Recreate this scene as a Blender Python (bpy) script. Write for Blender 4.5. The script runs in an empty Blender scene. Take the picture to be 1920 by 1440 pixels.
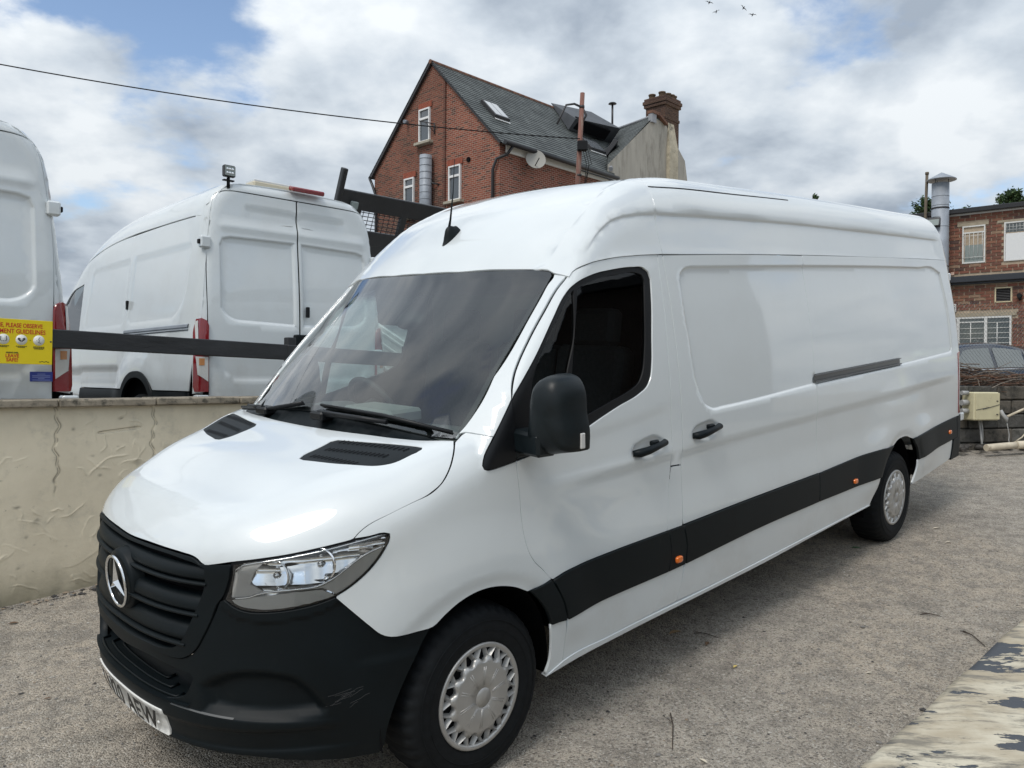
import bpy, math, random
import numpy as np
from math import radians, sin, cos, pi, sqrt, atan2
from mathutils import Vector, Matrix
from mathutils.geometry import delaunay_2d_cdt

SC = bpy.context.scene
COL = SC.collection
RND = random.Random(7)
NPR = np.random.RandomState(11)

# ------------------------------------------------------------------ camera
cam_d = bpy.data.cameras.new('camera')
cam = bpy.data.objects.new('camera', cam_d)
COL.objects.link(cam)
cam_d.sensor_width = 36.0
cam_d.lens = 1518.62 / 1920 * 36.0
cam_d.clip_start = 0.05
cam_d.clip_end = 3000.0
_up = Vector((0.0065, 0.0076, 0.99995)).normalized()
_fw = Vector((0.0, 0.99997, -0.0076)).normalized()
_rt = _fw.cross(Vector((-0.0065, 0.0076, 1.0))).normalized()
_u2 = _rt.cross(_fw).normalized()
cam.matrix_world = Matrix(((_rt.x, _u2.x, -_fw.x, 0.0), (_rt.y, _u2.y, -_fw.y, 0.0),
                           (_rt.z, _u2.z, -_fw.z, 1.9), (0, 0, 0, 1)))
SC.camera = cam

# ------------------------------------------------------------------ sky, sun, exposure
SUN_EL, SUN_AZ = radians(55.0), radians(213.0)      # azimuth clockwise from +Y: behind the viewer, to the left
world = bpy.data.worlds.new('World')
SC.world = world
world.use_nodes = True
wn, wl = world.node_tree.nodes, world.node_tree.links
wn.clear()


def _n(nodes, typ, **kw):
    n = nodes.new(typ)
    for k, v in kw.items():
        setattr(n, k, v)
    return n


w_out = _n(wn, 'ShaderNodeOutputWorld')
w_bg_sky = _n(wn, 'ShaderNodeBackground')
w_bg_cl = _n(wn, 'ShaderNodeBackground')
w_mix = _n(wn, 'ShaderNodeMixShader')
w_sky = _n(wn, 'ShaderNodeTexSky', sky_type='NISHITA')
w_sky.sun_disc = False
w_sky.sun_elevation = SUN_EL
w_sky.sun_rotation = SUN_AZ
w_sky.air_density = 1.0
w_sky.dust_density = 1.2
w_bg_sky.inputs['Strength'].default_value = 0.125
wl.new(w_sky.outputs[0], w_bg_sky.inputs['Color'])
w_tc = _n(wn, 'ShaderNodeTexCoord')
w_sep = _n(wn, 'ShaderNodeSeparateXYZ')
wl.new(w_tc.outputs['Generated'], w_sep.inputs[0])


def _math(nodes, links, op, a, b=None, clamp=False):
    m = nodes.new('ShaderNodeMath')
    m.operation = op
    m.use_clamp = clamp
    for i, x in enumerate((a, b)):
        if x is None:
            continue
        if isinstance(x, (int, float)):
            m.inputs[i].default_value = x
        else:
            links.new(x, m.inputs[i])
    return m.outputs[0]


# the cloud layer is a flat sheet overhead: project the view direction on it
zc = _math(wn, wl, 'MAXIMUM', w_sep.outputs['Z'], 0.0)
zc = _math(wn, wl, 'ADD', zc, 0.32)
cx = _math(wn, wl, 'DIVIDE', w_sep.outputs['X'], zc)
cy = _math(wn, wl, 'DIVIDE', w_sep.outputs['Y'], zc)
w_comb = _n(wn, 'ShaderNodeCombineXYZ')
wl.new(cx, w_comb.inputs[0])
wl.new(cy, w_comb.inputs[1])
w_comb.inputs[2].default_value = 3.7


def _wnoise(scale, detail, rough, dist=0.0, off=(0, 0, 0)):
    mp = _n(wn, 'ShaderNodeMapping')
    mp.inputs['Location'].default_value = off
    wl.new(w_comb.outputs[0], mp.inputs[0])
    t = _n(wn, 'ShaderNodeTexNoise')
    t.inputs['Scale'].default_value = scale
    t.inputs['Detail'].default_value = detail
    t.inputs['Roughness'].default_value = rough
    t.inputs['Distortion'].default_value = dist
    wl.new(mp.outputs[0], t.inputs['Vector'])
    return t.outputs['Fac']


n_cover = _wnoise(2.1, 9, 0.56, 0.12, (8.38, 3.9, 0))
n_tone = _wnoise(3.0, 8, 0.52, 0.1, (7.0, 2.0, 1.0))
n_fine = _wnoise(8.0, 6, 0.5, 0.1, (3.0, 9.0, 2.0))
cover = _n(wn, 'ShaderNodeMapRange')
cover.interpolation_type = 'SMOOTHSTEP'
cover.inputs['From Min'].default_value = 0.345
cover.inputs['From Max'].default_value = 0.455
wl.new(n_cover, cover.inputs['Value'])
tone = _math(wn, wl, 'ADD', _math(wn, wl, 'MULTIPLY', n_tone, 0.75), _math(wn, wl, 'MULTIPLY', n_fine, 0.25))
w_ramp = _n(wn, 'ShaderNodeValToRGB')
w_ramp.color_ramp.elements[0].position = 0.36
w_ramp.color_ramp.elements[0].color = (0.35, 0.41, 0.49, 1)
w_ramp.color_ramp.elements[1].position = 0.60
w_ramp.color_ramp.elements[1].color = (0.83, 0.875, 0.91, 1)
e = w_ramp.color_ramp.elements.new(0.48)
e.color = (0.58, 0.645, 0.715, 1)
wl.new(tone, w_ramp.inputs[0])
wl.new(w_ramp.outputs[0], w_bg_cl.inputs['Color'])
# an overcast layer is brighter towards the zenith than at the horizon
elev = _math(wn, wl, 'MULTIPLY', _math(wn, wl, 'MAXIMUM', w_sep.outputs['Z'], 0.0), 0.50)
wl.new(_math(wn, wl, 'ADD', elev, 0.60), w_bg_cl.inputs['Strength'])
wl.new(cover.outputs[0], w_mix.inputs[0])
wl.new(w_bg_sky.outputs[0], w_mix.inputs[1])
wl.new(w_bg_cl.outputs[0], w_mix.inputs[2])
wl.new(w_mix.outputs[0], w_out.inputs['Surface'])

sun_d = bpy.data.lights.new('sun', 'SUN')
sun_d.energy = 1.15
sun_d.angle = radians(20.0)
sun_d.color = (1.0, 0.95, 0.88)
sun = bpy.data.objects.new('sun', sun_d)
COL.objects.link(sun)
_sd = Vector((sin(SUN_AZ) * cos(SUN_EL), cos(SUN_AZ) * cos(SUN_EL), sin(SUN_EL)))
sun.rotation_euler = _sd.to_track_quat('Z', 'Y').to_euler()
sun.location = (-4, -8, 14)

SC.view_settings.view_transform = 'Standard'
SC.view_settings.look = 'None'
SC.view_settings.exposure = 0.52
SC.view_settings.gamma = 1.0
SC.render.engine = 'CYCLES'
SC.cycles.max_bounces = 8
SC.cycles.transparent_max_bounces = 12


# ------------------------------------------------------------------ object helpers
def tag(o, label=None, cat=None, group=None, kind=None):
    if label:
        o['label'] = label
    if cat:
        o['category'] = cat
    if group:
        o['group'] = group
    if kind:
        o['kind'] = kind
    return o


def link(o, parent=None):
    COL.objects.link(o)
    if parent is not None:
        o.parent = parent
    return o


def thing(name, label, cat, loc=(0, 0, 0), rotz=0.0, group=None):
    o = bpy.data.objects.new(name, None)
    o.empty_display_size = 0.2
    o.location = loc
    o.rotation_euler = (0, 0, rotz)
    link(o)
    return tag(o, label, cat, group)


def mesh_obj(name, verts, faces, mat, parent=None, smooth=False, mats=None, fmat=None):
    me = bpy.data.meshes.new(name)
    me.from_pydata([tuple(map(float, v)) for v in verts], [], [tuple(map(int, f)) for f in faces])
    if mats:
        for m in mats:
            me.materials.append(m)
    elif mat:
        me.materials.append(mat)
    if fmat is not None:
        me.polygons.foreach_set('material_index', np.asarray(fmat, dtype=np.int32))
    if smooth:
        me.polygons.foreach_set('use_smooth', np.ones(len(me.polygons), dtype=bool))
    me.update()
    o = bpy.data.objects.new(name, me)
    return link(o, parent)


def copy_tree(o, parent=None, label=None):
    c = o.copy()
    COL.objects.link(c)
    c.parent = parent
    if label:
        c['label'] = label
    for ch in list(o.children):
        copy_tree(ch, c)
    return c


class MB:
    """collects simple solids and links them as one mesh object"""

    def __init__(self):
        self.v, self.f, self.m, self.s = [], [], [], []
        self.cur = 0

    def add(self, vs, fs, smooth=False):
        b = len(self.v)
        self.v += [tuple(v) for v in vs]
        self.f += [tuple(i + b for i in f) for f in fs]
        self.m += [self.cur] * len(fs)
        self.s += [smooth] * len(fs)
        return self

    def box(self, c, h, M=None):
        c = Vector(c)
        vs = [Vector((x * h[0], y * h[1], z * h[2])) for x in (-1, 1) for y in (-1, 1) for z in (-1, 1)]
        vs = [(M @ v if M else v) + c for v in vs]
        return self.add(vs, [(0, 1, 3, 2), (4, 6, 7, 5), (0, 4, 5, 1), (2, 3, 7, 6), (0, 2, 6, 4), (1, 5, 7, 3)])

    def bbox(self, c, h, b=0.01, M=None):
        """box with chamfered edges"""
        c = Vector(c)
        b = min(b, 0.45 * min(h))
        vs, idx = [], {}
        for sx in (-1, 1):
            for sy in (-1, 1):
                for sz in (-1, 1):
                    for k in range(3):
                        p = [sx * (h[0] - b), sy * (h[1] - b), sz * (h[2] - b)]
                        p[k] = (sx, sy, sz)[k] * h[k]
                        idx[(sx, sy, sz, k)] = len(vs)
                        vs.append(Vector(p))
        fs = []
        for k in range(3):
            a, d = (k + 1) % 3, (k + 2) % 3
            for s in (-1, 1):
                q = []
                for (p1, p2) in ((-1, -1), (1, -1), (1, 1), (-1, 1)):
                    t = [0, 0, 0]
                    t[k] = s
                    t[a] = p1
                    t[d] = p2
                    q.append(idx[(*t, k)])
                fs.append(tuple(q if s > 0 else q[::-1]))
            for p1 in (-1, 1):
                for p2 in (-1, 1):
                    t1, t2 = [0, 0, 0], [0, 0, 0]
                    t1[k], t2[k] = -1, 1
                    t1[a] = t2[a] = p1
                    t1[d] = t2[d] = p2
                    q = [idx[(*t1, a)], idx[(*t2, a)], idx[(*t2, d)], idx[(*t1, d)]]
                    fs.append(tuple(q if p1 * p2 > 0 else q[::-1]))
        for sx in (-1, 1):
            for sy in (-1, 1):
                for sz in (-1, 1):
                    q = [idx[(sx, sy, sz, k)] for k in range(3)]
                    fs.append(tuple(q if sx * sy * sz > 0 else q[::-1]))
        vs = [(M @ v if M else v) + c for v in vs]
        return self.add(vs, fs)

    def tube(self, pts, r, n=8, cap=True, smooth=True):
        pts = [Vector(p) for p in pts]
        rs = r if isinstance(r, (list, tuple)) else [r] * len(pts)
        vs, fs = [], []
        ref = Vector((0, 0, 1))
        t0 = (pts[1] - pts[0]).normalized()
        if abs(t0.dot(ref)) > 0.9:
            ref = Vector((1, 0, 0))
        a = t0.cross(ref).normalized()
        for i, p in enumerate(pts):
            t = (pts[min(i + 1, len(pts) - 1)] - pts[max(i - 1, 0)]).normalized()
            a = (a - t * a.dot(t)).normalized()
            b = t.cross(a)
            for k in range(n):
                w = 2 * pi * k / n
                vs.append(p + (a * cos(w) + b * sin(w)) * rs[i])
        for i in range(len(pts) - 1):
            for k in range(n):
                k2 = (k + 1) % n
                fs.append((i * n + k, i * n + k2, (i + 1) * n + k2, (i + 1) * n + k))
        self.add(vs, fs, smooth)
        if cap:
            b0 = len(self.v) - len(vs)
            self.f += [tuple(b0 + k for k in range(n))[::-1], tuple(b0 + (len(pts) - 1) * n + k for k in range(n))]
            self.m += [self.cur] * 2
            self.s += [False] * 2
        return self

    def lathe(self, prof, n=32, M=None, smooth=True, closed=False):
        """prof: (radius, axis) pairs turned round local Z"""
        vs, fs = [], []
        for r, z in prof:
            for k in range(n):
                w = 2 * pi * k / n
                v = Vector((r * cos(w), r * sin(w), z))
                vs.append(M @ v if M else v)
        m = len(prof)
        for i in range(m - 1 + (1 if closed else 0)):
            j = (i + 1) % m
            for k in range(n):
                k2 = (k + 1) % n
                fs.append((i * n + k, i * n + k2, j * n + k2, j * n + k))
        return self.add(vs, fs, smooth)

    def prism(self, poly, a, b, d):
        """polygon of 3D points extruded by vector d"""
        poly = [Vector(p) for p in poly]
        d = Vector(d)
        n = len(poly)
        vs = poly + [p + d for p in poly]
        fs = [tuple(range(n))[::-1], tuple(range(n, 2 * n))]
        fs += [(i, (i + 1) % n, n + (i + 1) % n, n + i) for i in range(n)]
        return self.add(vs, fs)

    def quad(self, *p):
        return self.add([Vector(q) for q in p], [tuple(range(len(p)))])

    def build(self, name, mat, parent=None, mats=None):
        me = bpy.data.meshes.new(name)
        me.from_pydata([tuple(map(float, v)) for v in self.v], [], self.f)
        for m in (mats or [mat]):
            me.materials.append(m)
        if mats:
            me.polygons.foreach_set('material_index', np.asarray(self.m, dtype=np.int32))
        me.polygons.foreach_set('use_smooth', np.asarray(self.s, dtype=bool))
        me.update()
        o = bpy.data.objects.new(name, me)
        return link(o, parent)


def text_obj(name, body, size, mat, M, parent=None, sx=1.0, bold=0.0, extrude=0.0006, spacing=1.0, shear=0.0):
    """flat lettering as a mesh; M places its XY plane, origin at the text's centre"""
    cu = bpy.data.curves.new(name, 'FONT')
    cu.body = body
    cu.size = size
    cu.align_x = 'CENTER'
    cu.align_y = 'CENTER'
    cu.offset = bold
    cu.extrude = extrude
    cu.space_character = spacing
    cu.shear = shear
    cu.resolution_u = 3
    tmp = bpy.data.objects.new(name, cu)
    COL.objects.link(tmp)
    dg = bpy.context.evaluated_depsgraph_get()
    me = bpy.data.meshes.new_from_object(tmp.evaluated_get(dg))
    bpy.data.objects.remove(tmp)
    me.materials.clear()
    me.materials.append(mat)
    S = Matrix.Diagonal((sx, 1, 1, 1))
    me.transform(M @ S)
    o = bpy.data.objects.new(name, me)
    return link(o, parent)


def frame(o, x, y, z=None):
    """4x4 from origin and two axes"""
    x = Vector(x).normalized()
    y = Vector(y)
    y = (y - x * y.dot(x)).normalized()
    z = x.cross(y)
    return Matrix(((x.x, y.x, z.x, o[0]), (x.y, y.y, z.y, o[1]), (x.z, y.z, z.z, o[2]), (0, 0, 0, 1)))


# ------------------------------------------------------------------ materials
MATS = {}


def new_mat(name):
    m = bpy.data.materials.new(name)
    m.use_nodes = True
    nt = m.node_tree
    return m, nt.nodes, nt.links, nt.nodes['Principled BSDF']


def pbr(name, col, rough=0.5, metal=0.0, noise=0.0, nscale=8.0, bump=0.0, bscale=60.0, coat=0.0, spec=0.5, dirt=None,
        dscale=1.5, dlow=0.5, dhigh=0.75, bdist=0.004, stretch=None, emit=None, crough=0.03):
    m, n, l, b = new_mat(name)
    b.inputs['Base Color'].default_value = (*col, 1)
    b.inputs['Roughness'].default_value = rough
    b.inputs['Metallic'].default_value = metal
    b.inputs['Specular IOR Level'].default_value = spec
    if coat:
        b.inputs['Coat Weight'].default_value = coat
        b.inputs['Coat Roughness'].default_value = crough
    tc = n.new('ShaderNodeTexCoord')
    vec = tc.outputs['Object']
    if stretch:
        mp = n.new('ShaderNodeMapping')
        mp.inputs['Scale'].default_value = stretch
        l.new(vec, mp.inputs[0])
        vec = mp.outputs[0]
    src = None
    if noise:
        t = n.new('ShaderNodeTexNoise')
        t.inputs['Scale'].default_value = nscale
        t.inputs['Detail'].default_value = 6
        t.inputs['Roughness'].default_value = 0.6
        l.new(vec, t.inputs['Vector'])
        mr = n.new('ShaderNodeMapRange')
        mr.inputs['From Min'].default_value = 0.25
        mr.inputs['From Max'].default_value = 0.75
        mr.inputs['To Min'].default_value = 1 - noise
        mr.inputs['To Max'].default_value = 1 + noise
        l.new(t.outputs['Fac'], mr.inputs['Value'])
        mx = n.new('ShaderNodeVectorMath')
        mx.operation = 'SCALE'
        mx.inputs[0].default_value = col
        l.new(mr.outputs[0], mx.inputs['Scale'])
        src = mx.outputs[0]
    if dirt:
        t = n.new('ShaderNodeTexNoise')
        t.inputs['Scale'].default_value = dscale
        t.inputs['Detail'].default_value = 8
        t.inputs['Roughness'].default_value = 0.65
        l.new(vec, t.inputs['Vector'])
        mr = n.new('ShaderNodeMapRange')
        mr.interpolation_type = 'SMOOTHSTEP'
        mr.inputs['From Min'].default_value = dlow
        mr.inputs['From Max'].default_value = dhigh
        l.new(t.outputs['Fac'], mr.inputs['Value'])
        mx = n.new('ShaderNodeMix')
        mx.data_type = 'RGBA'
        l.new(mr.outputs[0], mx.inputs['Factor'])
        if src is not None:
            l.new(src, mx.inputs['A'])
        else:
            mx.inputs['A'].default_value = (*col, 1)
        mx.inputs['B'].default_value = (*dirt, 1)
        src = mx.outputs['Result']
    if src is not None:
        l.new(src, b.inputs['Base Color'])
    if bump:
        t = n.new('ShaderNodeTexNoise')
        t.inputs['Scale'].default_value = bscale
        t.inputs['Detail'].default_value = 5
        l.new(vec, t.inputs['Vector'])
        bp = n.new('ShaderNodeBump')
        bp.inputs['Strength'].default_value = bump
        bp.inputs['Distance'].default_value = bdist
        l.new(t.outputs['Fac'], bp.inputs['Height'])
        l.new(bp.outputs[0], b.inputs['Normal'])
    if emit:
        b.inputs['Emission Color'].default_value = (*emit, 1)
        b.inputs['Emission Strength'].default_value = 1.0
    MATS[name] = m
    return m


def glass_mat(name, tint, refl=1.0, rough=0.0, band=None):
    """thin pane: tinted see-through plus a Fresnel reflection"""
    m, n, l, b = new_mat(name)
    n.remove(b)
    out = n['Material Output']
    tr = n.new('ShaderNodeBsdfTransparent')
    gl = n.new('ShaderNodeBsdfGlossy')
    gl.inputs['Roughness'].default_value = rough
    gl.inputs['Color'].default_value = (refl, refl, refl, 1)
    fr = n.new('ShaderNodeFresnel')
    fr.inputs['IOR'].default_value = 1.52
    mx = n.new('ShaderNodeMixShader')
    # both faces of the pane reflect
    f2 = _math(n, l, 'DIVIDE', _math(n, l, 'MULTIPLY', fr.outputs[0], 2.0), _math(n, l, 'ADD', fr.outputs[0], 1.0))
    l.new(f2, mx.inputs[0])
    l.new(tr.outputs[0], mx.inputs[1])
    l.new(gl.outputs[0], mx.inputs[2])
    l.new(mx.outputs[0], out.inputs['Surface'])
    tr.inputs['Color'].default_value = (*tint, 1)
    if band:
        tc = n.new('ShaderNodeTexCoord')
        sp = n.new('ShaderNodeSeparateXYZ')
        l.new(tc.outputs['Object'], sp.inputs[0])
        mr = n.new('ShaderNodeMapRange')
        mr.interpolation_type = 'SMOOTHSTEP'
        mr.inputs['From Min'].default_value = band[0]
        mr.inputs['From Max'].default_value = band[1]
        l.new(sp.outputs['Z'], mr.inputs['Value'])
        mc = n.new('ShaderNodeMix')
        mc.data_type = 'RGBA'
        mc.inputs['A'].default_value = (*tint, 1)
        mc.inputs['B'].default_value = (*band[2], 1)
        l.new(mr.outputs[0], mc.inputs['Factor'])
        l.new(mc.outputs['Result'], tr.inputs['Color'])
    MATS[name] = m
    return m


def paint_mat(name, col=(0.675, 0.715, 0.725), dirt=0.25, low=0.45):
    """white van enamel under clear coat with a little road film low down"""
    m, n, l, b = new_mat(name)
    b.inputs['Roughness'].default_value = 0.38
    b.inputs['Coat Weight'].default_value = 1.0
    b.inputs['Coat Roughness'].default_value = 0.035
    tc = n.new('ShaderNodeTexCoord')
    t = n.new('ShaderNodeTexNoise')
    t.inputs['Scale'].default_value = 2.2
    t.inputs['Detail'].default_value = 9
    t.inputs['Roughness'].default_value = 0.7
    l.new(tc.outputs['Object'], t.inputs['Vector'])
    sp = n.new('ShaderNodeSeparateXYZ')
    l.new(tc.outputs['Object'], sp.inputs[0])
    mr = n.new('ShaderNodeMapRange')
    mr.inputs['From Min'].default_value = low + 0.45
    mr.inputs['From Max'].default_value = low - 0.15
    mr.inputs['To Min'].default_value = 0.25
    l.new(sp.outputs['Z'], mr.inputs['Value'])
    nr = n.new('ShaderNodeMapRange')
    nr.interpolation_type = 'SMOOTHSTEP'
    nr.inputs['From Min'].default_value = 0.42
    nr.inputs['From Max'].default_value = 0.72
    l.new(t.outputs['Fac'], nr.inputs['Value'])
    f = _math(n, l, 'MULTIPLY', mr.outputs[0], nr.outputs[0])
    f = _math(n, l, 'MULTIPLY', f, dirt)
    mx = n.new('ShaderNodeMix')
    mx.data_type = 'RGBA'
    mx.inputs['A'].default_value = (*col, 1)
    mx.inputs['B'].default_value = (0.42, 0.39, 0.34, 1)
    l.new(f, mx.inputs['Factor'])
    l.new(mx.outputs['Result'], b.inputs['Base Color'])
    w = n.new('ShaderNodeTexNoise')
    w.inputs['Scale'].default_value = 1.6
    w.inputs['Detail'].default_value = 1
    l.new(tc.outputs['Object'], w.inputs['Vector'])
    bp = n.new('ShaderNodeBump')
    bp.inputs['Strength'].default_value = 0.345
    bp.inputs['Distance'].default_value = 0.0010
    l.new(w.outputs['Fac'], bp.inputs['Height'])
    l.new(bp.outputs[0], b.inputs['Normal'])
    l.new(bp.outputs[0], b.inputs['Coat Normal'])
    MATS[name] = m
    return m


PAINT = paint_mat('white_paint')
PAINT2 = paint_mat('white_paint_older', (0.65, 0.69, 0.70), 0.45, 0.7)
PLASTIC = pbr('black_plastic', (0.0030, 0.0062, 0.0080), 0.50, spec=0.22, noise=0.25, nscale=5, bump=0.25, bscale=420, bdist=0.0008,
              dirt=(0.015, 0.018, 0.019), dscale=6, dlow=0.60, dhigh=0.9)
TRIM = pbr('satin_black_trim', (0.0075, 0.0085, 0.010), 0.42, spec=0.3, bump=0.15, bscale=500, bdist=0.0005)
RUBBER = pbr('black_rubber', (0.0065, 0.0070, 0.0080), 0.55, spec=0.25)
TYRE = pbr('tyre_rubber', (0.0060, 0.0075, 0.009), 0.74, spec=0.25, noise=0.4, nscale=30, bump=0.4, bscale=150, bdist=0.001)
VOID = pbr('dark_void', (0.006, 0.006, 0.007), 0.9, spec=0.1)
CHROME = pbr('chrome', (0.82, 0.83, 0.84), 0.06, metal=1.0)
SILVER = pbr('silver_hubcap', (0.46, 0.455, 0.44), 0.36, metal=0.55, noise=0.10, nscale=9)
REFLECTOR = pbr('lamp_reflector', (0.90, 0.91, 0.92), 0.13, metal=1.0)
LAMPGREY = pbr('lamp_grey', (0.60, 0.59, 0.57), 0.30, metal=0.0, coat=0.6)
AMBER = pbr('amber_lens', (0.75, 0.16, 0.01), 0.15, coat=1.0)
REDLENS = pbr('red_lens', (0.22, 0.006, 0.010), 0.12, coat=1.0)
CLEARLENS = pbr('pale_lens', (0.62, 0.62, 0.60), 0.15, metal=0.0, coat=1.0, bump=0.5, bscale=45)
PLATEW = pbr('plate_white', (0.78, 0.78, 0.75), 0.35)
INK = pbr('black_ink', (0.012, 0.012, 0.013), 0.5)
CABIN = pbr('cabin_grey', (0.030, 0.031, 0.034), 0.7)
CABIN2 = pbr('cabin_pale', (0.26, 0.28, 0.28), 0.7)
SEAT = pbr('seat_cloth', (0.028, 0.028, 0.032), 0.9, noise=0.3, nscale=60)
WINDSCREEN = glass_mat('windscreen_glass', (0.72, 0.82, 0.78), 1.0, band=(1.905, 1.955, (0.13, 0.13, 0.15)))
SIDEGLASS = glass_mat('side_glass', (0.66, 0.75, 0.74), 0.32)
DARKGLASS = glass_mat('dark_glass', (0.20, 0.25, 0.26), 0.8)
LENS = glass_mat('lamp_lens', (0.93, 0.94, 0.94), 0.9)


# ------------------------------------------------------------------ body surfaces
def pchip(xk, yk):
    xk, yk = np.asarray(xk, float), np.asarray(yk, float)
    h, d = np.diff(xk), np.diff(yk) / np.diff(xk)
    m = np.zeros_like(yk)
    m[0], m[-1] = d[0], d[-1]
    for i in range(1, len(xk) - 1):
        if d[i - 1] * d[i] > 0:
            w1, w2 = 2 * h[i] + h[i - 1], h[i] + 2 * h[i - 1]
            m[i] = (w1 + w2) / (w1 / d[i - 1] + w2 / d[i])

    def f(x):
        x = np.asarray(x, float)
        i = np.clip(np.searchsorted(xk, x) - 1, 0, len(xk) - 2)
        t = (x - xk[i]) / h[i]
        c = np.clip(t, 0, 1)
        c2, c3 = c * c, c * c * c
        r = (2 * c3 - 3 * c2 + 1) * yk[i] + (c3 - 2 * c2 + c) * h[i] * m[i] + (3 * c2 - 2 * c3) * yk[i + 1] + (c3 - c2) * h[i] * m[i + 1]
        return r + np.where(t < 0, t * h[i] * m[i], 0) + np.where(t > 1, (t - 1) * h[i] * m[i + 1], 0)
    return f


def smax(a, b, k):
    h = np.maximum(k - np.abs(a - b), 0) / k
    return np.maximum(a, b) + h * h * k / 4


def smin(a, b, k):
    return -smax(-a, -b, k)


def sstep(a, b, x):
    t = np.clip((x - a) / (b - a), 0, 1)
    return t * t * (3 - 2 * t)


class VanBody:
    """solid of the long high-roof van, x rearwards from the nose, y across, z up; F < 0 inside"""
    w = staticmethod(pchip([.2, .30, .45, .60, .86, 1.12, 1.33, 1.53, 1.84, 2.13, 2.25, 2.36, 2.50, 2.7],
                           [.96, .985, 1.002, 1.008, 1.002, .997, .985, .967, .923, .868, .849, .829, .795, .74]))
    nose = staticmethod(pchip([.2, .3, .45, .6, .75, .86, .95, 1.04, 1.1, 1.3],
                              [.09, .05, .015, .02, .028, .036, .044, .046, .067, .15]))
    hood_c = staticmethod(pchip([.04, .1, .2, .35, .55, .75, .87, 1.2], [1.03, 1.078, 1.1558, 1.2025, 1.2742, 1.326, 1.3649, 1.42]))
    roof_c = staticmethod(pchip([1.0, 1.546, 1.72, 2.0, 2.4, 2.8, 3.2, 4.0, 6.0, 6.9],
                                [1.55, 2.0295, 2.2195, 2.3963, 2.5342, 2.5825, 2.5895, 2.6028, 2.6147, 2.6257]))

    def side(s, x, y, z):
        w = s.w(z) - .035 * sstep(5.2, 7.0, x)
        dx = np.maximum(1.25 - x, 0) / (1.25 - s.nose(z))
        return w * ((dx ** 2.6 + (np.abs(y) / w) ** 2.6 + 1e-9) ** (1 / 2.6) - 1)

    def hood(s, x, y):
        y = np.abs(y)
        h = s.hood_c(x)
        yc = .5019 + .3581 * np.clip((x - .1) / .85, -.2, 1.3)
        return smin(h - .038 * y * y, h - .038 * yc * yc - .4325 * (y - yc), .03)

    def F(s, x, y, z):
        sd = s.side(x, y, z)
        hd = (z - s.hood(x, y)) * .93
        rz = s.roof_c(x - .10 * (y / .76) ** 2 * (1 - sstep(1.9, 2.8, x))) - .0443 * y * y
        roof = (z - rz) * (1 - .28 * (1 - sstep(1.9, 2.6, x)))
        q = (y / .80) ** 2
        t = (z - 1.36) / .683
        ws = (.854 + .17 * np.minimum(q, 1.6) + .984 * (z - 1.36) - .08 * t * (1 - t) - x) * .70
        up = smax(smax(ws, roof, .03), sd, .0376 + .169 * sstep(1.6, 2.6, x))
        f = np.minimum(up, smax(hd, sd, .12))
        return smax(f, x - (6.93 - .03 * sstep(1.2, 2.2, z) - .10 * sstep(2.1, 2.65, z)), .12)


def rays_S(u, v):
    """wrap domain: s runs along the flank and fans round the nose about x=1.25; v is height"""
    th = np.maximum(1.25 - u, 0)
    o = np.stack([np.maximum(u, 1.25), np.zeros_like(u), v], 1)
    return o, np.stack([-np.sin(th), -np.cos(th), np.zeros_like(u)], 1)


def rays_T(u, v):
    return np.stack([u, v, np.full_like(u, 1.0)], 1), np.tile([0., 0., 1.], (len(u), 1))


def rays_H(u, v):
    a = u / .75
    return np.stack([np.full_like(u, .9), v, np.full_like(u, .7)], 1), np.stack([-np.cos(a), 0 * a, np.sin(a)], 1)


def rays_R(u, v):
    return np.stack([u, 0 * u, np.full_like(u, 1.7)], 1), np.stack([0 * v, -np.sin(v), np.cos(v)], 1)


def rays_B(u, v):
    """rear face: u across, v up"""
    return np.stack([np.full_like(u, 6.0), u, v], 1), np.tile([1., 0., 0.], (len(u), 1))


class Skin:
    def __init__(s, body, rays, tmax=1.7, relief=None):
        s.b, s.rays, s.tmax, s.relief = body, rays, tmax, relief

    def solve(s, u, v):
        o, d = s.rays(u, v)
        n = len(u)
        K = 16
        ts = np.linspace(.12, s.tmax, K)
        a, b = np.full(n, .05), np.full(n, s.tmax)
        for i in range(K):                                   # last inside -> outside crossing
            p = o + d * ts[i]
            ins = s.b.F(p[:, 0], p[:, 1], p[:, 2]) < 0
            a = np.where(ins, ts[i], a)
            b = np.where(ins, ts[min(i + 1, K - 1)], b)
        for _ in range(17):
            m = (a + b) / 2
            p = o + d * m[:, None]
            ins = s.b.F(p[:, 0], p[:, 1], p[:, 2]) < 0
            a, b = np.where(ins, m, a), np.where(ins, b, m)
        t = (a + b) / 2
        return o + d * t[:, None]

    def grad(s, p):
        h = 1e-3
        g = np.zeros_like(p)
        for k in range(3):
            q, r = p.copy(), p.copy()
            q[:, k] += h
            r[:, k] -= h
            g[:, k] = s.b.F(q[:, 0], q[:, 1], q[:, 2]) - s.b.F(r[:, 0], r[:, 1], r[:, 2])
        return g / (np.linalg.norm(g, axis=1, keepdims=True) + 1e-12)

    def at(s, u, v, off=0.0):
        """surface points and normals, relief included"""
        u, v = np.asarray(u, float), np.asarray(v, float)
        p = s.solve(u, v)
        g = s.grad(p)
        if s.relief is None:
            return p + g * off, g
        r = s.relief(u, v)
        h = .004
        pu, pv = s.solve(u + h, v), s.solve(u, v + h)
        q = p + g * r[:, None]
        qu = pu + g * s.relief(u + h, v)[:, None]
        qv = pv + g * s.relief(u, v + h)[:, None]
        n = np.cross(qu - q, qv - q)
        n /= np.linalg.norm(n, axis=1, keepdims=True) + 1e-12
        n *= np.sign(np.sum(n * g, 1, keepdims=True))
        return q + n * off, n


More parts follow.
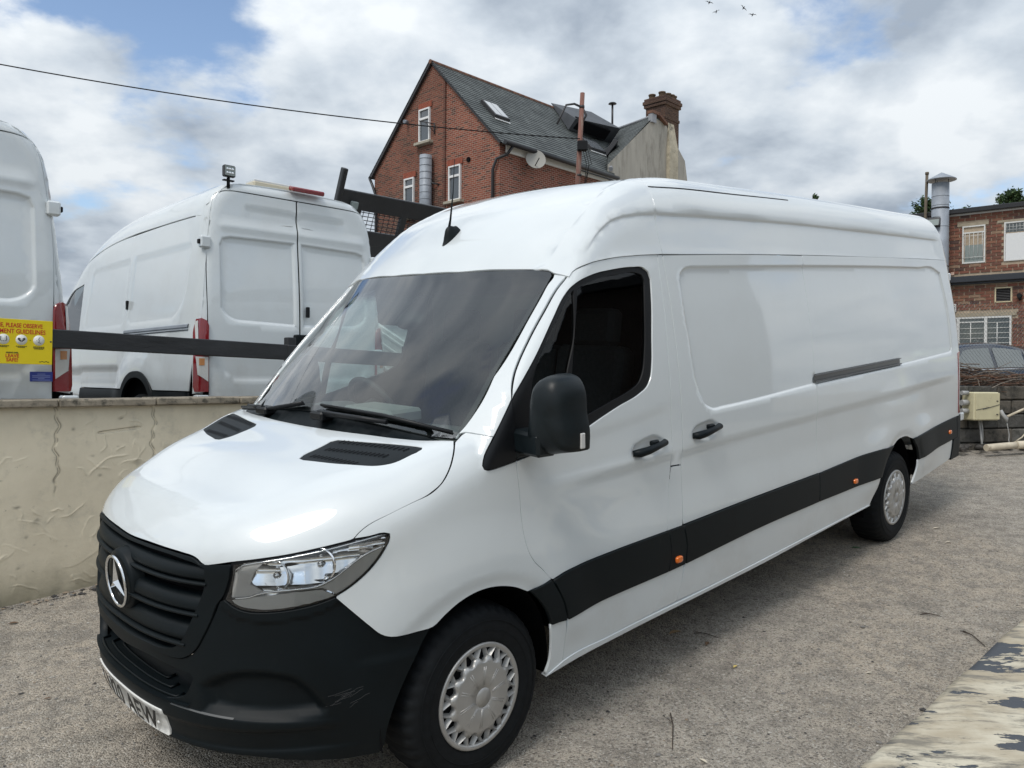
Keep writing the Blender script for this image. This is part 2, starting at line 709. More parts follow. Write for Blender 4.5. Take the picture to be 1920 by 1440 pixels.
# ------------------------------------------------------------------ outlines
def spline(poly, step=.03, corner=33.0, closed=True):
    """resample: smooth through gentle bends, keep sharp corners"""
    P = [np.array(p, float) for p in poly]
    n = len(P)

    def ang(i):
        a, b = P[i] - P[i - 1], P[(i + 1) % n] - P[i]
        c = np.dot(a, b) / (np.linalg.norm(a) * np.linalg.norm(b) + 1e-12)
        return math.degrees(math.acos(max(-1, min(1, c))))
    def uneven(i):
        a, b = np.linalg.norm(P[i] - P[i - 1]), np.linalg.norm(P[(i + 1) % n] - P[i])
        return max(a, b) > 3.5 * min(a, b) and max(a, b) > .12
    cor = [(ang(i) > corner) or (uneven(i) and ang(i) > 3.5) or (not closed and i in (0, n - 1)) for i in range(n)]
    out = []
    for i in range(n if closed else n - 1):
        p1, p2 = P[i], P[(i + 1) % n]
        p0 = P[i - 1] if not cor[i] else 2 * p1 - p2
        p3 = P[(i + 2) % n] if not cor[(i + 1) % n] else 2 * p2 - p1
        L = np.linalg.norm(p2 - p1)
        k = max(1, int(math.ceil(L / step)))
        d0, d2 = max(np.linalg.norm(p1 - p0), 1e-6), max(np.linalg.norm(p3 - p2), 1e-6)
        L = max(L, 1e-6)
        m1 = ((p1 - p0) / d0 * L + (p2 - p1) / L * d0) / (d0 + L) * L
        m2 = ((p2 - p1) / L * d2 + (p3 - p2) / d2 * L) / (d2 + L) * L
        for j in range(k):
            t = j / k
            t2, t3 = t * t, t * t * t
            out.append((2 * t3 - 3 * t2 + 1) * p1 + (t3 - 2 * t2 + t) * m1 + (3 * t2 - 2 * t3) * p2 + (t3 - t2) * m2)
    if not closed:
        out.append(P[-1])
    return np.array(out)


def area2(P):
    x, y = P[:, 0], P[:, 1]
    return np.sum(x * np.roll(y, -1) - np.roll(x, -1) * y)


def inset(P, d):
    """shrink a closed polygon by d (grow when negative)"""
    if abs(d) < 1e-9:
        return P
    s = 1.0 if area2(P) > 0 else -1.0
    e1 = P - np.roll(P, 1, 0)
    e2 = np.roll(P, -1, 0) - P
    n1 = np.stack([-e1[:, 1], e1[:, 0]], 1) / (np.linalg.norm(e1, axis=1, keepdims=True) + 1e-12)
    n2 = np.stack([-e2[:, 1], e2[:, 0]], 1) / (np.linalg.norm(e2, axis=1, keepdims=True) + 1e-12)
    m = n1 + n2
    m /= np.maximum(np.sum(m * m, 1, keepdims=True) / 2, .35)
    return P + s * d * m


def inside(P, q):
    r = np.zeros(len(q), bool)
    x, y = q[:, 0], q[:, 1]
    a, b = P, np.roll(P, -1, 0)
    for (x1, y1), (x2, y2) in zip(a, b):
        if y1 == y2:
            continue
        c = ((y1 > y) != (y2 > y)) & (x < (x2 - x1) * (y - y1) / (y2 - y1) + x1)
        r ^= c
    return r


def dist(P, q, closed=True):
    d = np.full(len(q), 1e9)
    m = len(P)
    for i in range(m if closed else m - 1):
        a, b = P[i], P[(i + 1) % m]
        ab = b - a
        t = np.clip(((q - a) @ ab) / (ab @ ab + 1e-12), 0, 1)
        d = np.minimum(d, np.linalg.norm(q - a - t[:, None] * ab, axis=1))
    return d


def sdist(P, q):
    """signed distance, negative inside"""
    d = dist(P, q)
    return np.where(inside(P, q), -d, d)


def fill(outer, holes, h, lines=()):
    """constrained triangulation of a polygon with holes and an even scatter of inner points"""
    lo, hi = outer.min(0), outer.max(0)
    xs = np.arange(lo[0], hi[0] + h, h)
    ys = np.arange(lo[1], hi[1] + h, h * .866)
    g = np.array([(x + (h / 2 if j % 2 else 0), y) for j, y in enumerate(ys) for x in xs])
    loops = [outer] + list(holes)
    ok = inside(outer, g)
    g = g[ok]
    for H in holes:
        if len(g):
            g = g[~inside(H, g)]
    for Lp in loops:
        if len(g):
            g = g[dist(Lp, g) > .55 * h]
    for Ln in lines:
        if len(g):
            g = g[dist(Ln, g, False) > .5 * h]
    pts, edges = [], []
    for Lp in loops:
        b = len(pts)
        pts += [tuple(p) for p in Lp]
        edges += [(b + i, b + (i + 1) % len(Lp)) for i in range(len(Lp))]
    for Ln in lines:
        Ln = Ln[inside(outer, Ln) & (dist(outer, Ln) > .004)]
        if len(Ln) > 1:
            b = len(pts)
            pts += [tuple(p) for p in Ln]
            edges += [(b + i, b + i + 1) for i in range(len(Ln) - 1) if np.linalg.norm(Ln[i + 1] - Ln[i]) < .12]
    pts += [tuple(p) for p in g]
    v, _, f, _, _, _ = delaunay_2d_cdt([Vector(p) for p in pts], edges, [], 0, 1e-6)
    v = np.array([(p.x, p.y) for p in v])
    f = np.array([t for t in f if len(t) == 3])
    c = v[f].mean(1)
    keep = inside(outer, c)
    for H in holes:
        keep &= ~inside(H, c)
    return v, f[keep]


def edge_loops(f):
    cnt = {}
    for t in f:
        for i in range(3):
            a, b = int(t[i]), int(t[(i + 1) % 3])
            cnt[(a, b)] = cnt.get((a, b), 0) + 1
    return [e for e in cnt if (e[1], e[0]) not in cnt]


def skin_mesh(name, v3, n3, f, thick, mat, parent, mirror=False, rim_out=False):
    """surface triangles plus a rim folded inwards; exact surface normals"""
    nv = len(v3)
    c = np.cross(v3[f[:, 1]] - v3[f[:, 0]], v3[f[:, 2]] - v3[f[:, 0]])
    flip = np.sum(c * n3[f[:, 0]], 1) < 0
    f = np.where(flip[:, None], f[:, ::-1], f)
    V, N, Fc = [v3], [n3], [f]
    if thick:
        E = np.array(edge_loops(f))
        if len(E):
            ids = np.unique(E)
            mp = -np.ones(nv, int)
            mp[ids] = np.arange(len(ids))
            top = v3[ids]
            dn = top - n3[ids] * thick
            ed = v3[E[:, 1]] - v3[E[:, 0]]
            en = np.cross(ed, n3[E[:, 0]])
            acc = np.zeros((len(ids), 3))
            np.add.at(acc, mp[E[:, 0]], en)
            np.add.at(acc, mp[E[:, 1]], en)
            acc /= np.linalg.norm(acc, axis=1, keepdims=True) + 1e-12
            rnd = acc * .75 + n3[ids] * .66                      # rolled edge catches light
            rnd /= np.linalg.norm(rnd, axis=1, keepdims=True) + 1e-12
            b = nv
            m = len(ids)
            V += [top, dn]
            N += [rnd, acc]
            i0, i1 = mp[E[:, 0]], mp[E[:, 1]]
            Fc += [np.stack([b + i0, b + m + i0, b + i1], 1), np.stack([b + i1, b + m + i0, b + m + i1], 1)]
    V, N, Fc = np.concatenate(V), np.concatenate(N), np.concatenate(Fc)
    if mirror:
        V = V * [1, -1, 1]
        N = N * [1, -1, 1]
        Fc = Fc[:, ::-1]
    me = bpy.data.meshes.new(name)
    me.vertices.add(len(V))
    me.vertices.foreach_set('co', V.astype(np.float32).ravel())
    me.loops.add(len(Fc) * 3)
    me.loops.foreach_set('vertex_index', Fc.astype(np.int32).ravel())
    me.polygons.add(len(Fc))
    me.polygons.foreach_set('loop_start', np.arange(len(Fc), dtype=np.int32) * 3)
    me.polygons.foreach_set('use_smooth', np.ones(len(Fc), bool))
    me.update(calc_edges=True)
    me.validate()
    if len(me.vertices) == len(N):
        me.normals_split_custom_set_from_vertices([tuple(x) for x in N])
    me.materials.append(mat)
    o = bpy.data.objects.new(name, me)
    o.shadow_terminator_geometry_offset = 1.0
    return link(o, parent)


def panel(name, sk, outline, mat, parent, holes=(), h=.03, gap=.0022, off=0.0, thick=.014, both=True, lines=(), step=None,
          corner=33.0, raw=False, relief2=None):
    """one body panel cut from a skin; both=True also builds its twin on the other flank"""
    step = step or h
    out = np.array(outline, float) if raw else spline(outline, step, corner)
    out = inset(out, gap)
    hl = [inset(np.array(H, float) if raw else spline(H, step, corner), -gap) for H in holes]
    v, f = fill(out, hl, h, lines)
    p, n = sk.at(v[:, 0], v[:, 1], off)
    if relief2 is not None:
        p = p + n * relief2(v)[:, None]
    r = [skin_mesh(name, p, n, f, thick, mat, parent)]
    if both:
        r.append(skin_mesh(name, p, n, f, thick, mat, parent, mirror=True))
    return r


def mirror_s(poly):
    return [(-.6416 - a, b) for a, b in poly]


# ================================================================== GROUND AND BUILDINGS
def yard_z(x, y):
    return .254 + .0254 * (x + 1.511) + .0929 * (y - 3.192)


def ground_mat(name, base, dark, light, scale=1.0, tan=(.30, .25, .19)):
    m, n, l, b = new_mat(name)
    b.inputs['Roughness'].default_value = .92
    b.inputs['Specular IOR Level'].default_value = .25
    tc = n.new('ShaderNodeTexCoord')

    def noise(s, d, r=.6):
        t = n.new('ShaderNodeTexNoise')
        t.inputs['Scale'].default_value = s * scale
        t.inputs['Detail'].default_value = d
        t.inputs['Roughness'].default_value = r
        l.new(tc.outputs['Object'], t.inputs['Vector'])
        return t.outputs['Fac']

    def ramp(src, a, b_):
        r = n.new('ShaderNodeMapRange')
        r.interpolation_type = 'SMOOTHSTEP'
        r.inputs['From Min'].default_value = a
        r.inputs['From Max'].default_value = b_
        l.new(src, r.inputs['Value'])
        return r.outputs[0]

    def mix(f, a, b_):
        x = n.new('ShaderNodeMix')
        x.data_type = 'RGBA'
        l.new(f, x.inputs['Factor'])
        for s, k in ((a, 'A'), (b_, 'B')):
            if isinstance(s, tuple):
                x.inputs[k].default_value = (*s, 1)
            else:
                l.new(s, x.inputs[k])
        return x.outputs['Result']
    vo = n.new('ShaderNodeTexVoronoi')
    vo.inputs['Scale'].default_value = 105 * scale
    l.new(tc.outputs['Object'], vo.inputs['Vector'])
    vo2 = n.new('ShaderNodeTexVoronoi')
    vo2.inputs['Scale'].default_value = 230 * scale
    l.new(tc.outputs['Object'], vo2.inputs['Vector'])
    sp = n.new('ShaderNodeSeparateColor')
    l.new(vo.outputs['Color'], sp.inputs[0])
    sp2 = n.new('ShaderNodeSeparateColor')
    l.new(vo2.outputs['Color'], sp2.inputs[0])
    c = mix(ramp(noise(.55, 6), .38, .66), base, tan)
    c = mix(ramp(noise(1.7, 5), .50, .72), c, tuple(x * .62 for x in base))
    c = mix(ramp(noise(9, 8, .75), .40, .66), c, tuple(x * .66 for x in base))
    c = mix(_math(n, l, 'MULTIPLY', ramp(noise(3.1, 8, .72), .52, .66), .6), c, tuple(x * .50 for x in base))
    c = mix(_math(n, l, 'MULTIPLY', ramp(sp.outputs[0], .70, .92), .62), c, dark)
    c = mix(_math(n, l, 'MULTIPLY', ramp(sp.outputs[1], .93, .97), .55), c, light)
    c = mix(_math(n, l, 'MULTIPLY', ramp(sp2.outputs[0], .78, .88), .6), c, dark)
    c = mix(_math(n, l, 'MULTIPLY', ramp(sp2.outputs[1], .955, .98), .5), c, light)
    l.new(c, b.inputs['Base Color'])
    h = _math(n, l, 'ADD', _math(n, l, 'MULTIPLY', vo.outputs['Distance'], -1.0), _math(n, l, 'MULTIPLY', vo2.outputs['Distance'], -.35))
    h = _math(n, l, 'ADD', h, _math(n, l, 'MULTIPLY', noise(22, 5), .8))
    bp = n.new('ShaderNodeBump')
    bp.inputs['Strength'].default_value = .9
    bp.inputs['Distance'].default_value = .012
    l.new(h, bp.inputs['Height'])
    l.new(bp.outputs[0], b.inputs['Normal'])
    MATS[name] = m
    return m


GROUND = ground_mat('worn_tarmac', (.49, .445, .38), (.125, .113, .097), (.66, .63, .57), tan=(.55, .475, .38))
UPPER = ground_mat('upper_tarmac', (.12, .115, .11), (.05, .05, .05), (.3, .3, .3))


def grid_sheet(name, xs, ys, zf, mat, kind='structure'):
    vs = [(x, y, zf(x, y)) for y in ys for x in xs]
    w = len(xs)
    fs = [(j * w + i, j * w + i + 1, (j + 1) * w + i + 1, (j + 1) * w + i) for j in range(len(ys) - 1) for i in range(w - 1)]
    o = mesh_obj(name, vs, fs, mat, smooth=True)
    return tag(o, kind=kind)


def _gz(x, y):
    z = yard_z(max(-30, min(30, x)), max(-3, min(10.2, y)))
    z = max(-.45, min(1.12, z))
    d = math.hypot(x, y - 5)
    if d < 14:
        z += .010 * sin(x * 2.1 + y * 1.3) * sin(y * 1.7 - x * .8) * min(1, max(0, (14 - d) / 6))
    return z


xs = sorted(set([round(-12 + .25 * i, 3) for i in range(97)] + [-600, -300, -120, -60, -30, -18, 18, 30, 60, 120, 300, 600]))
ys = sorted(set([round(-4 + .25 * i, 3) for i in range(81)] + [-600, -300, -100, -40, -12, 20, 30, 60, 120, 300, 700]))
grid_sheet('ground', xs, ys, _gz, GROUND)

# frame of the retaining wall: origin at its foot, along = direction away from the viewer
WA = Vector((.69, .724, 0)).normalized()
WN = Vector((-WA.y, WA.x, 0))                                   # towards the upper yard
W0 = Vector((-3.289, 5.207, .396))


def wall_pt(t, d, z):
    return W0 + WA * t + WN * d + Vector((0, 0, z))


def stucco_mat():
    m, n, l, b = new_mat('cream_render')
    b.inputs['Roughness'].default_value = .9
    b.inputs['Specular IOR Level'].default_value = .2
    tc = n.new('ShaderNodeTexCoord')

    def noise(s, d, r=.6, w=0.0, off=0):
        t = n.new('ShaderNodeTexNoise')
        t.inputs['Scale'].default_value = s
        t.inputs['Detail'].default_value = d
        t.inputs['Roughness'].default_value = r
        t.inputs['Distortion'].default_value = w
        mp = n.new('ShaderNodeMapping')
        mp.inputs['Location'].default_value = (off, off * .7, off * .3)
        l.new(tc.outputs['Object'], mp.inputs[0])
        l.new(mp.outputs[0], t.inputs['Vector'])
        return t.outputs['Fac']

    def ramp(src, a, b_, lo=0., hi=1.):
        r = n.new('ShaderNodeMapRange')
        r.interpolation_type = 'SMOOTHSTEP'
        r.inputs['From Min'].default_value = a
        r.inputs['From Max'].default_value = b_
        r.inputs['To Min'].default_value = lo
        r.inputs['To Max'].default_value = hi
        l.new(src, r.inputs['Value'])
        return r.outputs[0]

    def mix(f, a, b_):
        x = n.new('ShaderNodeMix')
        x.data_type = 'RGBA'
        l.new(f, x.inputs['Factor'])
        for s, k in ((a, 'A'), (b_, 'B')):
            if isinstance(s, tuple):
                x.inputs[k].default_value = (*s, 1)
            else:
                l.new(s, x.inputs[k])
        return x.outputs['Result']
    sp = n.new('ShaderNodeSeparateXYZ')
    l.new(tc.outputs['Object'], sp.inputs[0])
    c = mix(ramp(noise(1.6, 6), .35, .7), (.78, .70, .54), (.68, .605, .46))
    c = mix(ramp(noise(5, 7, .7), .50, .75), c, (.56, .51, .40))
    c = mix(_math(n, l, 'MULTIPLY', ramp(noise(14, 8, .75, .4), .62, .72), .7), c, (.12, .11, .085))
    # moss and splash dirt near the foot, runs below the coping
    foot = ramp(_math(n, l, 'ADD', sp.outputs['Z'], _math(n, l, 'MULTIPLY', noise(4, 6), .35)), .50, .12)
    c = mix(_math(n, l, 'MULTIPLY', foot, .75), c, (.17, .155, .10))
    topr = ramp(_math(n, l, 'SUBTRACT', sp.outputs['Z'], _math(n, l, 'MULTIPLY', noise(6, 6), .25)), .95, 1.22)
    c = mix(_math(n, l, 'MULTIPLY', topr, .30), c, (.27, .25, .19))
    at_ = n.new('ShaderNodeAttribute')
    at_.attribute_name = 'wear'
    c = mix(_math(n, l, 'MULTIPLY', at_.outputs['Fac'], .9), c, (.055, .052, .042))
    l.new(c, b.inputs['Base Color'])
    h = _math(n, l, 'ADD', _math(n, l, 'MULTIPLY', noise(38, 5), .10), _math(n, l, 'MULTIPLY', noise(7, 4), .5))
    bp = n.new('ShaderNodeBump')
    bp.inputs['Strength'].default_value = .8
    bp.inputs['Distance'].default_value = .012
    l.new(h, bp.inputs['Height'])
    l.new(bp.outputs[0], b.inputs['Normal'])
    MATS['cream_render'] = m
    return m


STUCCO = stucco_mat()
COPING = pbr('coping_concrete', (.30, .26, .20), .9, noise=.3, nscale=9, bump=.6, bscale=70, bdist=.006, dirt=(.07, .065, .05), dscale=11, dlow=.48, dhigh=.68)
WALLM = Matrix(((WA.x, WN.x, 0, W0.x), (WA.y, WN.y, 0, W0.y), (0, 0, 1, W0.z), (0, 0, 0, 1)))
wall = thing('retaining_wall', 'cream rendered retaining wall with cracked plaster and stone coping beside the white van', 'wall')
wall.matrix_world = WALLM
# rendered face: trowel sweeps are real ridges on a fine sheet
TX0, TX1, TZ0, TZ1 = -.75, 1.75, -.35, 1.285
nx, nz = 500, 327
gx, gz = np.meshgrid(np.linspace(TX0, TX1, nx), np.linspace(TZ0, TZ1, nz))
hgt = np.zeros_like(gx)
rs = np.random.RandomState(5)
for k in range(150):
    cx, cz = rs.uniform(TX0, TX1), rs.uniform(TZ0 + .2, TZ1)
    R = rs.uniform(.05, .22)
    a0, sp_ = rs.uniform(0, 2 * pi), rs.uniform(.5, 1.7)
    ex = rs.uniform(.6, 1.6)
    dx, dz = (gx - cx) / ex, (gz - cz)
    rr = np.hypot(dx, dz)
    an = (np.arctan2(dz, dx) - a0) % (2 * pi)
    arc = sstep(0, .25, an) * sstep(sp_, sp_ - .3, an)
    d = rr - R
    d = d + .004 * np.sin(an * 9 + k)
    hgt += rs.uniform(.0012, .0045) * arc * np.exp(-(d / rs.uniform(.0025, .0055)) ** 2)
    hgt += rs.uniform(.0003, .0018) * arc * sstep(-.07, 0, d) * sstep(.003, -.003, d)
for xc_ in (.33, .975):                                          # cracks down from the coping joints
    cr = xc_ + .012 * np.sin(gz * 23) + .008 * np.sin(gz * 61)
    dep = sstep(.55 if xc_ < .5 else .72, 1.0, gz)
    hgt -= .011 * np.exp(-((gx - cr) / .006) ** 2) * dep
hgt -= .016 * np.exp(-((gz - (1.103 + .10 * (gx - .62))) / .007) ** 2) * sstep(.58, .62, gx) * sstep(.90, .86, gx)
vs = np.stack([gx, -hgt, gz], -1).reshape(-1, 3)
fs = [(j * nx + i, j * nx + i + 1, (j + 1) * nx + i + 1, (j + 1) * nx + i) for j in range(nz - 1) for i in range(nx - 1)]
rf = mesh_obj('render_face', vs, fs, STUCCO, wall, smooth=True)
wear = np.zeros_like(gx)
nzz = rs.rand(nz // 6 + 3, nx // 6 + 3)
jj, ii = np.meshgrid(np.arange(nx) / 6.0, np.arange(nz) / 6.0)
j0, i0 = jj.astype(int), ii.astype(int)
fj, fi = jj - j0, ii - i0
brk = (nzz[i0, j0] * (1 - fj) + nzz[i0, j0 + 1] * fj) * (1 - fi) + (nzz[i0 + 1, j0] * (1 - fj) + nzz[i0 + 1, j0 + 1] * fj) * fi
for xc_, zlo in ((.33, .62), (.975, .72)):
    cr = xc_ + .012 * np.sin(gz * 23) + .008 * np.sin(gz * 61)
    wear = np.maximum(wear, np.exp(-((gx - cr) / .010) ** 2) * sstep(zlo, zlo + .3, gz) * sstep(.30, .55, brk))
wear = np.maximum(wear, np.exp(-((gz - (1.103 + .10 * (gx - .62))) / .009) ** 2) * sstep(.58, .62, gx) * sstep(.90, .84, gx) * (1.25 - .5 * brk))
for k in range(60):                                              # chips and dirt caught in the plaster
    cx, cz, R = rs.uniform(TX0, TX1), rs.uniform(.1, 1.25), rs.uniform(.006, .03)
    wear = np.maximum(wear, rs.uniform(.3, .9) * np.exp(-(((gx - cx) / R) ** 2 + ((gz - cz) / (R * rs.uniform(.3, 1))) ** 2)) * sstep(.45, .62, brk))
wa = rf.data.attributes.new('wear', 'FLOAT', 'POINT')
wa.data.foreach_set('value', np.clip(wear, 0, 1).astype(np.float32).ravel())
m = MB()
m.box((2.4, .118, .47), (5.6, .112, .813))
m.build('wall_core', STUCCO, wall)
t0 = -3.2
for t1 in (-2.27, -1.62, -.97, -.32, .33, .98, 1.63, 2.28, 2.93, 3.58, 4.23, 4.88, 5.53, 6.2):
    m = MB()
    m.bbox(((t0 + t1) / 2, +.105 + RND.uniform(-.003, .003), 1.314 + RND.uniform(-.002, .002)), ((t1 - t0) / 2 - .004, .148, .0265), .008)
    m.build('coping_stone', COPING, wall)
    t0 = t1

# upper yard behind the wall
UZ = 1.005
uy = [wall_pt(t, d, 0) for t, d in ((-14, .22), (26, .22), (26, 60), (-14, 60))]
up = mesh_obj('upper_yard', [(p.x, p.y, UZ) for p in uy] + [(p.x, p.y, -.6) for p in uy],
              [(0, 1, 2, 3), (0, 4, 5, 1), (1, 5, 6, 2), (2, 6, 7, 3), (3, 7, 4, 0)], UPPER)
tag(up, kind='structure')

# ------------------------------------------------------------------ brick materials


def brick_mat(name, red, red2, mortar, bw=.225, bh=.075, darkband=None, axis='XZ', soot=.0, msize=.010):
    m, n, l, b = new_mat(name)
    b.inputs['Roughness'].default_value = .88
    b.inputs['Specular IOR Level'].default_value = .2
    tc = n.new('ShaderNodeTexCoord')
    sp = n.new('ShaderNodeSeparateXYZ')
    l.new(tc.outputs['Object'], sp.inputs[0])
    cb = n.new('ShaderNodeCombineXYZ')
    l.new(sp.outputs['X' if axis == 'XZ' else 'Y'], cb.inputs[0])
    l.new(sp.outputs['Z'], cb.inputs[1])
    br = n.new('ShaderNodeTexBrick')
    br.inputs['Scale'].default_value = 1.0
    br.inputs['Mortar Size'].default_value = msize
    br.inputs['Mortar Smooth'].default_value = .15
    br.inputs['Brick Width'].default_value = bw
    br.inputs['Row Height'].default_value = bh
    br.inputs['Color1'].default_value = (*red, 1)
    br.inputs['Color2'].default_value = (*red2, 1)
    br.inputs['Mortar'].default_value = (*mortar, 1)
    l.new(cb.outputs[0], br.inputs['Vector'])
    # burnt headers scattered in patches
    ns = n.new('ShaderNodeTexNoise')
    ns.inputs['Scale'].default_value = .8
    ns.inputs['Detail'].default_value = 6
    l.new(tc.outputs['Object'], ns.inputs['Vector'])
    sn = n.new('ShaderNodeVectorMath')
    sn.operation = 'SNAP'
    sn.inputs[1].default_value = (bw, bh, 1)
    l.new(cb.outputs[0], sn.inputs[0])
    wn_ = n.new('ShaderNodeTexWhiteNoise')
    l.new(sn.outputs[0], wn_.inputs['Vector'])
    src = wn_.outputs['Value']
    if darkband:
        mr = n.new('ShaderNodeMapRange')
        mr.inputs['From Min'].default_value = darkband[0]
        mr.inputs['From Max'].default_value = darkband[1]
        mr.inputs['To Min'].default_value = .55
        mr.inputs['To Max'].default_value = 0.0
        l.new(sp.outputs['Z'], mr.inputs['Value'])
        src = _math(n, l, 'ADD', src, mr.outputs[0])
    f = n.new('ShaderNodeMapRange')
    f.interpolation_type = 'SMOOTHSTEP'
    f.inputs['From Min'].default_value = .78
    f.inputs['From Max'].default_value = .92
    l.new(src, f.inputs['Value'])
    notm = _math(n, l, 'SUBTRACT', 1.0, br.outputs['Fac'])
    mx = n.new('ShaderNodeMix')
    mx.data_type = 'RGBA'
    l.new(_math(n, l, 'MULTIPLY', _math(n, l, 'MULTIPLY', f.outputs[0], notm), .75), mx.inputs['Factor'])
    l.new(br.outputs['Color'], mx.inputs['A'])
    mx.inputs['B'].default_value = (.07, .045, .04, 1)
    mr = n.new('ShaderNodeMapRange')
    mr.inputs['From Min'].default_value = .3
    mr.inputs['From Max'].default_value = .75
    mr.inputs['To Min'].default_value = 1.12
    mr.inputs['To Max'].default_value = .78 - soot
    l.new(ns.outputs['Fac'], mr.inputs['Value'])
    vm = n.new('ShaderNodeVectorMath')
    vm.operation = 'SCALE'
    l.new(mx.outputs['Result'], vm.inputs[0])
    l.new(mr.outputs[0], vm.inputs['Scale'])
    l.new(vm.outputs[0], b.inputs['Base Color'])
    bp = n.new('ShaderNodeBump')
    bp.inputs['Strength'].default_value = 1.0
    bp.inputs['Distance'].default_value = .012
    l.new(notm, bp.inputs['Height'])
    l.new(bp.outputs[0], b.inputs['Normal'])
    MATS[name] = m
    return m


REDB = brick_mat('red_brick_side', (.28, .088, .058), (.20, .066, .046), (.38, .28, .22))
STACKB = brick_mat('sooty_brick', (.15, .085, .06), (.10, .06, .05), (.20, .15, .11), soot=.2)
STACKY = brick_mat('sooty_brick_end', (.13, .075, .055), (.09, .055, .045), (.18, .13, .10), axis='YZ', soot=.2)
SLATE = pbr('roof_slate', (.105, .108, .115), .75, noise=.30, nscale=3.0, dirt=(.15, .145, .13), dscale=5, dlow=.55, dhigh=.8)
RENDER = pbr('grey_render', (.40, .375, .325), .9, noise=.16, nscale=1.2, bump=.3, bscale=20, bdist=.02, dirt=(.22, .205, .175), dscale=1.1, dlow=.46, dhigh=.72, stretch=(1.6, 1.6, .45))
UPVC = pbr('white_upvc', (.78, .78, .77), .35)
HGLASS = pbr('house_glass', (.05, .06, .07), .04, spec=.9, coat=1.0)
LEAD = pbr('lead_flashing', (.30, .31, .33), .6)
GUTTER = pbr('black_gutter', (.018, .018, .02), .4)
STONE = pbr('stone_sill', (.38, .35, .28), .9, noise=.2, nscale=6)
TIMBERP = pbr('painted_fascia', (.70, .70, .66), .6)
RIDGE = pbr('ridge_tile', (.17, .085, .055), .8, noise=.3, nscale=3)
GALV = pbr('galvanised', (.30, .33, .37), .55, metal=.25, noise=.2, nscale=4)
SKYLIGHT = pbr('roof_glass', (.22, .24, .26), .08, spec=1.0, coat=1.0)
CLAY = pbr('chimney_clay', (.14, .095, .06), .8, noise=.3, nscale=8)
DARKMET = pbr('dark_metal', (.045, .045, .048), .5, metal=.3)

# ------------------------------------------------------------------ red brick house behind the yard
HOUSE = thing('brick_house', 'tall red brick house with steep grey slate roof and brick chimney behind the vans', 'house')
HX, HY = Vector((.686, .728, 0)).normalized(), Vector((-.728, .686, 0)).normalized()
HM = Matrix(((HX.x, HY.x, 0, -.48), (HX.y, HY.y, 0, 28.0), (0, 0, 1, 0), (0, 0, 0, 1)))
HOUSE.matrix_world = HM                                          # x along the side wall (away), y along the gable (to the left), z up
GWd, EAV, APX, RL = 6.98, 10.05, 13.62, 11.5
mid = GWd / 2


def house_poly(name, pts, mat, th=None):
    m = MB()
    if th:
        m.prism(pts, None, None, th)
    else:
        m.quad(*pts)
    return m.build(name, mat, HOUSE)


# gable: right half and left half are different brickwork, split at the old party line y=2.82
ge = [(0, 0, 0), (0, 0, EAV - .12), (0, 2.82, 12.80), (0, 2.82, 0)]
gable_r = house_poly('wall', [(0, 0, 0), (0, 2.80, 0), (0, 2.80, 12.83), (0, 0, EAV)], brick_mat('red_brick_gable_y', (.30, .098, .062), (.22, .072, .050), (.38, .28, .22), axis='YZ'))
gable_l = house_poly('wall', [(-.05, 2.80, 0), (-.05, GWd, 0), (-.05, GWd, EAV), (-.05, mid, APX), (-.05, 2.80, 12.83)],
                     brick_mat('old_brick_gable', (.245, .088, .060), (.165, .062, .047), (.26, .19, .14), axis='YZ', darkband=(8.6, 10.2)))
m = MB()
m.box((-.028, 2.80, 6.4), (.03, .05, 6.40))
m.build('brick_pier', brick_mat('pier_brick', (.17, .065, .05), (.12, .05, .042), (.2, .14, .1), axis='YZ'), HOUSE)
side = house_poly('wall', [(0, 0, 0), (6.15, 0, 0), (6.15, 0, EAV - .05), (0, 0, EAV - .05)], REDB)
wingw = house_poly('wing_wall', [(6.15, -.04, 0), (12.25, -.04, 0), (12.25, -.04, 10.6), (11.95, -.04, 11.75), (10.3, -.04, 13.05), (9.45, -.04, 13.12), (6.15, -.04, 10.45)], RENDER)
house_poly('wall', [(0, GWd, 0), (0, GWd, EAV), (11.5, GWd, EAV), (11.5, GWd, 0)], REDB)
house_poly('wall', [(12.25, -.04, 0), (12.25, GWd, 0), (12.25, GWd, 10.6), (12.25, -.04, 10.6)], RENDER)


# roof: slate courses laid as overlapping strips
def slate_slope(name, e0, e1, r0, r1, courses, under=.03):
    """e0-e1 eave line, r0-r1 ridge line"""
    e0, e1, r0, r1 = map(Vector, (e0, e1, r0, r1))
    nrm = (e1 - e0).cross(r0 - e0).normalized()
    if nrm.z < 0:
        nrm = -nrm
    m = MB()
    rs = np.random.RandomState(3)
    for k in range(courses):
        a, b = k / courses, min(1.0, (k + 1.25) / courses)
        lo0, lo1, hi0, hi1 = e0.lerp(r0, a), e1.lerp(r1, a), e0.lerp(r0, b), e1.lerp(r1, b)
        m.quad(lo0 + nrm * .028, lo1 + nrm * .028, hi1 + nrm * .004, hi0 + nrm * .004)
        m.quad(lo0 - nrm * .01, lo1 - nrm * .01, lo1 + nrm * .028, lo0 + nrm * .028)
    o = m.build(name, slate_tex(), HOUSE)
    return o


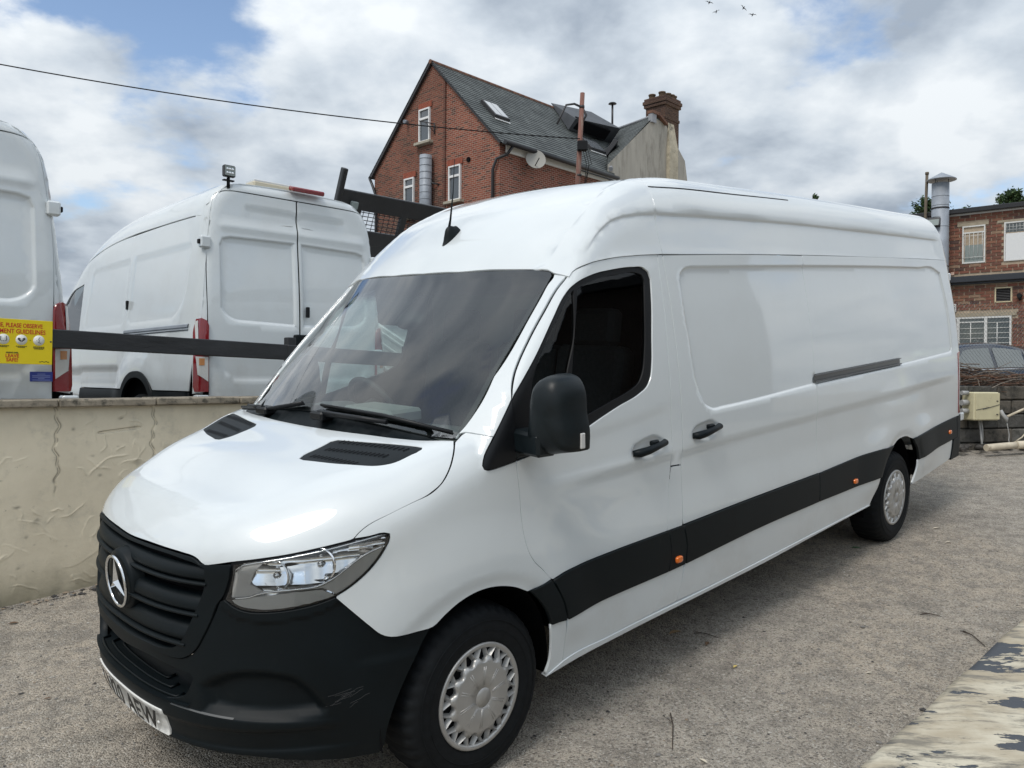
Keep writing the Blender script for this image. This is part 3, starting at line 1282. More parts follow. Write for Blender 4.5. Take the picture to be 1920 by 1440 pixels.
def slate_tex():
    if 'slate_tex' in MATS:
        return MATS['slate_tex']
    m, n, l, b = new_mat('slate_tex')
    b.inputs['Roughness'].default_value = .62
    tc = n.new('ShaderNodeTexCoord')
    sp = n.new('ShaderNodeSeparateXYZ')
    l.new(tc.outputs['Object'], sp.inputs[0])
    cb = n.new('ShaderNodeCombineXYZ')
    l.new(_math(n, l, 'ADD', sp.outputs['X'], _math(n, l, 'MULTIPLY', sp.outputs['Y'], .02)), cb.inputs[0])
    l.new(sp.outputs['Z'], cb.inputs[1])
    br = n.new('ShaderNodeTexBrick')
    br.inputs['Scale'].default_value = 1.0
    br.inputs['Brick Width'].default_value = .30
    br.inputs['Row Height'].default_value = APX / 1000 * 10.1
    br.inputs['Mortar Size'].default_value = .004
    br.inputs['Color1'].default_value = (.070, .080, .078, 1)
    br.inputs['Color2'].default_value = (.110, .122, .118, 1)
    br.inputs['Mortar'].default_value = (.05, .05, .052, 1)
    l.new(cb.outputs[0], br.inputs['Vector'])
    ns = n.new('ShaderNodeTexNoise')
    ns.inputs['Scale'].default_value = 1.4
    ns.inputs['Detail'].default_value = 7
    l.new(tc.outputs['Object'], ns.inputs['Vector'])
    mr = n.new('ShaderNodeMapRange')
    mr.inputs['From Min'].default_value = .3
    mr.inputs['From Max'].default_value = .7
    mr.inputs['To Min'].default_value = .75
    mr.inputs['To Max'].default_value = 1.3
    l.new(ns.outputs['Fac'], mr.inputs['Value'])
    vm = n.new('ShaderNodeVectorMath')
    vm.operation = 'SCALE'
    l.new(br.outputs['Color'], vm.inputs[0])
    l.new(mr.outputs[0], vm.inputs['Scale'])
    l.new(vm.outputs[0], b.inputs['Base Color'])
    MATS['slate_tex'] = m
    return m


slate_slope('roof', (-.18, -.30, EAV - .16), (6.25, -.30, EAV - .16), (-.18, mid, APX + .06), (RL, mid, APX + .06), 30)
slate_slope('roof', (-.18, GWd + .25, EAV - .12), (RL, GWd + .25, EAV - .12), (-.18, mid, APX + .05), (RL, mid, APX + .05), 30)
slate_slope('wing_roof', (6.20, -.02, 10.42), (6.22, .02, 10.44), (9.42, -.06, 13.16), (RL - .3, mid, 13.60), 26)
house_poly('wing_roof', [(10.3, -.04, 13.10), (12.25, -.04, 10.6), (12.25, mid, 10.6), (RL, mid, 13.6), (9.42, -.06, 13.16)], slate_tex())
m = MB()
for k in range(34):
    x0 = -.18 + k * (RL + .18) / 34
    m.tube([(x0 + .006, mid, APX + .05), (x0 + (RL + .18) / 34 - .006, mid, APX + .05)], .085, 8)
tag(m.build('ridge_tiles', RIDGE, HOUSE), kind='stuff')
m = MB()
m.tube([(6.26, -.10, 10.28), (RL - .25, mid - .05, APX - .02)], .10, 6)
m.build('valley_flashing', LEAD, HOUSE)
m = MB()
m.tube([(9.44, -.03, 13.20), (RL - .3, mid, 13.66)], .06, 6)
m.build('wing_ridge', LEAD, HOUSE)
m = MB()
m.box((-.10, 1.70, 11.85), (.02, 2.62, .05), Matrix.Rotation(radians(45.5), 3, 'X'))
m.build('verge_board', DARKMET, HOUSE)
m = MB()
m.box((-.12, GWd - 1.70, 11.85), (.05, 2.62, .07), Matrix.Rotation(radians(-45.5), 3, 'X'))
m.build('verge_board', DARKMET, HOUSE)
m = MB()
m.box((3.2, -.08, EAV - .20), (2.95, .035, .14))
m.build('fascia', TIMBERP, HOUSE)
m = MB()
m.tube([(-.12, -.38, EAV - .11), (6.40, -.38, EAV - .16)], .085, 8)
m.build('gutter', GUTTER, HOUSE)
m = MB()
m.tube([(.30, -.36, EAV - .15), (.22, -.16, EAV - .42), (-.10, .05, EAV - .60), (-.11, .22, EAV - .95), (-.11, .24, 0)], .055, 8)
m.build('downpipe', GUTTER, HOUSE)
m = MB()
m.tube([(-.14, GWd + .22, EAV - .12), (-.14, GWd + .02, EAV - .45), (-.12, GWd - .18, EAV - .9), (-.12, GWd - .18, 0)], .055, 8)
m.build('downpipe', GUTTER, HOUSE)


def gable_window(yl, yr, z0, z1, zt, xx=-.045):
    """yl > yr: left and right edges; zt transom height"""
    w, h = (yl - yr) / 2, (z1 - z0) / 2
    yc, zc_ = (yl + yr) / 2, (z0 + z1) / 2
    o = MB()
    t = .055
    o.box((xx, yl - t / 2, zc_), (.04, t / 2, h))
    o.box((xx, yr + t / 2, zc_), (.04, t / 2, h))
    o.box((xx, yc, z1 - t / 2), (.041, w - t, t / 2))
    o.box((xx, yc, z0 + t / 2), (.041, w - t, t / 2))
    o.box((xx, yc, zt), (.038, w - t, t * .75))
    win = o.build('window', UPVC, HOUSE)
    for a, b_ in ((z0 + t, zt - t * .75), (zt + t * .75, z1 - t)):
        p = MB()
        p.box((xx + .02, yc, (a + b_) / 2), (.004, w - t, (b_ - a) / 2))
        p.build('pane', HGLASS, win)
    s = MB()
    s.bbox((xx - .055, yc, z0 - .06), (.11, w + .14, .05), .01)
    s.build('window_sill', STONE, win)
    hd = MB()
    for k in range(int((yl - yr + .2) / .075)):
        hd.box((xx - .008, yr - .1 + .0375 + k * .075, z1 + .12), (.006, .031, .11))
    tag(hd.build('brick_arch', pbr('arch_brick', (.30, .085, .05), .9, noise=.2, nscale=9) if 'arch_brick' not in MATS else MATS['arch_brick'], win), kind='stuff')
    return win


gable_window(4.18, 3.56, 10.77, 12.02, 11.65, -.09)
gable_window(5.04, 4.46, 8.05, 9.55, 9.22, -.09)
gable_window(2.54, 1.91, 8.33, 9.61, 9.22)
m = MB()
m.tube([(-.32, 3.52, 6.6), (-.32, 3.52, 10.15)], .23, 20)
for k in range(13):
    m.tube([(-.32, 3.52, 7.0 + k * .25), (-.32, 3.52, 7.03 + k * .25)], .237, 20)
fl = m.build('flue', GALV, HOUSE)
m = MB()
m.tube([(-.32, 3.45, 9.15), (-.05, 3.05, 9.05)], .03, 6)
m.build('bracket', DARKMET, fl)
m = MB()
m.tube([(-.10, 3.30, 11.35), (-.10, 3.30, 10.95)], .025, 5)
m.tube([(-.10, 3.32, 11.33), (-.45, 3.75, 11.45)], .02, 5)
m.tube([(-.10, 3.30, 11.02), (-.32, 3.58, 11.40)], .015, 5)
m.build('sign_bracket', DARKMET, HOUSE)
m = MB()
m.tube([(-.10, 4.88, 11.73), (-.28, 4.84, 11.70)], .07, 8)
m.build('security_light', GALV, HOUSE)
m = MB()
m.tube([(.01, 1.53, 9.70), (-.05, 1.53, 9.70)], .09, 10)
m.build('vent_hole', VOID, HOUSE)
# satellite dish on the side wall
Md = HM.inverted().to_3x3()
m = MB()
dax = Vector((-.55, -.80, .25)).normalized()
Mdish = dax.to_track_quat('Z', 'Y').to_matrix().to_4x4()
Mdish.translation = Vector((1.36, -.45, 9.62))
m.lathe([(r, .35 * r * r) for r in (0, .1, .2, .3, .36)], 28, Mdish)
m.lathe([(.36, .045), (.365, .03)], 28, Mdish)
dish = m.build('satellite_dish', pbr('dish_grey', (.34, .33, .30), .6), HOUSE)
m = MB()
m.tube([(1.30, -.48, 9.38), (1.10, -.85, 9.55)], .02, 5)
m.tube([(1.36, -.40, 9.62), (1.30, -.05, 9.45)], .025, 5)
m.build('dish_arm', DARKMET, dish)


# rooflights and dormer on the slope: (x along, s up the slope)
ud = Vector((0, mid + .30, APX + .06 - (EAV - .16))).normalized()
un = Vector((0, -ud.z, ud.y))


def slope_pt(x, s, h):
    return Vector((x, -.30, EAV - .16)) + ud * s + un * h


def rooflight(x0, x1, s0, s1):
    m = MB()
    a, b_ = slope_pt(x0, s0, .03), slope_pt(x1, s1, .03)
    c = (a + b_) / 2 + un * .05
    R3 = Matrix(((1, ud.x, un.x), (0, ud.y, un.y), (0, ud.z, un.z)))
    m.bbox(c, ((x1 - x0) / 2, (s1 - s0) / 2, .075), .01, R3)
    o = m.build('rooflight', DARKMET, HOUSE)
    m = MB()
    xm = (x0 + x1) / 2
    for q0, q1 in ((x0 + .06, xm - .015), (xm + .015, x1 - .06)):
        m.box((slope_pt(q0, s0 + .08, .157) + slope_pt(q1, s1 - .08, .157)) / 2, ((q1 - q0) / 2, (s1 - s0 - .16) / 2, .002), R3)
    m.build('rooflight_glass', SKYLIGHT, o)
    m = MB()
    m.box(slope_pt(xm, s0 - .06, .045), ((x1 - x0) / 2, .05, .004), R3)
    m.build('flashing', UPVC, o)


rooflight(.80, 1.58, 1.95, 3.00)
rooflight(6.45, 7.45, 1.98, 2.75)
Rw = Matrix.Rotation(radians(40), 3, 'Z')
m = MB()
m.bbox((8.15, 1.35, 11.62), (.75, .10, .40), .02, Rw @ Matrix.Rotation(radians(38), 3, 'X'))
m.build('wing_rooflight', DARKMET, HOUSE)
dm = MB()
dp = [slope_pt(7.0, 5.70, .05), slope_pt(9.6, 5.70, .05), slope_pt(9.35, 3.55, .05), slope_pt(6.15, 3.30, .05)]
dt = [p + un * q for p, q in zip(dp, (.02, .30, .75, .55))]
dm.add(dp + dt, [(4, 5, 6, 7), (0, 4, 7, 3), (3, 7, 6, 2), (1, 2, 6, 5), (0, 1, 5, 4)])
do = dm.build('dormer', pbr('felt_roof', (.055, .060, .068), .6, noise=.3, nscale=2), HOUSE)
m = MB()
m.bbox(slope_pt(7.45, 3.42, .38), (1.15, .10, .24), .02, Matrix.Rotation(radians(44), 3, 'X'))
m.build('dormer_window', VOID, do)
m = MB()
m.tube([(RL - .4, mid - .1, APX), (RL - .4, mid - .1, APX + 1.25)], .05, 8)
m.lathe([(0, .05), (.16, .03), (.20, -.02), (.0, -.03)], 16, Matrix.Translation((RL - .4, mid - .1, APX + 1.28)))
m.build('flue_pipe', DARKMET, HOUSE)
# chimney stack on the wing gable
CHX, CHY = 10.95, .52
m = MB()
m.box((CHX, CHY, 12.3), (.56, .50, 2.05))
m.build('chimney', STACKB, HOUSE)
m = MB()
m.box((CHX - .562, CHY, 12.3), (.003, .50, 2.05))
m.box((CHX, CHY - .503, 12.3), (.56, .003, 2.05)) if False else None
m.build('chimney_face', STACKY, HOUSE)
m = MB()
m.box((CHX, CHY, 14.02), (.63, .57, .075))
m.box((CHX, CHY, 14.16), (.67, .61, .07))
m.box((CHX, CHY, 14.29), (.62, .56, .06))
m.box((CHX, CHY, 13.40), (.59, .53, .06))
m.build('chimney_cap', STACKB, HOUSE)
for px, py in ((-.38, .30), (-.38, -.22), (-.02, -.28), (.24, -.30), (.45, -.28)):
    m = MB()
    m.lathe([(.15, 0), (.135, .18), (.165, .19), (.165, .24), (.12, .25), (.10, .1)], 14, Matrix.Translation((CHX + px, CHY + py, 14.33)))
    m.build('chimney_pot', CLAY, HOUSE)
m = MB()
m.add([(10.42, -.045, 0), (10.42, -.22, 0), (11.15, -.22, 0), (11.15, -.045, 0), (10.42, -.045, 12.0), (10.42, -.22, 12.0), (11.1, -.22, 12.0), (11.1, -.045, 12.0), (10.55, -.045, 13.15), (11.0, -.045, 13.15)],
      [(0, 1, 5, 4), (1, 2, 6, 5), (2, 3, 7, 6), (4, 5, 8), (5, 6, 9, 8), (6, 7, 9)])
m.build('chimney_breast', pbr('patched_render', (.46, .41, .31), .9, noise=.25, nscale=2.5, bump=.6, bscale=6, bdist=.05, dirt=(.12, .11, .09), dscale=2.2, dlow=.55, dhigh=.68), HOUSE)
m = MB()
m.box((9.38, -.05, 13.28), (.26, .14, .06))
m.box((9.95, -.05, 13.15), (.38, .14, .05), Matrix.Rotation(radians(24), 3, 'Y'))
m.build('parapet_coping', RIDGE, HOUSE)
m = MB()
m.box((9.30, -.05, 13.05), (.16, .10, .20))
m.build('kneeler', LEAD, HOUSE)

# ------------------------------------------------------------------ brick workshop on the right
WS = thing('brick_workshop', 'two-storey brown brick workshop with barred white windows and a metal flue at the right edge', 'building')
BX = Vector((.775, -.632, 0)).normalized()
BY = Vector((.632, .775, 0)).normalized()                        # into the building
WS.matrix_world = Matrix(((BX.x, BY.x, 0, 10.77), (BX.y, BY.y, 0, 20.0), (0, 0, 1, 0), (0, 0, 0, 1)))
MORT = pbr('workshop_mortar', (.42, .34, .25), .95, noise=.25, nscale=6, bump=.4, bscale=90, bdist=.004)
BRICKS = [pbr('workshop_brick_%s' % k, c, .9, noise=.28, nscale=14, bump=.5, bscale=60, bdist=.004) for k, c in
          (('red', (.20, .082, .055)), ('brown', (.15, .070, .050)), ('orange', (.23, .110, .070)), ('dark', (.090, .052, .044)), ('pale', (.26, .17, .115)))]
SOLDIER = pbr('concrete_lintel', (.36, .31, .23), .9, noise=.2, nscale=7)
WINW = pbr('weathered_white_frame', (.68, .68, .66), .5, noise=.1, nscale=12)
WGLASS = pbr('workshop_glass', (.045, .06, .06), .06, spec=.8, coat=1.0)
BLIND = pbr('window_blind', (.25, .29, .28), .8)
ANTHR = pbr('anthracite_fascia', (.028, .032, .040), .45)
m = MB()
m.box((1.0, .16, 2.5), (5.0, .15, 3.50))
m.box((1.0, 3.0, 2.5), (4.9, 2.9, 3.45))
wsw = m.build('wall', MORT, WS)
# openings: (x0, x1, z0, z1) — bricks keep clear of them
OPEN = [(.17, .84, 5.66, 5.74), (.27, .78, 4.74, 5.68), (1.00, 2.3, 5.66, 5.72), (1.15, 1.95, 4.73, 5.68), (-.2, 2.6, 4.24, 4.46), (.97, 1.345, 3.77, 4.13), (-1.6, 1.44, 3.45, 3.55), (-1.6, 1.335, 2.4, 3.46),
        (-9, 9, 5.94, 7)]
bl = []
row = 0
z = 2.42
while z < 5.94:
    x = -1.35 + (.1125 if row % 2 else 0)
    while x < 2.35:
        x0, x1 = x, x + .2090
        for (a, b_, c, d) in OPEN:                               # cut closers at the openings
            if z + .065 > c and z < d and x1 > a and x0 < b_:
                if x0 < a - .04:
                    x1 = a - .006
                elif x1 > b_ + .04:
                    x0 = b_ + .006
                else:
                    x0 = x1 = 0
        if x1 - x0 > .035:
            bl.append((x0, x1, z))
        x += .225
    z += .075
    row += 1
_wm = WS.matrix_world


def _seen(b_):
    p = _wm @ Vector(((b_[0] + b_[1]) / 2, 0, b_[2] + .03))
    u = 960 + 1518.6 * p.x / p.y
    v = 711 - 1518.6 * (p.z - 1.9) / p.y
    return 1780 < u < 1925 and 390 < v < 650


seen = [b_ for b_ in bl if _seen(b_)]
seen.sort(key=lambda b_: -(b_[1] - b_[0]) - .02 * b_[0])
single, rest = seen[:296], seen[296:]
ss_ = set(single)
rest = [b_ for b_ in bl if b_ not in ss_]
proto = {}
rb = np.random.RandomState(8)
for b_ in single:
    w = round((b_[1] - b_[0]) / .02) * .02
    mi = int(rb.choice(5, p=[.36, .27, .17, .11, .09]))
    if (w, mi) not in proto:
        q = MB()
        q.box((0, 0, 0), (w / 2, .012, .0310))
        ob = q.build('brick', BRICKS[mi], wsw)
        proto[(w, mi)] = ob.data
    else:
        ob = bpy.data.objects.new('brick', proto[(w, mi)])
        link(ob, wsw)
    ob.location = ((b_[0] + b_[1]) / 2, .002 + rb.uniform(-.004, .004), b_[2] + .0325)
    ob.rotation_euler = (rb.uniform(-.01, .01), rb.uniform(-.006, .006), rb.uniform(-.02, .02))
q = MB()
for b_ in rest:
    q.cur = int(rb.choice(5, p=[.36, .27, .17, .11, .09]))
    q.box(((b_[0] + b_[1]) / 2, .002, b_[2] + .0325), ((b_[1] - b_[0]) / 2, .012, .0310))
tag(q.build('bricks', None, wsw, mats=BRICKS), kind='stuff')
m = MB()
m.bbox((1.0, -.07, 6.03), (3.2, .10, .055), .01)
m.build('gutter', GUTTER, WS)
m = MB()
m.box((1.0, .0, 5.965), (3.2, .022, .028))
m.build('white_trim', WINW, WS)
m = MB()
m.bbox((1.3, -.09, 4.36), (2.6, .10, .075), .012)
m.box((1.3, -.045, 4.27), (2.6, .05, .03))
m.build('fascia', ANTHR, WS)
for (a, b_, c, d) in ((.17, .84, 5.665, 5.735), (1.02, 2.3, 5.665, 5.72), (-1.6, 1.43, 3.455, 3.545)):
    m = MB()
    m.box(((a + b_) / 2, -.004, (c + d) / 2), ((b_ - a) / 2, .016, (d - c) / 2))
    m.build('lintel', SOLDIER, WS)


def ws_window(name, x0, x1, z0, z1, bars_v=(), bars_h=(), t=.03, yy=.002):
    o = MB()
    h = .022
    o.box((x0 + t / 2, yy, (z0 + z1) / 2), (t / 2, h, (z1 - z0) / 2))
    o.box((x1 - t / 2, yy, (z0 + z1) / 2), (t / 2, h, (z1 - z0) / 2))
    o.box(((x0 + x1) / 2, yy, z1 - t / 2), ((x1 - x0) / 2 - t, h, t / 2))
    o.box(((x0 + x1) / 2, yy, z0 + t / 2), ((x1 - x0) / 2 - t, h, t / 2))
    return o.build(name, WINW, WS)


def bar(win, a, b_, r=.006, mat=None, nm='bar'):
    q = MB()
    q.tube([a, b_], r, 5)
    return q.build(nm, mat or WINW, win)


w1 = ws_window('window', .28, .77, 4.755, 5.665)
m = MB()
m.box((.525, .012, 5.50), (.215, .02, .016))
m.build('transom', WINW, w1)
m = MB()
m.box((.525, .016, 5.60), (.215, .004, .05))
m.build('pane', WGLASS, w1)
m = MB()
m.box((.525, .016, 5.13), (.215, .004, .345))
m.build('pane', WGLASS, w1)
m = MB()
m.box((.525, .0125, 4.98), (.20, .003, .22))
m.build('blind', BLIND, w1)
for k in range(5):
    bar(w1, (.34 + .092 * k, -.022, 4.86), (.34 + .092 * k, -.022, 5.49))
for zz in (4.90, 5.42):
    bar(w1, (.29, -.024, zz), (.76, -.024, zz))
w2 = ws_window('window', 1.16, 1.94, 4.745, 5.665)
m = MB()
m.box((1.55, -.004, 5.08), (.355, .012, .315))
m.build('board', pbr('white_board', (.74, .75, .75), .6, dirt=(.4, .4, .38), dscale=9, dlow=.66, dhigh=.75), w2)
m = MB()
m.box((1.55, .014, 5.53), (.36, .004, .11))
m.build('pane', WGLASS, w2)
for k in range(11):
    bar(w2, (1.20 + .07 * k, -.002, 5.42), (1.20 + .07 * k, -.002, 5.63), .004)
for zz in (5.48, 5.55):
    bar(w2, (1.18, -.004, zz), (1.92, -.004, zz), .004)
w3 = ws_window('window', -1.55, 1.33, 2.42, 3.45, t=.04)
for xx in (.21, .80, -.40):
    m = MB()
    m.box((xx, -.002, 2.93), (.032, .026, .48))
    m.build('mullion', WINW, w3)
for a, b_ in ((-1.51, -.43), (-.37, .18), (.24, .77), (.83, 1.29)):
    m = MB()
    m.box(((a + b_) / 2, .012, 2.93), ((b_ - a) / 2, .004, .48))
    m.build('pane', WGLASS, w3)
    for zz in (3.30, 3.17, 3.05, 2.93, 2.81, 2.69):
        if a < .3 and zz == 3.30:
            continue
        bar(w3, (a, -.012, zz), (b_, -.012, zz), .007)
    bar(w3, (a + (b_ - a) * .45, -.010, 2.5), (a + (b_ - a) * .45, -.010, 3.30), .012)
m = MB()
m.box((.50, .004, 3.325), (.265, .02, .014))
m.build('transom', WINW, w3)
m = MB()
m.box((.995, -.004, 3.955), (.012, .014, .175))
m.box((1.32, -.004, 3.955), (.012, .014, .175))
m.box((1.157, -.004, 4.118), (.15, .014, .012))
m.box((1.157, -.004, 3.785), (.15, .014, .012))
vt = m.build('louvre_vent', pbr('cream_frame', (.62, .54, .36), .7), WS)
for k in range(8):
    m = MB()
    m.box((1.157, .0, 3.815 + .038 * k), (.15, .012, .006), Matrix.Rotation(radians(-30), 3, 'X'))
    m.build('louvre', DARKMET, vt)
m = MB()
m.box((1.157, .006, 3.955), (.15, .002, .16))
m.build('vent_back', VOID, vt)
m = MB()
m.bbox((.11, -.03, 3.68), (.055, .035, .10), .01)
bx = m.build('alarm_box', WINW, WS)
m = MB()
m.box((.125, -.067, 3.68), (.02, .002, .03))
m.build('alarm_panel', HGLASS, bx)
for xx, zz in ((1.49, 3.90), (1.66, 3.90)):
    m = MB()
    m.tube([(xx, .02, zz), (xx, -.10, zz + .01)], .055, 12)
    m.tube([(xx, -.06, zz), (xx + .02, -.07, zz - .10)], .03, 8)
    m.build('wall_lamp', RUBBER, WS)
m = MB()
m.box((.075, -.006, 4.53), (.035, .02, .035))
m.build('meter_frame', pbr('pink_frame', (.62, .45, .36), .7), WS)
# flue with its cowl, stay pole and floodlight
m = MB()
m.tube([(-.16, -.28, 2.0), (-.16, -.28, 6.73)], .195, 26)
for zz in (6.40, 6.18, 5.66, 4.70):
    m.tube([(-.16, -.28, zz), (-.16, -.28, zz + .012)], .199, 26)
fl = m.build('flue', GALV, WS)
m = MB()
m.tube([(-.16, -.28, 6.10), (-.16, -.28, 6.135)], .203, 26)
m.tube([(-.16, -.28, 4.68), (-.16, -.28, 4.70)], .203, 26)
m.build('flue_band', DARKMET, fl)
m = MB()
m.lathe([(0, .20), (.06, .17), (.33, .02), (.335, .0), (.30, .005), (0, .06)], 24, Matrix.Translation((-.14, -.28, 6.80)))
m.build('flue_cowl', GALV, fl)
for a in (.3, 2.2, 4.2):
    bar(fl, (-.16 + .17 * cos(a), -.28 + .17 * sin(a), 6.72), (-.16 + .17 * cos(a), -.28 + .17 * sin(a), 6.86), .008, DARKMET, 'cowl_strut')
m = MB()
m.tube([(-.52, -.25, 3.0), (-.50, -.25, 5.9), (-.47, -.25, 7.02)], .035, 8)
m.tube([(-.47, -.25, 7.00), (-.47, -.25, 7.06)], .045, 8)
m.build('stay_pole', pbr('old_pole', (.13, .105, .075), .8, noise=.3, nscale=9), WS)
m = MB()
m.bbox((-.26, -.50, 5.75), (.15, .05, .11), .01, Matrix.Rotation(radians(-25), 3, 'X'))
fd = m.build('floodlight', DARKMET, WS)
m = MB()
m.box((-.26, -.555, 5.745), (.125, .004, .085), Matrix.Rotation(radians(-25), 3, 'X'))
m.build('flood_glass', BLIND, fd)
for k in range(12):
    m = MB()
    m.box((-.395 + .0245 * k, -.46, 5.88), (.003, .03, .02))
    m.build('fin', DARKMET, fd)

# ------------------------------------------------------------------ block wall at the back of the yard
SWX = Vector((.97, .24, 0)).normalized()
SWY = Vector((-SWX.y, SWX.x, 0))
SWM = Matrix(((SWX.x, SWY.x, 0, 5.43), (SWX.y, SWY.y, 0, 9.8), (0, 0, 1, 1.02), (0, 0, 0, 1)))
sw = thing('block_wall', 'low dark weathered concrete block wall behind the van under the brushwood', 'wall')
sw.matrix_world = SWM
BLK = [pbr('old_block_%s' % k, c, .95, noise=.35, nscale=10, bump=.8, bscale=45, bdist=.01, dirt=(.035, .035, .03), dscale=7, dlow=.42, dhigh=.7) for k, c in
       (('grey', (.15, .145, .13)), ('brown', (.13, .115, .095)), ('dark', (.095, .092, .085)))]
m = MB()
m.box((.6, .18, .30), (2.9, .10, .52))
m.build('wall_core', BLK[2], sw)
rb = np.random.RandomState(4)
for r in range(5):
    z0 = -.05 + r * .175
    x = -2.0 + (.22 if r % 2 else 0)
    while x < 2.6:
        m = MB()
        m.bbox((x + .21, .07 + rb.uniform(-.012, .012), z0 + .085), (.207, .07, .081), .012, Matrix.Rotation(rb.uniform(-.012, .012), 3, 'Y'))
        m.build('block', BLK[rb.randint(3)], sw)
        x += .425

# ------------------------------------------------------------------ foreground wall with flaking paint
m, n, l, b = new_mat('flaking_paint')
b.inputs['Roughness'].default_value = .8
tc = n.new('ShaderNodeTexCoord')


def _fp(scale, detail, stretch, off, rough=.62):
    m0 = n.new('ShaderNodeMapping')                              # streaks run across the wall at a slant
    m0.inputs['Rotation'].default_value = (0, 0, radians(-40))
    l.new(tc.outputs['Object'], m0.inputs[0])
    mp = n.new('ShaderNodeMapping')
    mp.inputs['Scale'].default_value = stretch
    mp.inputs['Location'].default_value = off
    l.new(m0.outputs[0], mp.inputs[0])
    t = n.new('ShaderNodeTexNoise')
    t.inputs['Scale'].default_value = scale
    t.inputs['Detail'].default_value = detail
    t.inputs['Roughness'].default_value = rough
    l.new(mp.outputs[0], t.inputs['Vector'])
    return t.outputs['Fac']


def _fr(src, a, b_):
    r = n.new('ShaderNodeMapRange')
    r.interpolation_type = 'SMOOTHSTEP'
    r.inputs['From Min'].default_value = a
    r.inputs['From Max'].default_value = b_
    l.new(src, r.inputs['Value'])
    return r.outputs[0]


def _fm(f, a, b_):
    x = n.new('ShaderNodeMix')
    x.data_type = 'RGBA'
    l.new(f, x.inputs['Factor'])
    for s, k in ((a, 'A'), (b_, 'B')):
        if isinstance(s, tuple):
            x.inputs[k].default_value = (*s, 1)
        else:
            l.new(s, x.inputs[k])
    return x.outputs['Result']


c = _fm(_fr(_fp(5, 8, (.5, 1, 1), (0, 0, 0)), .40, .60), (.60, .55, .43), (.42, .36, .26))
c = _fm(_fr(_fp(13, 9, (.25, 1, 1), (3, 1, 0), .74), .47, .62), c, (.215, .195, .155))
c = _fm(_fr(_fp(22, 9, (.3, 1, 1), (1, 5, 0), .76), .55, .66), c, (.12, .115, .105))
flake = _fr(_fp(5.5, 8, (.42, 1, 1), (5.2, 2.4, 0), .64), .560, .572)
c = _fm(flake, c, (.066, .074, .086))
l.new(c, b.inputs['Base Color'])
bp = n.new('ShaderNodeBump')
bp.inputs['Strength'].default_value = .8
bp.inputs['Distance'].default_value = .004
l.new(_math(n, l, 'ADD', flake, _math(n, l, 'MULTIPLY', _fp(60, 5, (1, 1, 1), (0, 0, 0)), .6)), bp.inputs['Height'])
l.new(bp.outputs[0], b.inputs['Normal'])
FLAKE = m
fw_ = thing('foreground_wall', 'low cream wall top with flaking dark paint in the bottom right corner', 'wall')
FA = Vector((1.32, 1.39, 0)).normalized()
FN = Vector((FA.y, -FA.x, 0))
fw_.matrix_world = Matrix(((FN.x, FA.x, 0, .95), (FN.y, FA.y, 0, 2.18), (0, 0, 1, 0), (0, 0, 0, 1)))
m = MB()
gxs = np.linspace(0, .62, 26)
gys = np.linspace(-2.6, 4.4, 240)
rs = np.random.RandomState(2)
ed = np.cumsum(rs.normal(0, .0010, 240))
ed -= np.linspace(ed[0], ed[-1], 240)
vs = [(x + ed[j] * (1 - i / 25.0) * .8, y, .85 - .004 * (i == 0) + .003 * sin(x * 17 + y * 9)) for j, y in enumerate(gys) for i, x in enumerate(gxs)]
m.add(vs, [(j * 26 + i, j * 26 + i + 1, (j + 1) * 26 + i + 1, (j + 1) * 26 + i) for j in range(239) for i in range(25)], True)
b0 = len(m.v)
m.v += [(x, y, .838) for (x, y, z_), in zip([vs[j * 26] for j in range(240)])] + [(x + .012, y, -.4) for (x, y, z_), in zip([vs[j * 26] for j in range(240)])]
fs = [(b0 + j, b0 + j + 1, b0 + 241 + j, b0 + 240 + j) for j in range(239)] + [(j * 26, (j + 1) * 26, b0 + j + 1, b0 + j) for j in range(239)]
m.f += fs
m.m += [0] * len(fs)
m.s += [True] * len(fs)
m.build('wall_top', FLAKE, fw_)

# ------------------------------------------------------------------ neighbouring building along the open side of the yard
NB = thing('yard_building', 'long dark two-storey brick building along the open right side of the yard', 'building', (15.5, -4.0, 0))
m = MB()
m.box((2.0, 0, 3.2), (2.0, 13.0, 3.6))
m.build('wall', brick_mat('yard_brick', (.075, .058, .052), (.055, .045, .042), (.12, .11, .10), axis='YZ'), NB)
m = MB()
m.box((2.0, 0, 6.9), (2.25, 13.2, .12))
m.build('roof', ANTHR, NB)


# ================================================================== THE WHITE VAN IN FRONT
VAN = thing('panel_van', 'large clean white panel van in front of the wall, black bumper and side strips', 'van')
VAN.matrix_world = Matrix(((0.70815, -0.70507, -0.02528, -1.511), (0.70087, 0.70739, -0.09246, 3.192),
                           (0.08282, 0.04776, 0.99542, 0.254), (0, 0, 0, 1)))
BODY = VanBody()

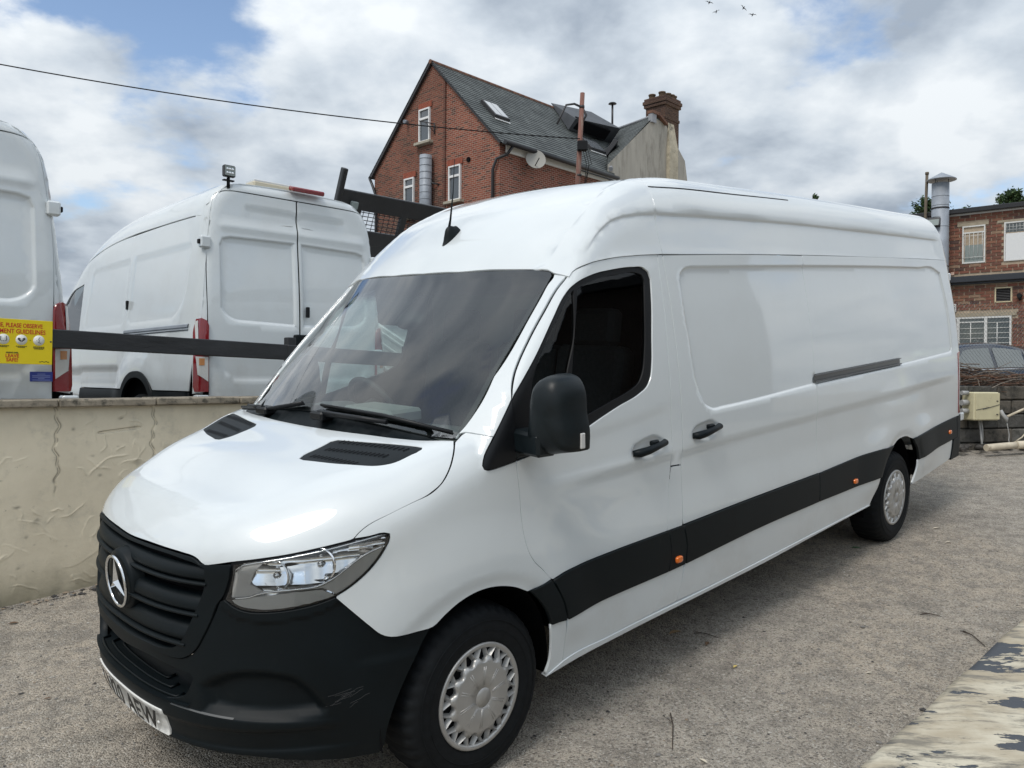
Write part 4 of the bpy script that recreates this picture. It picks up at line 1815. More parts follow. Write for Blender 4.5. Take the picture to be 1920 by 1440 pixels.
GAP = [(2.401, 2.121), (2.192, 2.111), (1.944, 2.087), (1.808, 2.062), (1.718, 2.027), (1.661, 1.979), (1.537, 1.859), (1.411, 1.733),
       (1.334, 1.65), (1.305, 1.616), (1.279, 1.582), (1.256, 1.548), (1.236, 1.51), (1.226, 1.478), (1.222, 1.367), (1.220, 1.264),
       (1.223, 1.211), (1.227, 1.152), (1.231, 1.053), (1.238, .965), (1.253, .901), (1.284, .846), (1.335, .796), (1.384, .745),
       (1.419, .687), (1.453, .621), (1.474, .55), (1.481, .481), (1.480, .407), (1.477, .352)]
APER = [(1.401, 1.68), (1.449, 1.732), (1.535, 1.825), (1.631, 1.923), (1.668, 1.953), (1.709, 1.976), (1.815, 2.011), (1.979, 2.039),
        (2.15, 2.054), (2.22, 2.053), (2.258, 2.033), (2.270, 1.998), (2.244, 1.855), (2.213, 1.716), (2.187, 1.585), (2.167, 1.527),
        (2.135, 1.489), (2.067, 1.458), (1.907, 1.416), (1.746, 1.369), (1.663, 1.342), (1.348, 1.282)]
GLASS = [(1.716, 1.950), (1.744, 1.968), (1.863, 1.997), (2.029, 2.021), (2.167, 2.030), (2.21, 2.02), (2.226, 1.992), (2.196, 1.856),
         (2.151, 1.65), (2.115, 1.549), (2.08, 1.508), (2.026, 1.484), (1.868, 1.443), (1.751, 1.414), (1.60, 1.378), (1.560, 1.371), (1.600, 1.562)]
QGLASS = [(1.690, 1.950), (1.650, 1.741), (1.575, 1.581), (1.530, 1.372), (1.345, 1.350), (1.352, 1.56), (1.409, 1.66), (1.489, 1.755),
          (1.6, 1.868), (1.657, 1.928)]
IND = [(2.512, 1.99), (2.530, 2.035), (2.575, 2.062), (2.640, 2.074), (3.927, 2.103), (6.01, 2.128), (6.426, 2.130), (6.59, 2.09),
       (6.640, 1.817), (6.661, 1.44), (6.640, 1.400), (6.58, 1.388), (5.405, 1.364), (3.911, 1.340), (2.80, 1.309), (2.700, 1.309), (2.625, 1.337),
       (2.57, 1.426), (2.525, 1.7)]
HAN1 = [(1.985, 1.20), (2.015, 1.232), (2.10, 1.250), (2.19, 1.252), (2.240, 1.228), (2.236, 1.188), (2.183, 1.157), (2.056, 1.153), (1.997, 1.172)]
HAN2 = [(2.487, 1.222), (2.520, 1.252), (2.60, 1.268), (2.69, 1.270), (2.742, 1.243), (2.735, 1.203), (2.69, 1.176), (2.56, 1.172), (2.50, 1.190)]
RAIL = [(3.914, 1.408), (5.374, 1.424), (5.370, 1.372), (3.908, 1.352)]
ARCH_F = [(.803, .710), (.849, .741), (.908, .773), (.972, .791), (1.039, .795), (1.111, .784), (1.187, .759), (1.251, .725), (1.317, .672),
          (1.358, .614), (1.386, .545)]
ARCH_R = [(4.773, .395), (4.835, .484), (4.914, .589), (5.022, .701), (5.080, .745), (5.162, .784), (5.248, .814), (5.347, .823), (5.45, .817), (5.535, .793),
          (5.600, .752), (5.657, .700), (5.704, .597), (5.704, .543), (5.660, .451), (5.619, .405)]
BUMP_TOP = [(.499, .880), (.54, .83), (.600, .757), (.615, .739), (.635, .723), (.656, .714), (.691, .709), (.748, .707), (.801, .710)]
LAMP = [(.209, 1.013), (.278, 1.027), (.358, 1.041), (.437, 1.055), (.518, 1.069), (.552, 1.076), (.603, 1.084), (.650, 1.089), (.667, 1.083),
        (.668, 1.069), (.655, 1.038), (.63, .998), (.6, .962), (.571, .935), (.542, .912), (.501, .886), (.461, .871), (.408, .858), (.356, .850),
        (.303, .846), (.263, .847), (.23, .855), (.201, .872), (.182, .888), (.193, .920), (.206, .974)]
RFIT = [(2.401, 2.121), (3.279, 2.148), (3.944, 2.160), (5.362, 2.182), (6.71, 2.195), (6.855, 2.196)]

_IND = spline(IND, .016)
_H1, _H2 = spline(HAN1, .014), spline(HAN2, .014)
_RL = np.array(RAIL)


def flank_relief(u, v):
    q = np.stack([u, v], 1)
    r = np.zeros(len(u))
    m = (u > 2.4) & (v > 1.2)
    if m.any():
        r[m] -= .013 * sstep(0, -.020, sdist(_IND, q[m]))
        r[m] -= .014 * sstep(.0025, -.0035, sdist(_RL, q[m]))
    for H in (_H1, _H2):
        c = H.mean(0)
        m = (np.abs(u - c[0]) < .25) & (np.abs(v - c[1]) < .15)
        if m.any():
            r[m] -= .022 * sstep(.002, -.032, sdist(H, q[m]))
    d = np.hypot(u - 1.02, v - .36)
    r += (.015 * sstep(.75, .52, d) - .011 * sstep(.50, .435, d)) * sstep(.40, .52, v)
    d = np.hypot(u - 5.35, v - .37)
    r += (.018 * sstep(.95, .54, d) - .010 * sstep(.52, .455, d)) * sstep(.42, .56, v)
    # pressed waist line and the shallow hollow below it
    zl = 1.135 + .012 * (u - 1.5)
    r -= .011 * sstep(zl + .012, zl - .05, v) * sstep(.78, .99, v) * sstep(1.35, 1.9, u) * sstep(6.8, 6.2, u)
    # band below the cab window
    zb = 1.28 + .10 * np.clip(u - 1.25, 0, 1.2)
    r -= .006 * sstep(zb + .02, zb - .05, v) * sstep(zl, zl + .05, v) * sstep(1.25, 1.5, u) * sstep(2.4, 2.2, u)
    return r


FLANK = Skin(BODY, rays_S, relief=flank_relief)
NOSE = Skin(BODY, rays_S)
TOP = Skin(BODY, rays_T, tmax=1.9)
HOODS = Skin(BODY, rays_H)
REAR = Skin(BODY, rays_B)

_ghx, _ghp = [1.6, 1.756, 1.945, 2.034, 2.127, 2.248, 2.39, 2.785, 3.338, 3.95, 5.438, 6.609, 7.0], [1.22, 1.161, 1.011, .965, .944, .931, .923, .911, .902, .895, .891, .869, .865]
_glx, _glp = [1.69, 1.808, 1.944, 2.192, 2.397, 3.279, 4.18, 5.362, 6.71, 6.9], [1.23, 1.18, 1.154, 1.13, 1.118, 1.093, 1.075, 1.06, 1.03, 1.03]


def roof_relief(u, v):
    a = np.abs(v)
    g, lo = np.interp(u, _ghx, _ghp), np.interp(u, _glx, _glp)
    t = np.clip((lo - a) / np.maximum(lo - g, .02), 0, 1)
    r = -.014 * sstep(g - .004, g + .016, a) * t ** .7 * sstep(1.74, 2.0, u) * sstep(6.75, 6.5, u)
    # pressed ribs along the load-bay roof
    rib = np.zeros(len(u))
    for yc in (0.0, .28, .56):
        rib = np.maximum(rib, sstep(.055, .035, np.abs(np.abs(u * 0 + .9 * np.tan(np.minimum(a, 1.2))) - yc)))
    r -= .007 * rib * sstep(2.9, 3.1, u) * sstep(6.6, 6.4, u) * (a < .62)
    # drip moulding beside the windscreen
    cpx, cpp = [1.69, 1.86, 2.048, 2.229, 2.367, 2.5], [1.114, .947, .818, .716, .679, .62]
    c = np.interp(u, cpx, cpp)
    r += .005 * sstep(c - .012, c, a) * sstep(2.62, 2.35, u)
    return r


ROOF = Skin(BODY, rays_R, relief=roof_relief)

# --- bonnet
hs = [(.591, -.8745), (.62, -.8775), (.662, -.883), (.808, -.911), (.926, -.930), (1.059, -.9485), (1.136, -.9505), (1.213, -.931), (1.254, -.905), (1.303, -.854)]
hr = [(1.303, -.851), (1.23, -.749), (1.189, -.623), (1.157, -.441), (1.133, -.265), (1.124, -.114), (1.121, 0)]
hf = [(.281, 0), (.287, -.17), (.292, -.305), (.297, -.416), (.298, -.462), (.294, -.486), (.287, -.503), (.283, -.520), (.290, -.545), (.302, -.576), (.317, -.61),
      (.353, -.682), (.401, -.748), (.464, -.805), (.545, -.855), (.58, -.871)]
half = hf + hs + hr[1:]
hood_poly = half + [(a, -b) for a, b in half[::-1]][1:-1]
VENT = [(.843, -.357), (.883, -.336), (.96, -.332), (1.042, -.329), (1.066, -.352), (1.089, -.467), (1.169, -.774), (1.175, -.798), (1.160, -.810),
        (1.127, -.811), (1.007, -.778), (.959, -.744), (.895, -.610), (.840, -.395)]
vm = [(a, -b) for a, b in VENT]
hood = panel('bonnet', HOODS, hood_poly, PAINT, VAN, holes=[VENT, vm], h=.024, both=False, thick=.02, gap=.0014)[0]
vents = panel('bonnet_vent', HOODS, VENT, PLASTIC, hood, h=.03, off=-.003, gap=-.001, thick=.01)
for sgn, vo in zip((1, -1), vents):
    ss_ = MB()
    for row in range(3):
        for k in range(15):
            f = (k + .6) / 15.4
            yy = -(.375 + f * (.355 if row < 2 else .40))
            uu = .893 + row * .082 + f * (.045 if row == 0 else .07)
            if not inside(np.array(VENT), np.array([[uu + .012, yy], [uu - .012, yy]])).all():
                continue
            p, n = HOODS.at([uu - .016, uu + .016], [yy + .004, yy - .004], -.001)
            d = p[1] - p[0]
            w = np.cross(n[0], d)
            w = w / np.linalg.norm(w) * .0035
            q = [p[0] - w, p[0] + w, p[1] + w, p[1] - w]
            q = [(a[0], sgn * a[1], a[2]) for a in q]
            ss_.quad(*(q if sgn > 0 else q[::-1]))
    tag(ss_.build('vent_slots', VOID, vo), kind='stuff')
panel('bonnet_liner', HOODS, inset(spline(hood_poly, .05), -.04), VOID, VAN, h=.06, off=-.03, gap=0, thick=0, both=False, raw=True)

# --- front wing
wing = ([(.556, 1.081), (.570, 1.098), (.588, 1.113), (.674, 1.152), (.744, 1.177), (.825, 1.204), (.870, 1.234), (.918, 1.288), (.945, 1.325), (.977, 1.358)] +
        [(1.012, 1.369), (1.045, 1.387), (1.082, 1.381), (1.116, 1.374), (1.053, 1.290), (1.046, 1.272), (1.051, 1.258), (1.066, 1.252), (1.119, 1.254), (1.218, 1.264)] +
        GAP[16:24] + [(1.317, .732)] + ARCH_F[7::-1] + BUMP_TOP[-2::-1] + LAMP[15:7:-1] + [(.650, 1.089), (.603, 1.084)])
panel('front_wing', FLANK, wing, PAINT, VAN, h=.022, gap=.0014)
# --- windscreen pillar
ws_s = [(1.000, 1.368), (1.04, 1.398), (1.118, 1.466), (1.269, 1.613), (1.459, 1.803), (1.581, 1.923), (1.637, 1.979), (1.664, 2.004), (1.676, 2.018)]
panel('windscreen_pillar', FLANK, ws_s + [(1.694, 2.008)] + GAP[5:13] + [(1.118, 1.374), (1.082, 1.381), (1.045, 1.387)], PAINT, VAN, h=.025)
panel('mirror_sail', FLANK, [(1.236, 1.51), (1.118, 1.374), (1.053, 1.290), (1.046, 1.272), (1.051, 1.258), (1.066, 1.252), (1.119, 1.254), (1.217, 1.264), (1.222, 1.367), (1.226, 1.478)],
      TRIM, VAN, h=.03, off=.004)
# --- cab door
door_poly = (GAP[1:13] + [(1.318, 1.594)] + APER + [(1.220, 1.264)] + GAP[16:24] + [(1.392, .741), (1.459, .751), (1.565, .756), (1.852, .762), (2.249, .762), (2.267, .888),
             (2.284, .983), (2.301, 1.075), (2.315, 1.425), (2.340, 1.843), (2.355, 2.120)])
hl1 = [np.vstack([P, P[:1]]) for P in (_H1, inset(_H1, .016), inset(_H1, .03))]
doors = panel('cab_door', FLANK, door_poly, PAINT, VAN, h=.024, lines=hl1)
ap = [(1.220, 1.264), (1.222, 1.434), (1.236, 1.51), (1.318, 1.594)] + APER
frames = panel('window_frame', FLANK, ap, RUBBER, VAN, holes=[GLASS, QGLASS], h=.03, off=-.008, thick=.02, gap=0)
gl_ = panel('window_pane', FLANK, GLASS, SIDEGLASS, VAN, h=.06, off=-.016, thick=0, gap=-.004)
qg_ = panel('quarter_light', FLANK, QGLASS, SIDEGLASS, VAN, h=.06, off=-.016, thick=0, gap=-.004)
for i in (0, 1):
    for o in (frames[i], gl_[i], qg_[i]):
        o.parent = doors[i]
panel('door_pillar', FLANK, [(2.355, 2.120), (2.340, 1.843), (2.315, 1.425), (2.301, 1.075), (2.392, 1.070), (2.400, 1.326), (2.401, 1.534), (2.401, 2.121)], PAINT, VAN, h=.05, gap=.0030)
panel('fuel_flap', FLANK, [(2.301, 1.072), (2.284, .983), (2.267, .888), (2.249, .762), (2.378, .762), (2.393, .906), (2.392, 1.066)], PAINT, VAN, h=.04, gap=.0016)
low_l = [(1.484, .544), (1.614, .552), (1.786, .556), (2.035, .557), (2.241, .557)]
panel('lower_door_skin', FLANK, low_l + [(2.215, .488), (2.179, .422), (2.138, .372), (1.801, .364), (1.477, .352), (1.480, .407), (1.481, .481)], PAINT, VAN, h=.04, gap=.0012)
panel('pillar_foot', FLANK, [(2.241, .557), (2.390, .560), (2.374, .462), (2.342, .376), (2.138, .372), (2.179, .422), (2.215, .488)], PAINT, VAN, h=.04, gap=.0016)
panel('wing_foot', FLANK, [(1.386, .545), (1.472, .545), (1.481, .481), (1.480, .407), (1.477, .345), (1.368, .321), (1.393, .380), (1.396, .443)], PAINT, VAN, h=.03)
# --- sliding door and load-bay side
side_lines = [np.vstack([P, P[:1]]) for P in (_IND, inset(_IND, .010), inset(_IND, .020))]
hl2 = [np.vstack([P, P[:1]]) for P in (_H2, inset(_H2, .016), inset(_H2, .03))]
rl_ = [np.vstack([P, P[:1]]) for P in (spline(inset(_RL, -.003), .02), spline(inset(_RL, .004), .02))]
slide = [(3.944, 2.160), (3.932, 1.638), (3.919, 1.13), (3.918, .776)]
panel('sliding_door', FLANK, [(2.401, 2.121), (3.279, 2.148)] + slide + [(2.877, .770), (2.386, .763), (2.393, .906), (2.392, 1.066), (2.400, 1.326), (2.401, 1.534)],
      PAINT, VAN, h=.026, gap=.0040, lines=side_lines + hl2)
panel('load_bay_side', FLANK, slide[::-1] + [(5.362, 2.182), (6.71, 2.195), (6.845, 2.196), (6.868, 1.8), (6.872, 1.2), (6.872, .824), (6.604, .820), (6.126, .804), (5.90, .798)]
      + [(5.72, .792), (5.575, .782)] + ARCH_R[9:4:-1] + [(4.951, .790), (4.606, .793), (4.289, .786)], PAINT, VAN, h=.026, gap=.0009, lines=side_lines + rl_)
panel('lower_sliding_door', FLANK, [(2.404, .560), (3.127, .586), (3.917, .593), (3.900, .45), (3.880, .392), (3.16, .371), (2.345, .376), (2.374, .462)], PAINT, VAN, h=.05, gap=.0012)
panel('lower_rear_skin', FLANK, [(3.917, .593), (4.608, .590), (4.914, .589), (4.835, .484), (4.780, .410), (3.880, .392), (3.900, .45)], PAINT, VAN, h=.05, gap=.0010)
panel('rear_corner_skin', FLANK, [(6.636, .634), (6.131, .617), (5.883, .606), (5.707, .597), (5.704, .543), (5.660, .451), (5.625, .405), (6.50, .455), (6.60, .470)], PAINT, VAN, h=.05)
panel('sill', FLANK, [(1.371, .317), (1.516, .330), (1.927, .343), (2.601, .350), (3.159, .356), (4.058, .384), (4.76, .402), (4.775, .409), (3.88, .392), (2.601, .368), (1.801, .362), (1.476, .350)],
      PAINT, VAN, h=.04, off=.006, thick=.03, gap=0)
# --- black protective strips
for poly in ([(1.392, .740), (1.459, .751), (1.565, .756), (1.852, .762), (2.247, .762), (2.266, .667), (2.241, .557), (2.035, .557), (1.786, .556), (1.614, .552), (1.480, .544), (1.455, .625), (1.42, .69)],
             [(1.258, .727), (1.317, .734), (1.380, .744), (1.450, .624), (1.472, .545), (1.386, .545), (1.357, .614), (1.314, .672)],
             [(2.251, .762), (2.378, .762), (2.402, .655), (2.390, .560), (2.243, .557), (2.268, .667)],
             [(2.386, .763), (2.877, .770), (3.918, .776), (3.923, .686), (3.917, .593), (3.127, .586), (2.398, .560), (2.410, .655)],
             [(3.924, .776), (4.289, .786), (4.606, .793), (4.951, .790), (5.160, .786), (5.080, .742), (5.022, .701), (4.951, .634), (4.914, .589), (4.608, .590), (4.29, .590), (3.923, .593), (3.929, .686)],
             [(5.566, .784), (5.72, .792), (5.90, .798), (6.126, .804), (6.604, .820), (6.72, .823), (6.74, .640), (6.636, .634), (6.131, .617), (5.883, .606), (5.707, .597), (5.665, .695), (5.60, .752)]):
    panel('side_strip', FLANK, poly, PLASTIC, VAN, h=.05, off=.010, thick=.02, gap=.0022)
# --- roof
rl_half = [(1.565, 0), (1.566, .087), (1.573, .45), (1.583, .692), (1.612, .90), (1.637, 1.02), (1.665, 1.105), (1.681, 1.150), (1.679, 1.184), (1.694, 1.238), (1.719, 1.212), (1.808, 1.18), (1.944, 1.154), (2.192, 1.13), (2.397, 1.119)]
joint = [(2.397, 1.118), (2.39, .923), (2.447, .769), (2.49, .694), (2.58, .60), (2.66, .45), (2.70, .25), (2.71, 0)]
sym = lambda hlf: hlf + [(a, -b) for a, b in hlf[::-1]][1:-1]
rfl = []
for sg in (1, -1):
    for dlt in (-.004, .006, .016):
        rfl.append(spline([(x, sg * (p_ + dlt)) for x, p_ in zip(_ghx, _ghp)], .02, 179, closed=False))
    for dlt in (-.012, 0):
        rfl.append(spline([(x, sg * (p_ + dlt)) for x, p_ in zip([1.71, 1.86, 2.048, 2.229, 2.367, 2.5], [1.105, .947, .818, .716, .679, .62])], .02, 179, closed=False))
panel('cab_roof', ROOF, sym(rl_half + joint[1:]), PAINT, VAN, h=.030, both=False, gap=.0016, lines=rfl)
rear_r = joint[::-1] + [(3.279, 1.093), (4.18, 1.075), (5.362, 1.06), (6.71, 1.03), (6.82, 1.03), (6.80, .85), (6.74, .6), (6.72, 0)]
panel('load_bay_roof', ROOF, sym(rear_r), PAINT, VAN, h=.040, both=False, gap=.0012, lines=rfl)
for sg in (1, -1):
    m = MB()
    us, ps = np.linspace(2.452, 3.968, 40), np.interp(np.linspace(2.452, 3.968, 40), [2.447, 2.727, 3.266, 3.968], [.769, .771, .76, .741])
    p, n = ROOF.at(us, ps * sg, -.003)
    m.tube(p, .006, 6)
    m.build('roof_seal', RUBBER, VAN)
# --- rear face
ypos = [(0.004, .50), (.93, .50), (.90, 1.3), (.86, 1.9), (.78, 2.3), (.66, 2.49), (.004, 2.52)]
rd = panel('rear_door', REAR, ypos, PAINT, VAN, h=.08)
panel('tail_lamp', FLANK, [(6.79, .845), (6.90, .845), (6.90, 1.40), (6.79, 1.38)], REDLENS, VAN, h=.08, off=.006, thick=.02)
panel('rear_bumper_corner', FLANK, [(6.74, .823), (6.88, .828), (6.89, .46), (6.60, .452), (6.65, .634), (6.752, .640)], PLASTIC, VAN, h=.06, off=.008, thick=.02)
for sg in (-1, 1):
    for zz, yy in ((.80, .950), (1.5, .86), (2.05, .80)):
        m = MB()
        m.bbox((6.925, sg * yy, zz), (.035, .020, .035), .008)
        m.build('hinge', PAINT, rd[0 if sg < 0 else 1])
# --- windscreen, cowl, wipers
gl_side = [(1.037, -.847), (1.07, -.846), (1.137, -.845), (1.269, -.833), (1.459, -.815), (1.581, -.797), (1.637, -.789), (1.672, -.783), (1.687, -.765), (1.687, -.735)]
gl_half = [(.905, 0), (.912, -.2), (.935, -.42), (.972, -.62), (1.020, -.80)] + gl_side + [(1.637, -.568), (1.583, -.288), (1.566, -.1), (1.565, 0)]
gp = spline(sym([(a, b) for a, b in gl_half]), .04)
screen = panel('windscreen', TOP, gp, WINDSCREEN, VAN, h=.06, off=-.004, thick=0, gap=.003, both=False, raw=True)[0]
inner = inset(gp, .030)
panel('screen_border', TOP, gp, TRIM, screen, holes=[inner], h=.04, off=-.010, thick=0, gap=.002, both=False, raw=True)
cw_half = [(.849, 0), (.853, -.114), (.858, -.265), (.881, -.441), (.910, -.623), (.945, -.749), (1.005, -.846), (1.040, -.846), (1.025, -.80), (.977, -.62), (.940, -.42), (.917, -.2), (.910, 0)]
panel('cowl', TOP, sym(cw_half), PLASTIC, VAN, h=.04, off=-.018, thick=.03, gap=0, both=False)


def glass_pt(x, y, o=.02):
    p, n = TOP.at([x], [y], o)
    return Vector(p[0])


for (arm, blade) in ([(.925, .46), (.930, .66)], [(.940, .76), (.920, .40), (.925, .10)]), ([(.895, -.10), (.955, -.52)], [(.925, -.06), (.965, -.46), (1.045, -.815)]):
    m = MB()
    m.tube([glass_pt(*q, .032) for q in arm], [.014, .010], 8)
    m.tube([glass_pt(*q, .020) for q in blade], [.007, .010, .008], 6)
    m.tube([glass_pt(*q, .008) for q in blade], .005, 4)
    p = glass_pt(*arm[0], .012)
    m.bbox(p, (.035, .05, .02), .01)
    m.build('wiper', TRIM, VAN)
# --- rear-view camera pod and aerial
m = MB()
p = glass_pt(1.50, 0.02, -.035)
for k, (dx, dz, r) in enumerate([(0, 0, .07)]):
    m.lathe([(0, -.02), (.06, -.02), (.085, .0), (.075, .05), (.045, .12), (.030, .19), (0, .20)], 20,
            Matrix.Translation(p + Vector((-.04, 0, -.16))) @ Matrix.Rotation(radians(38), 4, 'Y') @ Matrix.Diagonal((.45, 1.3, 1, 1)))
m.build('camera_pod', CABIN, VAN)
q0, qn = ROOF.at([1.70, 1.755, 1.81], [0., 0., 0.], 0.0)
m = MB()
cx_ = Vector(q0[1])
t_ = (Vector(q0[2]) - Vector(q0[0])).normalized()
nn = Vector(qn[1])
Mx = frame(cx_, t_, Vector((0, 1, 0)))
prof = []
for k in range(13):
    a = k / 12
    xx = -.068 + .136 * a
    w = .030 * sqrt(max(0, 1 - (abs(a - .55) / .56) ** 2.4)) + .002
    hgt = .004 + .050 * sstep(.02, .62, a) * (1 - .55 * float(sstep(.70, 1, a)))
    prof.append((xx, w, float(hgt)))
vs, fs = [], []
for xx, w, hh in prof:
    for j in range(9):
        f = -1 + 2 * j / 8
        vs.append(Mx @ Vector((xx, w * f, -.004 + (hh + .004) * max(0, 1 - abs(f) ** 2.2))))
for i in range(12):
    for j in range(8):
        fs.append((i * 9 + j, i * 9 + 9 + j, i * 9 + 10 + j, i * 9 + 1 + j))
m.add(vs, fs, True)
base_p = Mx @ Vector((.020, 0, .040))
m.tube([base_p, base_p + Vector((.012, 0, .05)), base_p + Vector((.035, 0, .19)), base_p + Vector((.050, 0, .36))], [.008, .0055, .003, .0018], 8)
m.build('aerial', PLASTIC, VAN)

# --- bumper, grille, lamps, number plate
CS = -.3208
_FOG = spline([(.09, .575), (.16, .622), (.271, .643), (.343, .631), (.385, .614), (.418, .582), (.451, .532), (.470, .49), (.455, .464), (.35, .454), (.2, .462), (.10, .478)], .03)


def bump_relief(u, v):
    a = np.abs(u - CS) + CS                                   # fold both sides on the near one
    q = np.stack([a, v], 1)
    led = np.interp(a, [-.32, -.14, .05, .20, .46], [.486, .488, .482, .470, .452])
    fade = sstep(.52, .42, a)
    r = .005 * sstep(led + .004, led - .012, v) * fade
    r -= .014 * sstep(.428, .405, v) * fade
    r += .012 * sstep(.345, .325, v) * sstep(.60, .40, a)
    m = (a > -.05) & (v < .7) & (v > .40)
    if m.any():
        r[m] -= .034 * sstep(.006, -.045, sdist(_FOG, q[m])) * sstep(led[m] - .012, led[m] + .004, v[m])
    # shelf just under the head lamps
    lb = np.interp(a, [.18, .23, .30, .36, .41, .46, .54], [.888, .855, .846, .850, .858, .871, .912])
    r += .007 * sstep(lb - .040, lb - .028, v) * sstep(.10, .22, a)
    # swage running into the wheel arch
    r += .006 * sstep(.50, .62, a) * sstep(.66, .62, v)
    return r


BUMP = Skin(BODY, rays_S, relief=bump_relief)
GO = [(-.282, .648), (-.135, .653), (-.009, .651), (.026, .655), (.054, .667), (.084, .696), (.112, .747), (.139, .807), (.170, .883)]
BA = [(.797, .7085), (.763, .658), (.726, .594), (.690, .521), (.660, .446), (.637, .369), (.620, .291), (.608, .273)]
bh = ([(CS, .645)] + GO + LAMP[23:14:-1] + BUMP_TOP[:-1] + BA + [(.491, .279), (.366, .295), (.266, .312), (.116, .318), (.017, .320), (CS, .324)])
bsym = lambda hlf: hlf + mirror_s(hlf[::-1])[1:-1]
INT = [(CS, .612), (-.136, .624), (-.034, .617), (.060, .604), (.069, .590), (.055, .555), (.035, .522), (-.010, .500), (-.08, .4915), (-.142, .490), (CS, .488)]
ledge = np.array([(x, float(np.interp(abs(x - CS) + CS, [-.32, -.14, .05, .20, .46], [.486, .488, .482, .470, .452]))) for x in np.linspace(CS - .79, CS + .79, 90)])
bumper = panel('front_bumper', BUMP, bsym(bh), PLASTIC, VAN, holes=[bsym(INT)], h=.014, both=False, step=.022, thick=.03,
               lines=[ledge + [0, .005], ledge - [0, .004], ledge - [0, .013]])[0]
# intake step with raised treads
m = MB()
us = np.linspace(CS - .375, CS + .375, 60)
rows = []
for (dz, of) in ((.0, .012), (.004, -.02), (.012, -.060), (.020, -.105), (.12, -.115)):
    p, n = NOSE.at(us, np.full(60, .490 + dz), of)
    rows.append(p)
vs = np.concatenate(rows)
m.add(vs, [(i * 60 + k, i * 60 + k + 1, (i + 1) * 60 + k + 1, (i + 1) * 60 + k) for i in range(4) for k in range(59)], True)
stp = m.build('bumper_step', PLASTIC, bumper)
for of, w in ((-.012, .31), (-.042, .25), (-.072, .19)):
    m = MB()
    uu = np.linspace(CS - w, CS + w, 30)
    p, n = NOSE.at(uu, np.full(30, .497 + (-of) * .2), of)
    pts = [Vector(q) for q in p]
    pts = [pts[0] + Vector((.03, 0, .003))] + pts + [pts[-1] + Vector((.03, 0, .003))]
    m.tube(pts, .0055, 6)
    m.build('tread', PLASTIC, stp)
m = MB()
p, n = NOSE.at(np.linspace(-.02, .055, 8), np.full(8, .585), -.05)
for i in range(7):
    m.tube([Vector(p[i]) + Vector((0, 0, -.004)), Vector(p[i]) * .5 + Vector(p[i + 1]) * .5 + Vector((0, 0, .006))], .003, 4)
m.build('script_badge', LAMPGREY, bumper)

# grille
GI = [(.112, 1.001), (.117, .989), (.120, .949), (.109, .897), (.087, .841), (.057, .772), (.040, .735), (.018, .706), (-.009, .687), (-.037, .679), (-.135, .675), (-.24, .671), (CS, .669)]
gtop = [(CS, 1.020), (-.176, 1.024), (-.062, 1.026), (.03, 1.024), (.066, 1.022), (.086, 1.014), (.100, 1.004), (.110, 1.004), (.160, 1.007), (.204, 1.013), (.204, .985), (.191, .93), (.176, .890)]
gout = bsym(gtop + GO[::-1] + [(CS, .645)])
gin = bsym([(CS, 1.006), (-.176, 1.010), (.03, 1.008), (.09, 1.000)] + GI[1:])
grille = panel('grille_surround', NOSE, gout, PLASTIC, VAN, holes=[gin], h=.022, off=.006, both=False, thick=.05)[0]
panel('grille_back', NOSE, inset(spline(gin, .04), -.02), VOID, grille, h=.06, off=-.06, gap=0, thick=0, both=False, raw=True)
giz = [b for a, b in GI[1:12]][::-1]
gis = [a for a, b in GI[1:12]][::-1]
for k, zl in enumerate((.942, .830, .716)):
    se = float(np.interp(zl + .02, giz, gis)) + .006
    us = np.linspace(2 * CS - se, se, 48)
    ends = sstep(.0, .10, np.abs(us - CS) - (.115 if k < 2 else -.2))
    m = MB()
    prof = [(.062, -.050), (.056, -.018), (.046, -.006), (.030, -.001), (.014, .002), (.006, .000), (.004, -.030)]
    if k == 2:
        prof = [(.070, -.050), (.062, -.022), (.046, -.010), (.024, -.004), (.010, .000), (.006, -.030)]
    rows = []
    for dz, of in prof:
        p, n = NOSE.at(us, zl + dz + 0 * us, of)
        rows.append(p)
    vs = np.concatenate(rows)
    m.add(vs, [(i * 48 + j, i * 48 + j + 1, (i + 1) * 48 + j + 1, (i + 1) * 48 + j) for i in range(len(prof) - 1) for j in range(47)], True)
    rows = []
    lip = [(-.001, -.040), (-.003, .008), (-.008, .011), (-.013, .008), (-.014, -.040)]
    for dz, of in lip:
        p, n = NOSE.at(us, zl + dz + 0 * us, of)
        rows.append(p)
    m.add(np.concatenate(rows), [(i * 48 + j, i * 48 + j + 1, (i + 1) * 48 + j + 1, (i + 1) * 48 + j) for i in range(4) for j in range(47)], True)
    m.build('grille_slat', PLASTIC, grille)
# round star emblem on its boss
pc, ncn = NOSE.at([CS], [.853], .016)
Ms = frame(pc[0], Vector((0, -1, 0)), Vector((-.05, 0, 1)))
m = MB()
m.lathe([(0, -.006), (.098, -.006), (.118, -.012), (.122, -.02), (.128, -.06)], 48, Ms)
star = m.build('emblem', PLASTIC, grille)
m = MB()
ring = [(.098 + .0065 * cos(t), .006 + .0065 * sin(t)) for t in np.linspace(0, 2 * pi, 12, endpoint=False)]
m.lathe(ring, 56, Ms, closed=True)
for k in range(3):
    a = pi / 2 + k * 2 * pi / 3
    tip = Vector((.096 * cos(a), .096 * sin(a), .006))
    l_ = Vector((.017 * cos(a + pi / 3), .017 * sin(a + pi / 3), .004))
    r_ = Vector((.017 * cos(a - pi / 3), .017 * sin(a - pi / 3), .004))
    c_ = Vector((0, 0, .020))
    q = [Ms @ x for x in (c_, l_, tip, r_)]
    m.add(q, [(0, 2, 1), (0, 3, 2)])
m.build('star', CHROME, star)

